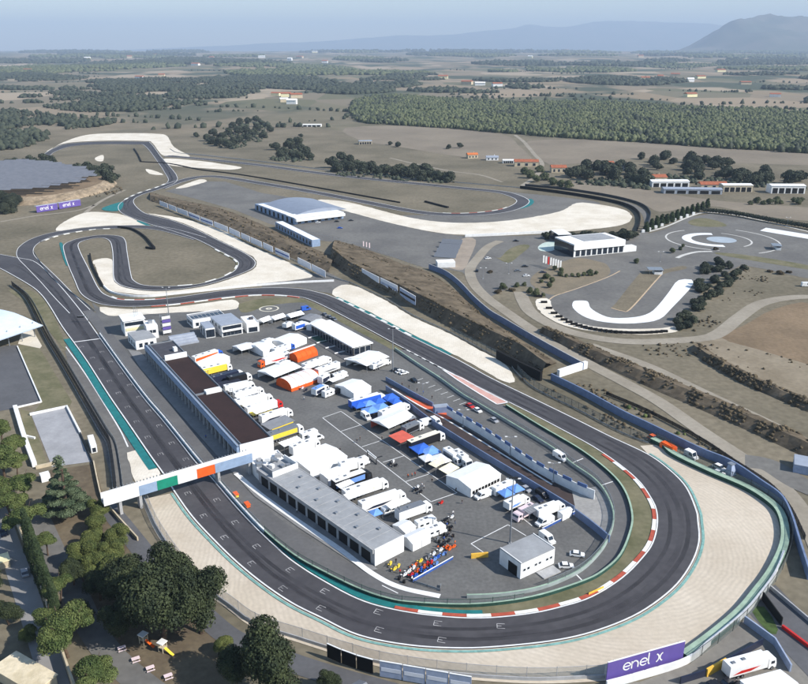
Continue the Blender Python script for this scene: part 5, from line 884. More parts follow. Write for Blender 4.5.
PPL = [(357, 443, 'black', 1), (360, 440.5, 'black', 0), (340, 452, 'black', 0), (408, 478, 'orange', 0), (412, 477, 'orange', 0), (415, 476, 'red', 0), (424, 489, 'white', 0), (422, 487, 'white', 1), (432, 482.5, 'black', 0), (456, 492, 'black', 0), (462, 504, 'black', 1), (451, 521, 'white', 0), (447, 527, 'blue', 0), (455, 524, 'black', 1), (451, 533, 'black', 0), (439, 536, 'black', 0), (444, 541, 'blue', 0), (452, 540, 'black', 1), (446, 556, 'blue', 0), (412, 581, 'white', 0), (455.5, 415.5, 'red', 0), (296, 472, 'white', 0), (304, 400, 'white', 1), (206, 438.5, 'blue', 0), (297, 513, 'white', 0), (543, 470, 'black', 0), (382, 440, 'black', 0), (402, 386, 'black', 0), (409, 388.5, 'black', 0), (417, 391.5, 'black', 0), (423, 394, 'blue', 0), (432, 399, 'black', 0), (653, 441.5, 'white', 0), (649, 439, 'black', 0), (428, 463.5, 'black', 0), (410, 571, 'orange', 0), (419, 567, 'black', 0), (426, 562, 'white', 1), (432, 555, 'black', 0), (438, 550, 'orange', 1), (443, 545, 'black', 0), (449, 537, 'black', 1), (455, 545, 'orange', 0), (400, 574, 'red', 0), (396, 563, 'black', 0), (453, 515, 'white', 1), (442, 532, 'blue', 0)]
for px, py, s, pose in PPL: person(px, py, s, pose, random.uniform(0, 6.28), f'{"walking" if pose else "standing"} person in {s} shirt and {"jeans" if pose else "dark trousers"}')

for i, (px, py) in enumerate([(448, 524), (450, 531), (444, 536), (453, 537), (439, 543), (404, 583), (399, 580)]):
    r = thing('tyre_pile', 'small pile of black race tyres among the motorcycles', 'tyres', G(px, py), i, 'tyre piles among the motorcycles')
    for k in range(3): part(r, 'tyre', ('pile',), lambda b: b.tube((0, 0, 0), (0, 0, .3), .42, 12), m_rub, (0, 0, .31 * k))
r = thing('steel_frame', 'black and white steel frame standing on the painted bays', 'frame', G(372, 461), AX)
for x in (-3.2, 3.2): rbox(r, 'post', x, 0, 0, .25, .25, 2.6, m_steel)
rbox(r, 'beam', 0, 0, 2.6, 6.7, .3, .3, m_wwall); rbox(r, 'side_beam', 3.2, 1.2, 2.602, .3, 2.4, .28, m_steel); rbox(r, 'foot_beam', 0, 0, .05, 6.1, .25, .2, m_steel)
# ================================================================= walls, fences, hoardings, lamps
m_tgreen = mat('tyre_green', (40, 72, 62), 0.85, 0.2, 0.5); m_tgtop = mat('faded_green_top', (150, 172, 152), 0.85, 0.15, 0.4); m_rail = mat('guard_rail_steel', (150, 156, 160), 0.45, 0.1, 0.6, metal=0.5)
m_mesh = mat('fence_mesh', (120, 130, 130), 0.6, 0.1, 1.0, alpha=0.22); m_netd = mat('dark_netting', (30, 34, 36), 0.8, 0.1, 1.0, alpha=0.7); m_black = mat('black_board', (14, 14, 15), 0.9, 0.2, 0.5); m_board = mat('white_board', (206, 210, 218), 0.6, 0.06, 0.3); m_bgrey = mat('blue_grey_board', (150, 162, 184), 0.6, 0.12, 0.5)
def wall(name, label, P, h, th, m, cat='wall', top=None, z0=0.02):
    o = obj(name, wallmb(P, z0, h, th, top_mi=1 if top else None), [m, top] if top else m); return tag(o, label, cat)
def fence(name, label, P, h, step, m=None, base=0.0, post_m=None, rail=True, mesh_on=True, pw=.12):
    """posts as single parts, rails and wire mesh"""
    r = thing(name, label, 'fence', P[0]); c = P[0]; Q = resample(P, step); b = MB(); b.box((0, 0, 0), (pw, pw, h + .3)); pm = b.mesh('post', post_m or m_metal)
    for p in Q[:280]: o = bpy.data.objects.new('post', pm); COL.objects.link(o); o.parent = r; o.location = (p.x - c.x, p.y - c.y, base)
    PL = [p - c for p in P]
    if mesh_on: obj('wire_mesh', wallmb(PL, base + .1, base + h, .03), m or m_mesh, r)
    if rail: obj('top_rail', wallmb(PL, base + h, base + h + .08, .09), post_m or m_metal, r)
    return r
def guard(name, label, P, h=0.9):
    r = thing(name, label, 'guard rail', P[0]); c = P[0]; PL = [p - c for p in P]
    for k, z in enumerate((.25, .6)): obj('rail', wallmb(PL, z, z + .28, .1), m_rail, r)
    b = MB(); b.box((0, 0, 0), (.14, .14, h)); pm = b.mesh('post', m_steel)
    for p in resample(P, 4)[:250]: o = bpy.data.objects.new('post', pm); COL.objects.link(o); o.parent = r; o.location = (p.x - c.x, p.y - c.y, 0)
    return r
# pit wall and service-lane barriers
wall('pit_wall', 'pale concrete pit wall between the straight and the pit lane', near(lane_o, (101, 337), (265, 533)), 1.25, .55, mat('pit_wall_paint', (170, 190, 200), .7, .12, .3), top=m_wwall)
fence('debris_fence', 'pale posts and mesh standing on the pit wall', offset(near(lane_o, (101, 337), (262, 531)), .1), 1.3, 8, base=1.25)
wall('hairpin_barrier', 'green painted barrier along the inside of the hairpin', near(lane_o, (265, 533), (506, 407)), 1.2, .6, m_tgreen, 'barrier', m_tgtop); fence('debris_fence', 'green posts and mesh above the hairpin barrier', near(lane_o, (265, 533), (520, 601)), 1.3, 6, base=1.2, post_m=m_tgreen)
wall('lane_barrier', 'curving pale barrier along the inner edge of the service lane', near(lane_i, (470, 598), (395, 350)), 1.3, .5, mat('lane_barrier_grey', (150, 160, 158), .7, .12, .3), 'barrier', m_tgtop); fence('debris_fence', 'grey mesh fence on the service lane barrier', offset(near(lane_i, (552, 587), (440, 380)), -.1), 1.6, 6, base=1.3)
mb = MB(); strip(mb, path([(236, 474), (262, 496), (300, 523), (340, 550), (372, 574), (400, 588), (440, 597)], 0, 5), 1.8, .27); struct('apron_kerb', mb, m_wwall)
# left fence of the straight
P = path([(10, 286), (26, 301), (44.5, 338), (60.6, 365), (79, 397), (99, 432), (107, 446), (111, 470), (113, 490)], 0, 5); guard('guard_rail', 'double steel guard rail left of the start straight', P); fence('debris_fence', 'dark mesh debris fence left of the start straight', offset(P, 1.2), 3.0, 4, m_netd, post_m=m_steel); guard('guard_rail', 'second guard rail behind the dark debris fence', offset(P, 3.2))
mb = MB(); strip(mb, path([(66, 347), (84, 372), (103, 402), (120, 430), (128, 447)], 0, 4), .5, .1); obj('bay_line', mb, m_white, bpy.data.objects['paddock_pavement'])
guard('guard_rail', 'guard rail between the straight and the inner loop', path([(34, 252), (40, 262), (52, 278), (70, 292), (86, 304), (95, 312)], 0, 5))
# outer boundary of the sand
P = path(sandout[:12], 0, 5); wall('boundary_wall', 'low pale wall along the outer edge of the sand', offset(P, 1), 1.0, .3, m_conc); fence('debris_fence', 'posts and mesh along the lower edge of the sand', offset(P, 1.6), 3.2, 7, post_m=m_conc)
tyre = path([(652, 441), (664, 447.5), (675, 457), (709, 473.5), (746, 489.5), (769, 504), (780, 516), (784.5, 534), (782, 552), (771, 575), (757, 594), (740, 614.5), (712, 638.5), (684, 659)], 0, 5)
wall('tyre_barrier', 'dark green tyre barrier with faded top round the sand trap', tyre, 1.5, 2.4, m_tgreen, 'barrier', m_tgtop); wall('concrete_wall', 'white concrete wall outside the tyre barrier', near(path([(783, 556), (774, 578), (758, 600), (742, 618), (712, 643), (686, 664), (640, 679), (606, 688)], 0, 5), (783, 556), (606, 688)), 2.0, .5, m_wwall)
fence('debris_fence', 'tall post fence behind the tyre barrier', offset(tyre, 1.9), 3.0, 7, post_m=m_steel)
# blue screens beside the service road
W1 = path([(429, 269), (446, 276), (460, 287), (474, 302), (490, 316), (505, 325), (540, 346), (583, 370)], 0, 5); wall('screen_wall', 'long blue-grey screen wall along the dirt road', W1, 3.6, .5, m_bluewall, top=m_conc)
W2 = path([(551, 380), (586, 397.5), (623, 418), (648, 430), (699, 455), (730, 468), (760, 488), (780, 503), (790, 522), (798, 548), (808, 580)], 0, 5); wall('screen_wall', 'blue screen wall curving round the outside of the hairpin', W2, 3.2, .6, m_bluewall)
wall('screen_link', 'short white wall joining the two blue screens', GL([(558, 377), (586, 368)]), 3.4, 1.6, m_wwall)
P = path([(606, 395), (648, 413), (699, 440), (734, 463), (770, 487), (790, 510), (805, 540)], 0, 5); fence('field_fence', 'dark rail fence along the lower side of the service road', P, 1.6, 3.5, m_netd, post_m=m_steel)
G3 = path([(350, 283), (387, 300), (413, 316), (448, 332), (480, 349), (507, 363), (516, 373), (530, 386), (545, 395), (580, 412), (620, 433), (648, 444)], 0, 5); guard('guard_rail', 'guard rail behind the pale gravel of the back straight', G3); fence('debris_fence', 'mesh fence behind the pale gravel of the back straight', near(offset(G3, 1.5), (448, 332), (648, 444)), 2.8, 4, post_m=m_steel)
wall('dark_hoarding', 'dark netted hoarding at the end of the pale gravel', GL([(497, 359), (520, 371), (541, 381)]), 4.4, 1.2, m_black, 'hoarding')
# sunken lane between paddock and parking strip
S('sunken_lane', [(386, 383), (410, 397), (433, 408.5), (447, 417), (480, 437), (511, 457), (570, 492), (594, 502), (572, 509), (520, 477), (482, 454), (445, 430), (425, 416), (405, 401)], mat('lane_red_asphalt', (66, 56, 54), .85, .15, .2), .13, 2, False)
S('painted_ramp', [(404, 395), (417, 401), (432, 405), (446, 413), (453, 419.5), (444, 419.5), (432, 413), (416, 404)], mat('ramp_orange', (206, 98, 66), .8, .12, .3), .17, 2, False)
mb = MB(); strip(mb, path([(392, 389), (418, 405), (448, 421), (500, 453), (552, 485)], 0, 4), .7, .18); obj('bay_line', mb, m_white, bpy.data.objects['paddock_pavement'])
F2 = path([(386, 391), (405, 404.5), (425, 420.5), (445, 434), (482, 457.5), (520, 480.5), (574, 513.5)], 0, 5); wall('screen_wall', 'blue screen wall between paddock and sunken lane', F2, 2.6, .35, m_bluewall); P = path([(447, 415.5), (480, 434.5), (511, 455), (540, 474), (570, 489.5), (594, 500)], 0, 5); r = thing('panel_wall', 'pale panel wall with blue panels along its top beside the sunken lane', 'wall', P[0]); PL = [p - P[0] for p in P]; obj('wall_face', wallmb(PL, .02, 3.5, .3), m_wwall, r); Q = resample(PL, 1.2)
for k in range(0, len(Q) - 4, 5): mb = wallmb(Q[k:k + 4], 3.1, 4.3, .36); obj('blue_panel', mb, mat('faded_blue_panel', (88, 110, 152), .7, .15, .5), r)
wall('screen_wall', 'blue-grey parapet at the top of the parking strip', path([(386, 381), (410, 394.5), (433, 407)], 0, 4), 2.0, .4, m_bluewall); r, fr = block('blue_cabin', 'blue-grey cabin at the bend of the sunken lane', 'cabin', [(433, 405.5), (435, 408), (449, 407), (447, 403.5)], 2.6, m_bluewall, m_mroof)
for i, p in enumerate([[(413, 582.5), (453, 559.5)], [(542, 531), (575, 514)]]):
    r = thing('railing', ('blue panelled railing with white rail behind the motorcycles', 'blue railing with white top beside the rounded white van')[i], 'railing', G(*p[0])); P = [q - G(*p[0]) for q in GL(p)]; obj('panel', wallmb(P, .1, .95, .06), m_blue, r); obj('top_rail', wallmb(P, 1.0, 1.14, .25), m_wwall, r)
    for q in resample(P, 2.4): o = rbox(r, 'post', q.x, q.y, 0, .1, .1, 1.0, m_metal)
guard('guard_rail', 'dark rail from the blue railing to the lane', GL([(414, 583), (440, 591.5), (441, 586)])); wall('pallet_rack', 'yellow-edged pallet rack left of the white shed', GL([(471, 558.5), (488, 557)]), 1.6, .5, m_yellow, 'rack')
# low white barriers by the inner loop
wall('concrete_wall', 'long low white barrier between the loop and the lower track', path([(104, 287), (112, 293), (130, 296.6), (150, 297), (170, 295), (200, 291.8), (235, 288), (270, 285), (300, 283), (334, 281.5)], 0, 5), 1.2, .8, m_wwall, 'barrier'); wall('tyre_barrier', 'black tyre wall inside the loop hairpin', path([(90, 255), (92, 265), (97, 276), (103, 287)], 0, 4), 1.4, 1.0, m_black, 'barrier'); wall('tyre_barrier', 'curved black tyre wall on the loop infield', path([(118, 228), (132, 230), (144, 237), (152, 246), (154.5, 249.5), (146, 248.5)], 0, 4), 1.6, 1.2, m_black, 'barrier')
guard('guard_rail', 'guard rail above the long pale gravel of the loop', path([(165, 205), (205, 220), (250, 241), (290, 259), (330, 277), (350, 283)], 0, 4)); wall('concrete_wall', 'white wall bending round the far run-off', path([(465, 237), (500, 235.5), (530, 234), (560, 233)], 0, 4), 2.0, 1.0, m_wwall); wall('dark_hedge_wall', 'dark sound screen curving behind the far run-off', path([(520, 188.5), (560, 193.5), (600, 200), (625, 206), (637, 213), (640, 222), (637, 231)], 0, 5), 3.0, .6, m_black, 'screen'); wall('dark_hedge_wall', 'second dark screen outside the far run-off', path([(525, 186), (565, 190), (610, 197), (640, 205), (650, 214), (648, 224)], 0, 5), 2.4, .6, m_steel, 'screen')
wall('tyre_barrier', 'black tyre line beside the far short straight', path([(140, 162), (170, 164), (200, 170), (240, 175), (300, 185), (400, 203)], 0, 4), 1.2, 1.0, m_black, 'barrier'); guard('guard_rail', 'guard rail beyond the far straight', path([(170, 149), (178, 153), (200, 155.5), (262, 162), (360, 174), (440, 181), (520, 188)], 0, 4)); wall('tyre_barrier', 'black tyre stub at the far corner', path([(134, 149), (138, 155), (141, 161.5)], 0, 4), 1.4, 1.4, m_black, 'barrier'); wall('tyre_barrier', 'black and white tyre rows in the far infield', path([(425, 202), (440, 206), (448, 208)], 0, 3), 1.4, 2.0, m_black, 'barrier')
fence('picket_fence', 'picket fence along the edge of the upper paddock', path([(300, 232), (340, 241), (380, 253), (419, 269)], 0, 4), 1.6, 4, mesh_on=False)
mb = MB()
for k in range(26):
    p = G(539 + k * 5.0, [0, 303, 309, 314, 317.5, 320.5, 323, 325, 326.6, 328, 329.2, 330.2, 331, 331.7, 332.3, 332.8, 333.2, 333.5, 333.7, 333.8, 333.8, 333.7, 333.5, 333.2, 332.8, 332.3][k] if k else 297)
    tag(obj('tyre_stack', MB().box((0, 0, 0), (3.6, 1.4, 1.2), 0), m_black), 'black tyre stack edging the pale gravel of the skid course', 'tyre stack', 'tyre stacks round the skid course').location = p
wall('driveway_wall', 'tall dark stone wall between the driveway and the garden', path([(-2, 478), (6, 497), (18, 527), (31, 562), (45, 602), (58, 642), (72, 684), (80, 705)], 0, 4), 3.4, .5, m_plaster); wall('retaining_wall', 'dark wall below the concrete yard by the blue railing', path([(575, 516), (591, 528), (609, 543)], 0, 4), 2.6, .4, m_bluewall)
# ---- advertising hoardings along the embankment
def hoarding(a, b, h, label, m=None, frame=m_steel, lift=.8, group='advertising boards along the embankment', stripe=None, name='advertising_board'):
    A, B = G(*a), G(*b); d = B - A; L = d.length; r = thing(name, label, 'billboard', (A + B) / 2, math.atan2(d.y, d.x), group); rbox(r, 'board', 0, 0, lift, L, .2, h, m or m_board)
    if stripe: rbox(r, 'stripe', 0, -.12, lift + h * .38, L - .6, .06, h * .24, stripe)
    for k in range(3): rbox(r, 'post', (k - 1) * L * .42, .25, 0, .22, .22, lift + h, frame)
    rbox(r, 'frame_edge', 0, 0, lift + h + .002, L, .3, .12, m_wwall); return r, L
HB = [((160, 206), (168, 209)), ((169, 209.5), (176.5, 212.5)), ((177.5, 213), (188, 217)), ((189, 217.5), (200, 222)), ((201, 222.5), (213, 227)), ((214.5, 227.5), (228, 233)), ((229.5, 233.6), (240, 238.5)), ((241.5, 239), (250, 243)), ((251, 243.5), (262, 248.5)), ((263.5, 249), (273, 253.5)), ((275.5, 254.5), (289.5, 261)), ((298, 264.5), (311, 271)), ((312, 271.5), (325.5, 278.5))]
for i, (a, b) in enumerate(HB):
    lab = 'plain white advertising board in the long row below the upper paddock' if i not in (3, 4, 10, 11, 12) else ('white board with blue stripe in the long row below the upper paddock' if i in (3, 4) else ('pale blue framed board set apart near the end of the row' if i == 10 else 'tall white board on posts at the end of the row'))
    hoarding(a, b, 4.2, lab, stripe=m_blue if i in (3, 4, 10) else None)
hoarding((362, 279), (379, 288), 5.4, 'large blank white board on the dark bank', lift=1.5); hoarding((380.5, 288.5), (397.5, 297), 5.4, 'large white board with faint grey lettering on the dark bank', lift=1.5, stripe=m_bgrey); hoarding((400, 298.5), (415.5, 308), 5.4, 'large dark picture board on the dark bank', m_bgrey, lift=1.5, stripe=m_dark)
# black and grey boards below the sand
hoarding((327.5, 658), (341, 664), 4.0, 'black board panel first of three below the sand', m_black, m_conc, .3, 'black boards below the sand'); hoarding((342, 664.3), (356, 669.5), 4.0, 'black board panel in the middle of three below the sand', m_black, m_conc, .3, 'black boards below the sand'); hoarding((357, 670), (373, 674.5), 4.0, 'black board panel next to the pale grey boards', m_black, m_conc, .3, 'black boards below the sand')
for k in range(4): a, b = (380 + k * 23, 677 + k * 4.2), (402 + k * 23, 680.8 + k * 4.2); hoarding(a, b, 4.4, 'pale blue-grey panelled board in the line below the sand', m_bgrey, m_conc, .3, 'pale boards below the sand', m_board)
# ---- lettered billboards
def stroke(mb, pts, w, y, closed=False):
    P = [Vector((p[0], p[1], 0)) for p in pts]; N = normals(P); n = len(P); vs = []
    for p, q in zip(P, N):
        for s in (-1, 1): vs.append((p.x + q.x * w / 2 * s, y, p.y + q.y * w / 2 * s))
    for p, q in zip(P, N):
        for s in (-1, 1): vs.append((p.x + q.x * w / 2 * s, y + .08, p.y + q.y * w / 2 * s))
    fs = []
    for i in range(n - 1): a = 2 * i; fs += [(a, a + 2, a + 3, a + 1)]
    mb.add(vs, fs)
def arc2(cx, cy, rx, ry, a0, a1, n=14): return [(cx + rx * math.cos(R(a0 + (a1 - a0) * i / n)), cy + ry * math.sin(R(a0 + (a1 - a0) * i / n))) for i in range(n + 1)]
def lettering(r, x0, z0, H, y):
    """the wordmark: e n e l x in round strokes, H = x-height"""
    w = H * .17; x = x0; a = H / 2
    def put(strokes):
        mb = MB(); [stroke(mb, s, w, y) for s in strokes]; me = fixn(mb.mesh('letter', m_wwall)); obj('letter', me, None, r)
    e = lambda x: put([[(x + H * .1, z0 + a)] + [(x + H * .9, z0 + a)], arc2(x + a, z0 + a, a * .9, a * .95, 0, 318, 22)])
    e(x); x += H * 1.12; put([[(x, z0), (x, z0 + H)], [(x, z0 + a * .9)] + arc2(x + a * .82, z0 + a * .9, a * .82, a, 175, 0, 12) + [(x + a * 1.64, z0)]]); x += H * 1.05
    e(x); x += H * 1.12; put([[(x, z0 + H * 1.55), (x, z0 + H * .25)] + arc2(x + H * .25, z0 + H * .25, H * .25, H * .25, 180, 260, 6)]); x += H * .95
    put([arc2(x, z0 + a, a * .9, a * 1.1, 75, -75, 12), arc2(x + H * 1.05, z0 + a, a * .9, a * 1.1, 105, 255, 12)])
A, B = G(605.6, 684), G(682, 662); r, L = hoarding((605.6, 684), (682, 662), 5.2, 'big purple billboard reading enel x below the sand trap', m_purple, m_steel, 1.0, None, name='lettered_billboard')
lettering(r, -L * .3, 2.6, 2.1, -.16)
for k in range(6): rbox(r, 'footing', -L / 2 + L * (k + .5) / 6, -.1, 0, L / 6 - .5, .5, .95, m_wwall)
for i, (a, b) in enumerate((((37, 213), (58, 209.8)), ((59.5, 209.5), (81, 205.8)))):
    r, L = hoarding(a, b, 5.6, ('purple enel x billboard nearer the dark trees at the mound', 'purple enel x billboard at the loop end of the mound')[i], m_purple, m_steel, .4, 'purple boards below the solar mound', name='lettered_billboard'); lettering(r, -L * .33, 1.9, 2.3, -.16); rbox(r, 'rear_roof', 0, 2.2, 5.7, L, 4, .2, m_mroof)
# ---- lamp masts, flags and small signs
def lamp(px, py, h, label, arms=1, big=False, group=None):
    r = thing('lamp_mast', label, 'lamp', G(px, py), 0, group); mb = MB(); mb.tube((0, 0, 0), (0, 0, h), .28 if big else .14, 8, .14 if big else .08); obj('pole', mb, m_metal, r); rbox(r, 'base', 0, 0, 0, .9, .9, .4, m_conc)
    for s in ((-1, 1) if arms > 1 else (1,)): mb = MB(); mb.tube((0, 0, 0), (s * 1.6, 0, .3), .07); o = obj('arm', mb, m_metal, r); o.location = (0, 0, h - .4); q = rbox(o, 'lamp_head', s * 1.7, 0, .22, .9, .45, .2, m_wwall)
    if big: rbox(r, 'head_frame', 0, 0, h, 2.6, .4, .5, m_steel)
    return r
lamp(393, 372, 21, 'tall light mast between the pavilion and the back straight', 2, True); lamp(510, 543.5, 22, 'tall light mast behind the white shed', 2, True); lamp(169, 317, 17, 'tall light mast behind the banner tower', 2, True)
for px, py, lab in ((422.6, 399, 'twin-arm lamp near the cars of the parking strip'), (463, 427, 'twin-arm lamp beside the red car'), (510, 455, 'twin-arm lamp below the silver car'), (553, 482, 'twin-arm lamp below the van on the lane'), (483, 279, 'white lamp at the gate of the upper car park'), (508.6, 274, 'white lamp with blue sign in the upper car park'), (660, 262, 'slim lamp behind the open-sided kiosk'), (787, 226, 'slim lamp beside the long white skid strip')): lamp(px, py, 7.5, lab, 2)
for k, mm in enumerate((m_wwall, m_wwall, PRED, m_wwall, m_wwall, m_wwall, m_wwall, m_wwall)): r = thing('flag', ('red banner flag in the row before the glass office' if k == 2 else 'white banner flag in the row before the glass office'), 'flag', G(542.5 + k * 2.4, 266 + k * .8), .2, 'flags before the glass office'); rbox(r, 'pole', 0, 0, 0, .12, .12, 7.5, m_metal); rbox(r, 'banner', .6, 0, 2.2, 1.1, .05, 5.2, mm)
for k in range(3): r = thing('flag', 'slim flag at the fence of the upper paddock', 'flag', G(363 + k * 3, 249 + k * .8), .2, 'flags on the upper paddock fence'); rbox(r, 'pole', 0, 0, 0, .1, .1, 6, m_metal); rbox(r, 'banner', .45, 0, 2, .8, .05, 3.8, PPNK)
r = thing('start_light_gantry', 'start light arm over the straight before the grid', 'gantry', G(88.5, 323), 3.25); rbox(r, 'post', 0, 0, 0, .3, .3, 4.2, m_metal); rbox(r, 'arm', 2.5, 0, 3.9, 5, .25, .3, m_metal); rbox(r, 'light_box', 3.8, 0, 3.2, 3.4, .4, .8, m_black)
for i, (px, py) in enumerate(((236, 497.5), (247.5, 507.5))): r = thing('marshal_post', ('yellow covered trolley on the pit lane', 'orange covered trolley on the pit lane')[i], 'trolley', G(px, py), AX); rbox(r, 'body', 0, 0, .5, 2.2, 1.2, .9, PORG if i else PYEL); rbox(r, 'cover', 0, 0, 1.402, 2.5, 1.5, .25, PORG); [rbox(r, 'wheel', x, y, 0, .4, .15, .5, m_rub) for x in (-.7, .7) for y in (-.6, .6)]
r = thing('orange_cover', 'orange tarpaulin block on the end of the green barrier', 'cover', G(668, 449.5), AX); rbox(r, 'block', 0, 0, 0, 6, 2.6, 2.0, PORG); rbox(r, 'top', 0, 0, 2.002, 5.4, 2.0, .3, FAB['orange'])
r = thing('marshal_tower', 'tapered blue-grey marshal stand behind the green barrier', 'stand', G(730, 474), AX); mb = MB(); mb.box((0, 0, 0), (3, 3, 4), taper=.4); obj('body', mb, m_bgrey, r); rbox(r, 'platform', 0, 0, 4, 2, 2, .2, m_metal)
r = thing('advert_panel', 'yellow and black painted panel on the hairpin verge', 'panel', G(596, 592.5), .55); rbox(r, 'panel', 0, 0, .1, 5.5, .15, .9, m_yellow)
# ---- left side: courts, walls, garden furniture
wall('court_wall', 'thick white wall along the left edge of the courts', path([(15.5, 409), (25, 440), (35, 467)], 0, 3), 1.8, 1.6, m_wwall); wall('court_wall', 'white kerb wall round the dark parking court', GL([(17.5, 347), (41.5, 402.5), (15.5, 408.5)]), .7, .5, m_wwall); wall('court_wall', 'white wall round the pale concrete court', GL([(30, 415.5), (67, 407.5), (80.5, 434)]), 1.0, .7, m_wwall); wall('court_wall', 'pale divider across the court lawns', GL([(24, 436.5), (35, 439)]), .8, .7, m_wwall); wall('court_wall', 'pale lower wall of the concrete court', GL([(36, 469), (58, 464)]), 1.2, .8, m_plaster); wall('court_wall', 'dark edge rail of the concrete court', GL([(80.5, 434), (93, 464)]), .9, .3, m_steel); wall('garden_wall', 'pale garden wall beside the footbridge foot', path([(94, 464), (99, 488), (103, 500), (118, 519), (138, 541)], 0, 3), 1.4, .4, m_plaster)
r, fr = block('white_hut', 'small white hut between fence and concrete court', 'hut', [(87, 436), (91, 447), (96.5, 446), (93.5, 435)], 2.6, m_wwall, m_wroof); windows(r, fr, 'r', 1, .3, 2, 1.2)
r, fr = block('white_hut', 'low white box beside the cedar', 'hut', [(39, 473.5), (41, 477), (50, 475), (48.5, 471.5)], 2.2, m_wwall, m_wroof); windows(r, fr, 'f', 1, .3, 1.8, .9)
r, fr = block('blue_cabin', 'blue-grey cabin beside the access road', 'cabin', [(794, 454), (794.5, 463), (822, 472), (822, 460)], 3.0, m_bgrey, m_mroof); windows(r, fr, 'f', 2, .8, 2.2, 1.2)
r, fr = block('stone_house', 'low stone house with broken cream roof by the driveway', 'house', [(6, 657), (26, 648.5), (46, 680), (20, 705)], 3.2, m_plaster, mat('cream_stone_roof', (196, 182, 152), .95, .25, .4, (220, 206, 178), bump=.8), over=.3); windows(r, fr, 'r', 2, .8, 2, 1.2)
for i, (px, py) in enumerate(((122, 650), (136, 661), (150.5, 670), (168.5, 678))): r = thing('picnic_table', 'pale pink picnic table on the lawn by the big trees', 'table', G(px, py), .5, 'picnic tables by the garden path'); rbox(r, 'table_top', 0, 0, .72, 1.9, .9, .08, PPNK); [rbox(r, 'bench', 0, s * .85, .42, 1.9, .3, .06, PPNK) for s in (-1, 1)]; [rbox(r, 'leg', s * .7, 0, 0, .12, 1.5, .41, m_plaster) for s in (-1, 1)]
for i, (px, py) in enumerate(((144, 643), (163, 651))): r = thing('play_slide', ('play tower with red slide under the big trees', 'play tower with yellow slide under the big trees')[i], 'slide', G(px, py), -.5); [rbox(r, 'post', x, y, 0, .14, .14, 2.6, m_plaster) for x in (-.7, .7) for y in (-.7, .7)]; rbox(r, 'platform', 0, 0, 1.3, 1.6, 1.6, .1, m_plaster); rbox(r, 'roof', 0, 0, 2.61, 1.9, 1.9, .2, m_wwall); mb = MB(); mb.add([(.7, -.35, 1.4), (.7, .35, 1.4), (3.4, .35, .15), (3.4, -.35, .15), (.7, -.35, 1.3), (.7, .35, 1.3), (3.4, .35, .05), (3.4, -.35, .05)], [(0, 3, 2, 1), (4, 5, 6, 7), (0, 4, 7, 3), (1, 2, 6, 5)]); obj('chute', mb, PYEL if i else PORG, r)
car(G(25, 574), 2.1, 'white car parked on the shaded driveway', PSIL); car(G(4, 534), 2.1, 'dark blue car parked on the shaded driveway', PNVY); r = thing('bin_shelter', 'cream roofed shelter beside the driveway', 'shelter', G(1, 566), .6); rbox(r, 'wall', 0, 0, 0, 4.5, 4, 2.2, m_plaster); rbox(r, 'roof', 0, 0, 2.202, 5, 4.5, .25, m_cream)
# lower right corner: ramp, boards and railings
wall('ramp_wall', 'pale ramp wall descending at the edge of the lower road', GL([(770, 589), (830, 640)]), 1.2, .4, m_conc); wall('red_barrier', 'red barrier line beside the lower road', GL([(782, 628), (830, 664)]), 1.0, .6, PRED, 'barrier'); wall('yard_fence', 'blue-grey panel fence of the lower yard', GL([(744, 623), (774, 645), (790, 672)]), 2.2, .4, m_bgrey, 'fence'); wall('yard_fence', 'dark blue fence along the top of the lower yard', GL([(680, 684), (706, 676), (762, 645)]), 2.0, .3, PNVY, 'fence'); wall('framed_board', 'yellow framed board on the lower yard fence', GL([(706, 676.8), (725, 666)]), 2.3, .5, m_yellow, 'board')
wall('dark_board', 'black sign panel with white edge by the ramp', GL([(762, 600), (781, 626)]), 2.6, .3, m_black, 'sign'); r = tent([(340, 690), (358, 680), (374, 690), (356, 702)], 'grey pyramid tent below the black boards', 'grey', 2.6, 1.2)
S('planting_strip', [(752, 612), (764, 607), (778, 630), (770, 634)], mat('ivy', (66, 84, 44), .95, .3, .5), .14, 2)
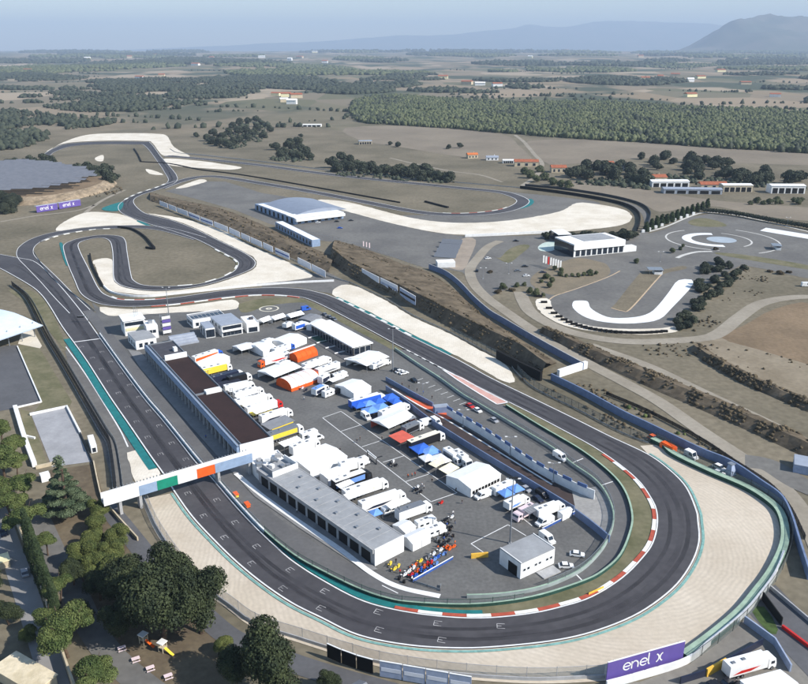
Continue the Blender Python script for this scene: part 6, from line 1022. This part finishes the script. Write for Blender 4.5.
# ================================================================= vegetation
def leafm(n, a, b, sc=.25): return mat(n, a, .75, .45, sc, b, spec=.2, detail=3, scale2=sc * 9)
LM = {'oak': leafm('oak_leaves', (46, 56, 38), (76, 85, 55)), 'dark': leafm('dark_leaves', (52, 60, 50), (82, 88, 70), .12), 'pine': leafm('pine_needles', (74, 90, 48), (114, 124, 72)), 'cyp': leafm('cypress_leaves', (52, 68, 44), (76, 90, 58)), 'cedar': leafm('cedar_needles', (74, 90, 66), (110, 122, 92)), 'yew': leafm('yew_leaves', (80, 92, 50), (114, 120, 66)), 'scrub': leafm('scrub_leaves', (74, 66, 50), (114, 101, 79), .15), 'olive': leafm('olive_leaves', (78, 88, 62), (112, 117, 84), .05)}
m_bark = mat('bark', (84, 70, 58), .95, .25, 1.5, bump=.5)
def leaves(blobs, n, size, seed, fill=True):
    """leaf clumps on and inside a set of lobes: (centre, radius, flatten)"""
    rg = np.random.default_rng(seed); mb = MB(); tot = sum(b[1] ** 2 for b in blobs); V = []; F = []; o = 0
    for (c, r, fl) in blobs:
        k = max(6, int(n * r * r / tot)); d = rg.normal(size=(k, 3)); d /= np.linalg.norm(d, axis=1)[:, None]
        d[:, 2] = np.where(d[:, 2] < -.35, -d[:, 2], d[:, 2]); p = np.array(c) + d * (r * rg.uniform(.72, 1.1, (k, 1))) * np.array([1, 1, fl])
        nr = d + rg.normal(size=(k, 3)) * .55; nr /= np.linalg.norm(nr, axis=1)[:, None]
        t = np.cross(nr, rg.normal(size=(k, 3))); t /= np.linalg.norm(t, axis=1)[:, None]; b = np.cross(nr, t); s = size * rg.uniform(.55, 1.25, (k, 1))
        q = np.stack([p - t * s - b * s * .55, p + t * s * .35 - b * s * .75, p + t * s * 1.05 + b * s * .2, p - t * s * .2 + b * s * .8], 1).reshape(-1, 3); V.append(q)
        F += [(o + 4 * i, o + 4 * i + 1, o + 4 * i + 2, o + 4 * i + 3) for i in range(k)]; o += 4 * k
    mb.v = [tuple(x) for x in np.concatenate(V)]; mb.f = F; mb.m = [0] * len(F)
    if fill:
        for i, (c, r, fl) in enumerate(blobs): mb.blob(c, r * .66, seed * 31 + i, flat=fl)
    return mb
def trunkmb(h, r, limbs, seed):
    rn = random.Random(seed); mb = MB(); mb.tube((0, 0, -.2), (rn.uniform(-.2, .2), rn.uniform(-.2, .2), h), r, 7, r * .6)
    for i in range(limbs): a = 6.28 * i / limbs + rn.uniform(-.4, .4); l = rn.uniform(.5, .9) * h; mb.tube((0, 0, h * .8), (math.cos(a) * l * .8, math.sin(a) * l * .8, h + l * .7), r * .45, 5, r * .15)
    return mb
PROTO = {}
def proto(kind, var, detail):
    k = (kind, var, detail)
    if k in PROTO: return PROTO[k]
    rn = random.Random(hash((len(kind), var, detail)) & 255); B = []
    if kind in ('oak', 'dark', 'olive'):
        for i in range(15 if detail > 1 else 7): a = rn.uniform(0, 6.28); rad = rn.uniform(0, .62); z = rn.uniform(.36, .86); B.append(((math.cos(a) * rad * (1.15 - abs(z - .55)), math.sin(a) * rad * (1.15 - abs(z - .55)), z * 1.5), rn.uniform(.26, .42), .85))
        B.append(((0, 0, .95), .55, .9)); tr = (.6, .07, 5)
        if kind != 'oak': B = [((c[0], c[1], c[2] - .28 - .2 * rn.random()), r * 1.12, f) for c, r, f in B]
    elif kind == 'pine':
        for i in range(11 if detail > 1 else 6): a = rn.uniform(0, 6.28); rad = rn.uniform(.1, .78); B.append(((math.cos(a) * rad, math.sin(a) * rad, 1.25 + rn.uniform(-.08, .2) - rad * .22), rn.uniform(.24, .38), .62))
        B.append(((0, 0, 1.3), .5, .6)); tr = (1.05, .06, 5)
    elif kind == 'cyp':
        for i in range(8): z = .2 + i * .36; B.append(((rn.uniform(-.06, .06), rn.uniform(-.06, .06), z), .36 * (1 - (i / 8.5) ** 2) + .06, 1.3))
        tr = (.4, .07, 0)
    elif kind == 'cedar':
        for lv in range(5):
            z = .45 + lv * .36; R_ = .95 - lv * .17
            for i in range(6): a = i * 1.05 + lv * .5 + rn.uniform(-.2, .2); B.append(((math.cos(a) * R_ * .62, math.sin(a) * R_ * .62, z + rn.uniform(-.05, .05)), R_ * .36, .22))
        B.append(((0, 0, 2.2), .2, 1.5)); tr = (2.0, .07, 0)
    elif kind == 'yew':
        for i in range(7): a = rn.uniform(0, 6.28); B.append(((math.cos(a) * .4, math.sin(a) * .4, rn.uniform(.45, 1.1)), rn.uniform(.35, .5), .9))
        tr = (.4, .06, 0)
    else:
        for i in range(5): a = rn.uniform(0, 6.28); B.append(((math.cos(a) * .5, math.sin(a) * .5, rn.uniform(.2, .5)), rn.uniform(.35, .55), .8))
        tr = (.2, .05, 0)
    n, s = ((20000, .027), (1900, .075), (220, .2))[2 - detail] if detail in (0, 1, 2) else (900, .11)
    cm = leaves(B, n, s, var * 7 + len(kind), True).mesh('crown', LM[{'bush': 'scrub'}.get(kind, kind)]); tm = trunkmb(*tr, var).mesh('trunk', m_bark); PROTO[k] = (cm, tm); return PROTO[k]
def tree(px, py, r, kind='oak', label='', detail=1, hk=1.0, group=None, name=None, var=None):
    c = G(px, py); c.z = T(c.x, c.y); var = random.randrange(3) if var is None else var; cm, tm = proto(kind, var, detail)
    t = thing(name or {'cyp': 'cypress_tree', 'pine': 'pine_tree', 'cedar': 'cedar_tree', 'yew': 'round_tree', 'bush': 'shrub', 'olive': 'olive_tree'}.get(kind, 'oak_tree'), label, 'shrub' if kind == 'bush' else 'tree', c, random.uniform(0, 6.28), group); t.scale = (r, r, r * hk)
    for nm, me in (('crown', cm), ('trunk', tm)): o = bpy.data.objects.new(nm, me); COL.objects.link(o); o.parent = t
    return t
# near trees, lower left
tree(162, 640, 12.4, 'oak', 'huge dark oak shading the play towers', 2, 1.12, var=0); tree(200, 634, 9.4, 'oak', 'broad dark oak beside the sand wall', 2, 1.3, var=1); tree(178, 612, 9.6, 'oak', 'tall dark oak behind the huge one by the play towers', 2, 1.25, var=2); tree(132, 612, 8.4, 'oak', 'dark oak at the back of the large clump', 2, 1.2, var=1)
tree(270, 700, 9.6, 'oak', 'large dark oak standing alone by the lower wall', 2, 1.25, var=2); tree(236, 685, 5.6, 'oak', 'smaller oak against the lone large oak', 2, 1.2, var=0); tree(225, 655, 3.2, 'yew', 'yellow-green round shrub tree by the sand wall', 2, 1.0); tree(330, 690, 3.0, 'oak', 'small oak in front of the black boards', 2, 1.1)
tree(6, 484, 8.6, 'pine', 'umbrella pine beside the court wall with tall bare trunk', 2, 1.0, var=0); tree(24, 506, 6.6, 'pine', 'umbrella pine between the cedar and the driveway', 2, 1.0, var=1); tree(27, 540, 7.0, 'pine', 'rounded pine above the shaded car', 2, .95, var=2); tree(-10, 462, 8, 'pine', 'umbrella pine cut by the court wall end', 2, 1.0, var=1); tree(-4, 510, 7, 'pine', 'umbrella pine leaning over the driveway end', 2, 1.0, var=2)
tree(116, 604, 6.0, 'oak', 'dark oak between the round garden trees and the large clump', 2, 1.2, var=0); tree(100, 600, 5.0, 'oak', 'small dark oak at the edge of the pale path', 2, 1.2, var=2); tree(122, 640, 6.0, 'oak', 'dark oak beside the red slide tower', 2, 1.15, var=1)
tree(69, 657, 7.8, 'pine', 'broad umbrella pine over the brown garden bed', 2, 1.0, var=0); tree(95, 696, 6.2, 'pine', 'umbrella pine beside the curved garden path', 2, 1.0, var=1); tree(60, 604, 4.8, 'pine', 'yellow-green pine standing over the pale path', 2, 1.0, var=2); tree(67, 515, 8.4, 'cedar', 'blue-green cedar with layered branches below the concrete court', 2, 1.0)
for i, (px, py, r) in enumerate(((31, 552, 4.2), (34, 561, 4.0), (38, 571, 4.2), (42, 582, 4.0), (46, 593, 3.8), (51, 606, 3.8), (56, 618, 3.6))): tree(px, py, r, 'cyp', 'slim dark cypress in the row beside the driveway', 2, 1.2, 'cypresses beside the driveway', var=i % 3)
for i, (px, py, r) in enumerate(((99, 517, 3.4), (95, 533, 3.4), (92, 549, 3.6), (119, 545, 3.8), (84, 566, 4.0), (96, 580, 4.2), (112, 562, 3.6), (118, 585, 4.4))): tree(px, py, r * 1.3, 'yew', 'round clipped yellow-green tree in the garden by the bridge', 2, 1.0, 'round garden trees by the bridge', var=i % 3)
tree(30, 640, 3.0, 'yew', 'dark shrub tree at the corner of the stone house', 2); tree(10, 625, 4.0, 'oak', 'oak shading the bank left of the driveway', 2, 1.1); tree(-8, 600, 5, 'oak', 'oak cut off beside the cream shelter', 2, 1.1)
GROVE_UNDER = []
tree(50, 640, 5.2, 'pine', 'pine leaning over the dark wall by the driveway', 2, 1.0, var=2); tree(48, 556, 4.6, 'pine', 'young pine between the cypress row and the pale path', 2, .95, var=1); tree(74, 585, 4.6, 'oak', 'small oak over the pale garden path', 2, 1.15, var=0); tree(82, 625, 4.4, 'oak', 'small dark oak beside the broad umbrella pine', 2, 1.15, var=2); tree(14, 462, 6.0, 'pine', 'umbrella pine touching the white court wall', 2, 1.0, var=2)
tree(3, 447, 6.6, 'pine', 'umbrella pine at the lawn beside the dark parking court', 2, 1.0, var=0); tree(17, 480, 5.6, 'pine', 'small umbrella pine before the white court wall', 2, 1.0, var=1); tree(12, 520, 6.0, 'pine', 'spreading pine over the top of the dark driveway wall', 2, .95, var=0)
# groves in the middle distance
def grove(pts, r0, r1, kind, label, group, hk=1.0, detail=1):
    for px, py in pts: tree(px, py, random.uniform(r0, r1), kind, label, detail, hk * random.uniform(.85, 1.15), group)
def scatter(poly, n, seed):
    rn = random.Random(seed); P = [Vector((a, b, 0)) for a, b in poly]; out = []; x0, x1 = min(p.x for p in P), max(p.x for p in P); y0, y1 = min(p.y for p in P), max(p.y for p in P)
    while len(out) < n:
        x, y = rn.uniform(x0, x1), rn.uniform(y0, y1)
        if inside(x, y, P): out.append((x, y))
    return out
grove([(333, 168), (338, 172), (345, 167), (351, 171), (357, 169), (363, 173), (371, 172), (378, 175), (386, 174), (394, 176), (401, 175), (408, 178), (415, 177), (422, 180), (430, 179), (437, 181), (444, 180), (450, 182), (342, 161), (350, 163), (414, 172), (425, 173)], 8, 11, 'dark', 'dark oak in the grove behind the far straight', 'grove behind the far straight', 1.0)
grove([(207, 141), (213, 144), (220, 146), (228, 148), (234, 146), (240, 143), (247, 141), (252, 136), (258, 131), (246, 133), (238, 134), (229, 136), (222, 139), (262, 126), (256, 122), (248, 124), (240, 126), (233, 128), (214, 136), (270, 132), (264, 138)], 9, 13, 'dark', 'dark oak in the grove above the far corner', 'grove above the far corner')
grove([(276, 150), (284, 154), (292, 157), (299, 159), (306, 156), (290, 149), (297, 146), (280, 158), (310, 160), (300, 150)], 8, 12, 'dark', 'dark oak on the slope above the far straight', 'trees on the slope above the far straight'); grove([(196, 137), (301, 137), (460, 148), (449, 149), (390, 145), (398, 147)], 5, 8, 'dark', 'lone dark oak in the open fields', 'lone oaks in the fields')
grove([(-2, 212), (5, 214), (11, 212), (3, 205), (14, 206)], 8, 10, 'dark', 'dark oak in front of the solar mound', 'oaks before the solar mound', 1.1, 2); grove([(8, 167), (16, 168), (24, 168), (32, 168), (40, 168), (47, 167), (52, 165), (30, 163), (44, 162)], 7, 10, 'dark', 'dark oak behind the solar panels', 'oaks behind the solar panels', 1.1); grove([(78, 175), (84, 177), (90, 176), (96, 178), (102, 180), (108, 180), (114, 181), (98, 174), (88, 172), (106, 176), (94, 181), (110, 185)], 8, 11, 'dark', 'dark oak at the loop end of the solar mound', 'oaks at the end of the mound', 1.1); grove([(62, 169), (67, 171), (72, 171)], 3, 5, 'olive', 'pale small tree behind the solar rows', 'small trees behind the solar rows')
grove([(546, 239), (552, 237), (572, 238), (578, 239), (584, 239), (590, 240), (596, 240), (603, 239), (611, 237), (617, 238), (623, 238), (629, 240), (633, 238)], 3.5, 6.5, 'dark', 'dark shrub tree behind the glass office', 'trees behind the glass office', 1.0)
grove([(524, 174), (530, 178), (536, 182), (545, 180), (552, 185), (560, 187), (568, 188), (540, 172)], 6, 8, 'olive', 'grey-green tree by the end of the farm road', 'trees by the farm road')
grove(scatter([(560, 178), (600, 166), (640, 172), (650, 180), (648, 188), (610, 180), (570, 182)], 30, 4) + scatter([(640, 158), (680, 160), (740, 166), (800, 178), (800, 185), (760, 185), (700, 182), (650, 172)], 44, 5), 7, 11, 'dark', 'dark tree around the farm buildings', 'trees around the farms'); grove(scatter([(744, 201), (770, 199), (812, 201), (812, 206), (750, 206)], 12, 6), 3, 5, 'olive', 'low green shrub in the garden strip beyond the course', 'shrubs of the garden strip')
grove([(646 + k * 5.1, 231.5 - k * 2.0) for k in range(13)], 5.4, 6.6, 'cyp', 'dense green conifer in the row beside the circle course', 'conifer row beside the circle course', .5)
for k in range(9): tag(obj('white_block', MB().box((0, 0, 0), (2.4, 1.4, 2.2)).box((0, 0, 2.2), (1.6, 1.0, .2)), m_wwall), 'white concrete block below the conifer row', 'block', 'white blocks below the conifer row').location = G(643 + k * 6.3, 231.5 - k * 2.1 + (1 if k < 4 else 0))
bk = thing('clipped_hedge', 'long dark clipped hedge beyond the circle course', 'hedge', G(704, 212)); P = [p - G(704, 212) for p in path([(704, 212.5), (735, 216), (770, 222.5), (830, 233)], 0, 4)]
obj('foliage', leaves([((p.x, p.y, 2.2), 2.6, .9) for p in resample(P, 2.6)], 5000, .5, 77), LM['dark'], bk)
grove(scatter([(704, 268), (722, 262), (746, 268), (734, 282), (712, 302), (692, 326), (678, 332), (672, 330), (690, 305)], 64, 8), 2.6, 4.2, 'dark', 'dark bushy shrub on the bank beside the skid course', 'bank shrubs beside the skid course', .9)
grove([(503, 289), (517, 287), (524, 286), (560, 276), (566, 277), (572, 276.5), (578, 277), (584, 276), (590, 275.5), (596, 274.5), (552, 283), (546, 279), (541, 283), (549, 288), (530, 293), (536, 296), (543, 296), (555, 270), (561, 272), (636, 263), (672, 253), (680, 250), (683, 247)], 1.8, 3.4, 'olive', 'rounded shrub in the beds of the office car park', 'shrubs of the office car park', 1.0); grove([(490, 273), (498, 293), (512, 291), (716, 250), (789, 273), (780, 274), (770, 272)], 2, 3, 'bush', 'dry shrub in the course beds', 'dry shrubs of the course beds')
for i, (poly, nn) in enumerate((([(330, 172), (345, 166), (452, 180), (455, 184), (400, 181), (335, 176)], 160), ([(204, 143), (240, 126), (268, 128), (262, 142), (232, 150)], 220), ([(560, 184), (640, 176), (650, 190), (600, 186)], 150), ([(644, 174), (720, 180), (805, 186), (805, 190), (720, 186), (650, 182)], 220), ([(270, 160), (296, 146), (312, 160), (290, 163)], 110))): GROVE_UNDER.append((poly, nn))
# ---- stuff: scrub on banks, woods and hedgerows far away
def clumps(name, pts, r0, r1, m, seed, flat=.75, sub=1, up=.35, leafy=0):
    """many small irregular bushes or crowns in one mesh"""
    bm = bmesh.new(); bmesh.ops.create_icosphere(bm, subdivisions=sub, radius=1.0); v0 = np.array([v.co[:] for v in bm.verts]); f0 = np.array([[v.index for v in f.verts] for f in bm.faces]); bm.free(); rg = np.random.default_rng(seed)
    keep = v0[:, 2] > -.75; V, F, o = [], [], 0
    for p in pts:
        r = rg.uniform(r0, r1); s = rg.uniform(.5, 1.35, (len(v0), 1)); a = rg.uniform(0, 6.28); ca, sa = math.cos(a), math.sin(a); v = v0 * s * r; v = np.stack([v[:, 0] * ca - v[:, 1] * sa, v[:, 0] * sa + v[:, 1] * ca, v[:, 2] * flat * rg.uniform(.8, 1.3)], 1) + np.array([p[0], p[1], p[2] + r * up]); V.append(v); F.append(f0 + o); o += len(v0)
    V = np.concatenate(V); F = np.concatenate(F); me = bpy.data.meshes.new(name); me.vertices.add(len(V)); me.vertices.foreach_set('co', V.ravel()); me.loops.add(F.size); me.loops.foreach_set('vertex_index', F.ravel()); me.polygons.add(len(F)); me.polygons.foreach_set('loop_start', np.arange(0, F.size, 3)); me.update(calc_edges=True); me.materials.append(m)
    o = bpy.data.objects.new(name, me); COL.objects.link(o); o['kind'] = 'stuff'; return o
def wpts(poly, spacing, seed, gap=0.0):
    """jittered points at even ground spacing inside a surveyed outline"""
    P = path(poly, 0, 2, True); rn = random.Random(seed); out = []; x0, x1 = min(p.x for p in P), max(p.x for p in P); y0, y1 = min(p.y for p in P), max(p.y for p in P); y = y0
    while y < y1:
        x = x0
        while x < x1:
            a, b = x + rn.uniform(-.5, .5) * spacing, y + rn.uniform(-.5, .5) * spacing
            if inside(a, b, P) and (gap == 0 or .5 + .5 * noise.fractal(Vector((a / (spacing * 14), b / (spacing * 14), seed)), .9, 2, 4) > gap * rn.uniform(.8, 1.15)): out.append((a, b, T(a, b)))
            x += spacing
        y += spacing
    return out
clumps('pine_wood', wpts([(352, 103), (385, 96.5), (430, 99), (520, 103.5), (600, 103), (680, 108), (760, 111), (840, 117), (840, 152), (760, 150.5), (700, 147), (640, 142.5), (560, 138), (500, 133), (440, 128), (390, 125), (356, 121)], 6.2, 1, .33), 1.8, 5.2, LM['olive'], 1, 1.3, up=.8)
clumps('pine_wood', wpts([(352, 103), (385, 96.5), (430, 99), (520, 103.5), (600, 103), (680, 108), (760, 111), (840, 117), (840, 152), (760, 150.5), (700, 147), (640, 142.5), (560, 138), (500, 133), (440, 128), (390, 125), (356, 121)], 12, 5, .48), 2.5, 6.4, LM['dark'], 5, 1.1, up=.7)
clumps('dark_wood', wpts([(16, 98), (60, 92), (100, 85), (150, 80), (230, 80), (275, 78), (262, 92), (225, 100), (195, 109), (150, 110), (120, 114), (80, 112), (40, 107)], 10.5, 2, .56), 2.5, 8.5, LM['dark'], 2, .9, up=.6)
clumps('dark_wood', wpts([(-10, 116), (20, 112), (50, 116), (95, 118), (120, 122), (90, 128), (50, 132), (45, 142), (10, 150), (-10, 148)], 9.5, 3, .52), 2.2, 7.2, LM['dark'], 3, 1.0, up=.6)
rn = random.Random(11); allp = []
for k in range(110):
    cx_, cy_ = rn.uniform(-60, 870), 57 + 45 * rn.random() ** 1.6; w = rn.uniform(14, 75); h = rn.uniform(.5, 2.6) * (cy_ - 48) / 22
    if cy_ > 92 and 320 < cx_ < 860: continue
    if cy_ > 96 and cx_ < 320: continue
    c = G(cx_, cy_); d = max(14, c.y / 240); poly = [(cx_ - w, cy_), (cx_ - w * .4, cy_ - h), (cx_ + w * .5, cy_ - h * .8), (cx_ + w, cy_ + h * .2), (cx_ + w * .3, cy_ + h), (cx_ - w * .5, cy_ + h * .8)]; allp.append((poly, d))
big = {}
for i, (poly, d) in enumerate(allp):
    for p in wpts(poly, d, 100 + i, .47): big.setdefault(int(d // 10), []).append(p)
for k, pts in big.items(): clumps('distant_woodland', pts[:9000], 4 + k * 4, 8 + k * 6, LM['dark'] if k % 2 else LM['olive'], 40 + k, .7, up=.3)
# hedgerow dots across the fields
hp = []
for k in range(75):
    a = G(rn.uniform(-20, 830), rn.uniform(66, 130)); ang = rn.uniform(-.5, .5); L = rn.uniform(60, 420)
    t = 0.0; wob = rn.uniform(4, 14)
    while t < L:
        t += rn.uniform(4, 34)
        x, y = a.x + math.cos(ang) * t + rn.uniform(-wob, wob), a.y + math.sin(ang) * t + rn.uniform(-wob, wob) + 25 * math.sin(t / 90); hp.append((x, y, T(x, y)))
clumps('hedgerow_bushes', hp, 1.8, 7.5, LM['dark'], 9, 1.0, up=.5)
# scrub on the banks
def scrubby(name, poly, sp, r0, r1, m, seed): return clumps(name, wpts(poly, sp * .75, seed, .52), r0 * .7, r1 * .9, m, seed, .8, up=.2)

for i, (poly, nn) in enumerate(GROVE_UNDER): clumps('grove_undergrowth', [(*G(x, y).xy, 0.0) for x, y in scatter(poly, nn, 300 + i)], 1.2, 3.6, LM['dark'], 60 + i, .9, up=.3)
# ================================================================= banks beside the track and haze
m_bank = mat('dry_bank', (88, 79, 66), .95, .28, .12, (122, 110, 93), scale2=.6, spec=.05, bump=.5)
def bank(lines, m=m_bank, seed=1, amp=.5, name='embankment'):
    """loft through surveyed lines, each (points, height)"""
    rows = []; n = 60
    for pts, z in lines:
        P = path(pts, z, 6); tot = sum((b - a).length for a, b in zip(P, P[1:])); Q = resample(P, tot / (n + .5))[:n]
        while len(Q) < n: Q.append(P[-1].copy())
        rows.append(Q)
    full = []
    for a, b in zip(rows, rows[1:]):
        for k in range(4): full.append([p.lerp(q, k / 4) for p, q in zip(a, b)])
    full.append(rows[-1]); mb = MB()
    for j, rw in enumerate(full):
        for i, p in enumerate(rw):
            e = 0 if j in (0, len(full) - 1) else amp * noise.noise(Vector((p.x / 4, p.y / 4, seed))) ; mb.v.append((p.x, p.y, p.z + e - (.3 if j in (0, len(full) - 1) else 0)))
    for j in range(len(full) - 1):
        for i in range(n - 1): mb.f.append((j * n + i, j * n + i + 1, (j + 1) * n + i + 1, (j + 1) * n + i)); mb.m.append(0)
    o = struct(name, fixn(mb.mesh(name, m)), None); 
    if sum(p.normal.z for p in o.data.polygons) < 0: o.data.flip_normals()
    return o, full
def on_bank(full, n, seed):
    rn = random.Random(seed); out = []
    while len(out) < n * .8:
        j = rn.randrange(1, len(full) - 1); i = rn.randrange(len(full[0]) - 1); p = full[j][i].lerp(full[j][i + 1], rn.random())
        if noise.noise(Vector((p.x / 9, p.y / 9, seed))) > rn.uniform(-.1, .35): out.append((p.x, p.y, p.z))
    return out
o, fu = bank([([(330, 262), (350, 277), (380, 291), (417, 309), (450, 328), (480, 343), (507, 357), (546, 384)], 0), ([(332, 248), (352, 263), (385, 278), (425, 297), (460, 315), (495, 332), (520, 344), (553, 368)], 6.5), ([(334, 241), (356, 250), (392, 266), (432, 281), (462, 302), (492, 325), (520, 342), (560, 370)], 2.0), ([(335, 240), (360, 246), (400, 262), (428, 271), (455, 289), (485, 316), (515, 335), (566, 368)], 0)], seed=1)
clumps('bank_scrub', on_bank(fu[:7], 900, 1), 0.30, 0.96, LM['scrub'], 21, .8, up=.1); clumps('bank_scrub', on_bank(fu[7:], 320, 2), 0.24, 0.80, LM['scrub'], 22, .7, up=.1)
o, fu = bank([([(150, 201), (180, 211), (220, 226), (260, 244), (300, 262), (335, 276)], 0), ([(150, 195), (180, 204), (222, 215.5), (262, 232), (300, 250), (338, 266)], 3.6), ([(150, 192), (180, 199), (225, 209), (265, 225), (300, 242), (340, 258)], 0)], seed=2, amp=.4)
clumps('bank_scrub', on_bank(fu, 420, 3), 0.36, 1.20, LM['scrub'], 23, .8, up=.15)
o, fu = bank([([(540, 333), (570, 350), (610, 370), (660, 393), (700, 410), (760, 437), (830, 470)], 0), ([(542, 327), (572, 340), (612, 358), (662, 379), (702, 395), (762, 422), (832, 454)], 3.4), ([(544, 326), (576, 339), (616, 356), (666, 377), (706, 393), (766, 419), (836, 451)], 2.2), ([(547, 328), (580, 342), (620, 359), (670, 380), (710, 396), (770, 422), (840, 454)], 0)], seed=3); clumps('bank_scrub', on_bank(fu, 900, 4), 0.30, 1.04, LM['scrub'], 24, .8, up=.1)
o, fu = bank([([(690, 352), (720, 372), (760, 392), (830, 422)], 0), ([(694, 345), (722, 362), (762, 382), (832, 410)], 3.0), ([(698, 343), (726, 360), (766, 380), (836, 408)], 0)], seed=4); clumps('bank_scrub', on_bank(fu, 380, 5), 0.36, 1.20, LM['scrub'], 25, .8, up=.15)
scrubby('roadside_scrub', [(560, 372), (590, 382), (630, 402), (680, 425), (740, 466), (730, 462), (680, 436), (620, 408), (575, 388)], 3.2, .5, 1.4, LM['scrub'], 26); scrubby('roadside_scrub', [(620, 402), (650, 412), (690, 434), (700, 444), (660, 428), (630, 414)], 3.4, .6, 1.5, LM['pine'], 27); scrubby('roadside_scrub', [(520, 375), (545, 386), (600, 412), (650, 438), (640, 440), (590, 416), (535, 390)], 2.6, .5, 1.3, LM['scrub'], 28)
scrubby('field_scrub', [(640, 345), (690, 343), (720, 338), (720, 350), (690, 358), (650, 356)], 5, .5, 1.4, LM['scrub'], 29); scrubby('field_scrub', [(700, 345), (760, 352), (830, 372), (830, 400), (760, 380)], 7, .4, 1.1, LM['scrub'], 30); scrubby('field_scrub', [(735, 268), (770, 276), (760, 300), (735, 312), (705, 334), (690, 332), (720, 300)], 4, .5, 1.3, LM['scrub'], 31)
scrubby('mound_scrub', [(20, 200), (60, 196), (105, 186), (125, 190), (100, 200), (80, 203), (40, 206)], 6, .8, 2.2, LM['scrub'], 32)
# ---- haze: one closed box of even air round everything but the sky
hz = bpy.data.materials.new('haze_air'); hz.use_nodes = True; t = hz.node_tree; t.nodes.clear(); ou = t.nodes.new('ShaderNodeOutputMaterial'); pv = t.nodes.new('ShaderNodeVolumePrincipled')
pv.inputs['Color'].default_value = (0.62, 0.78, 1.0, 1); pv.inputs['Density'].default_value = 5.8e-5; pv.inputs['Anisotropy'].default_value = 0.0; t.links.new(pv.outputs[0], ou.inputs['Volume'])
mb = MB(); mb.box((0, 19000, -60), (110000, 60000, 1700)); o = obj('haze', mb, hz); o['kind'] = 'stuff'
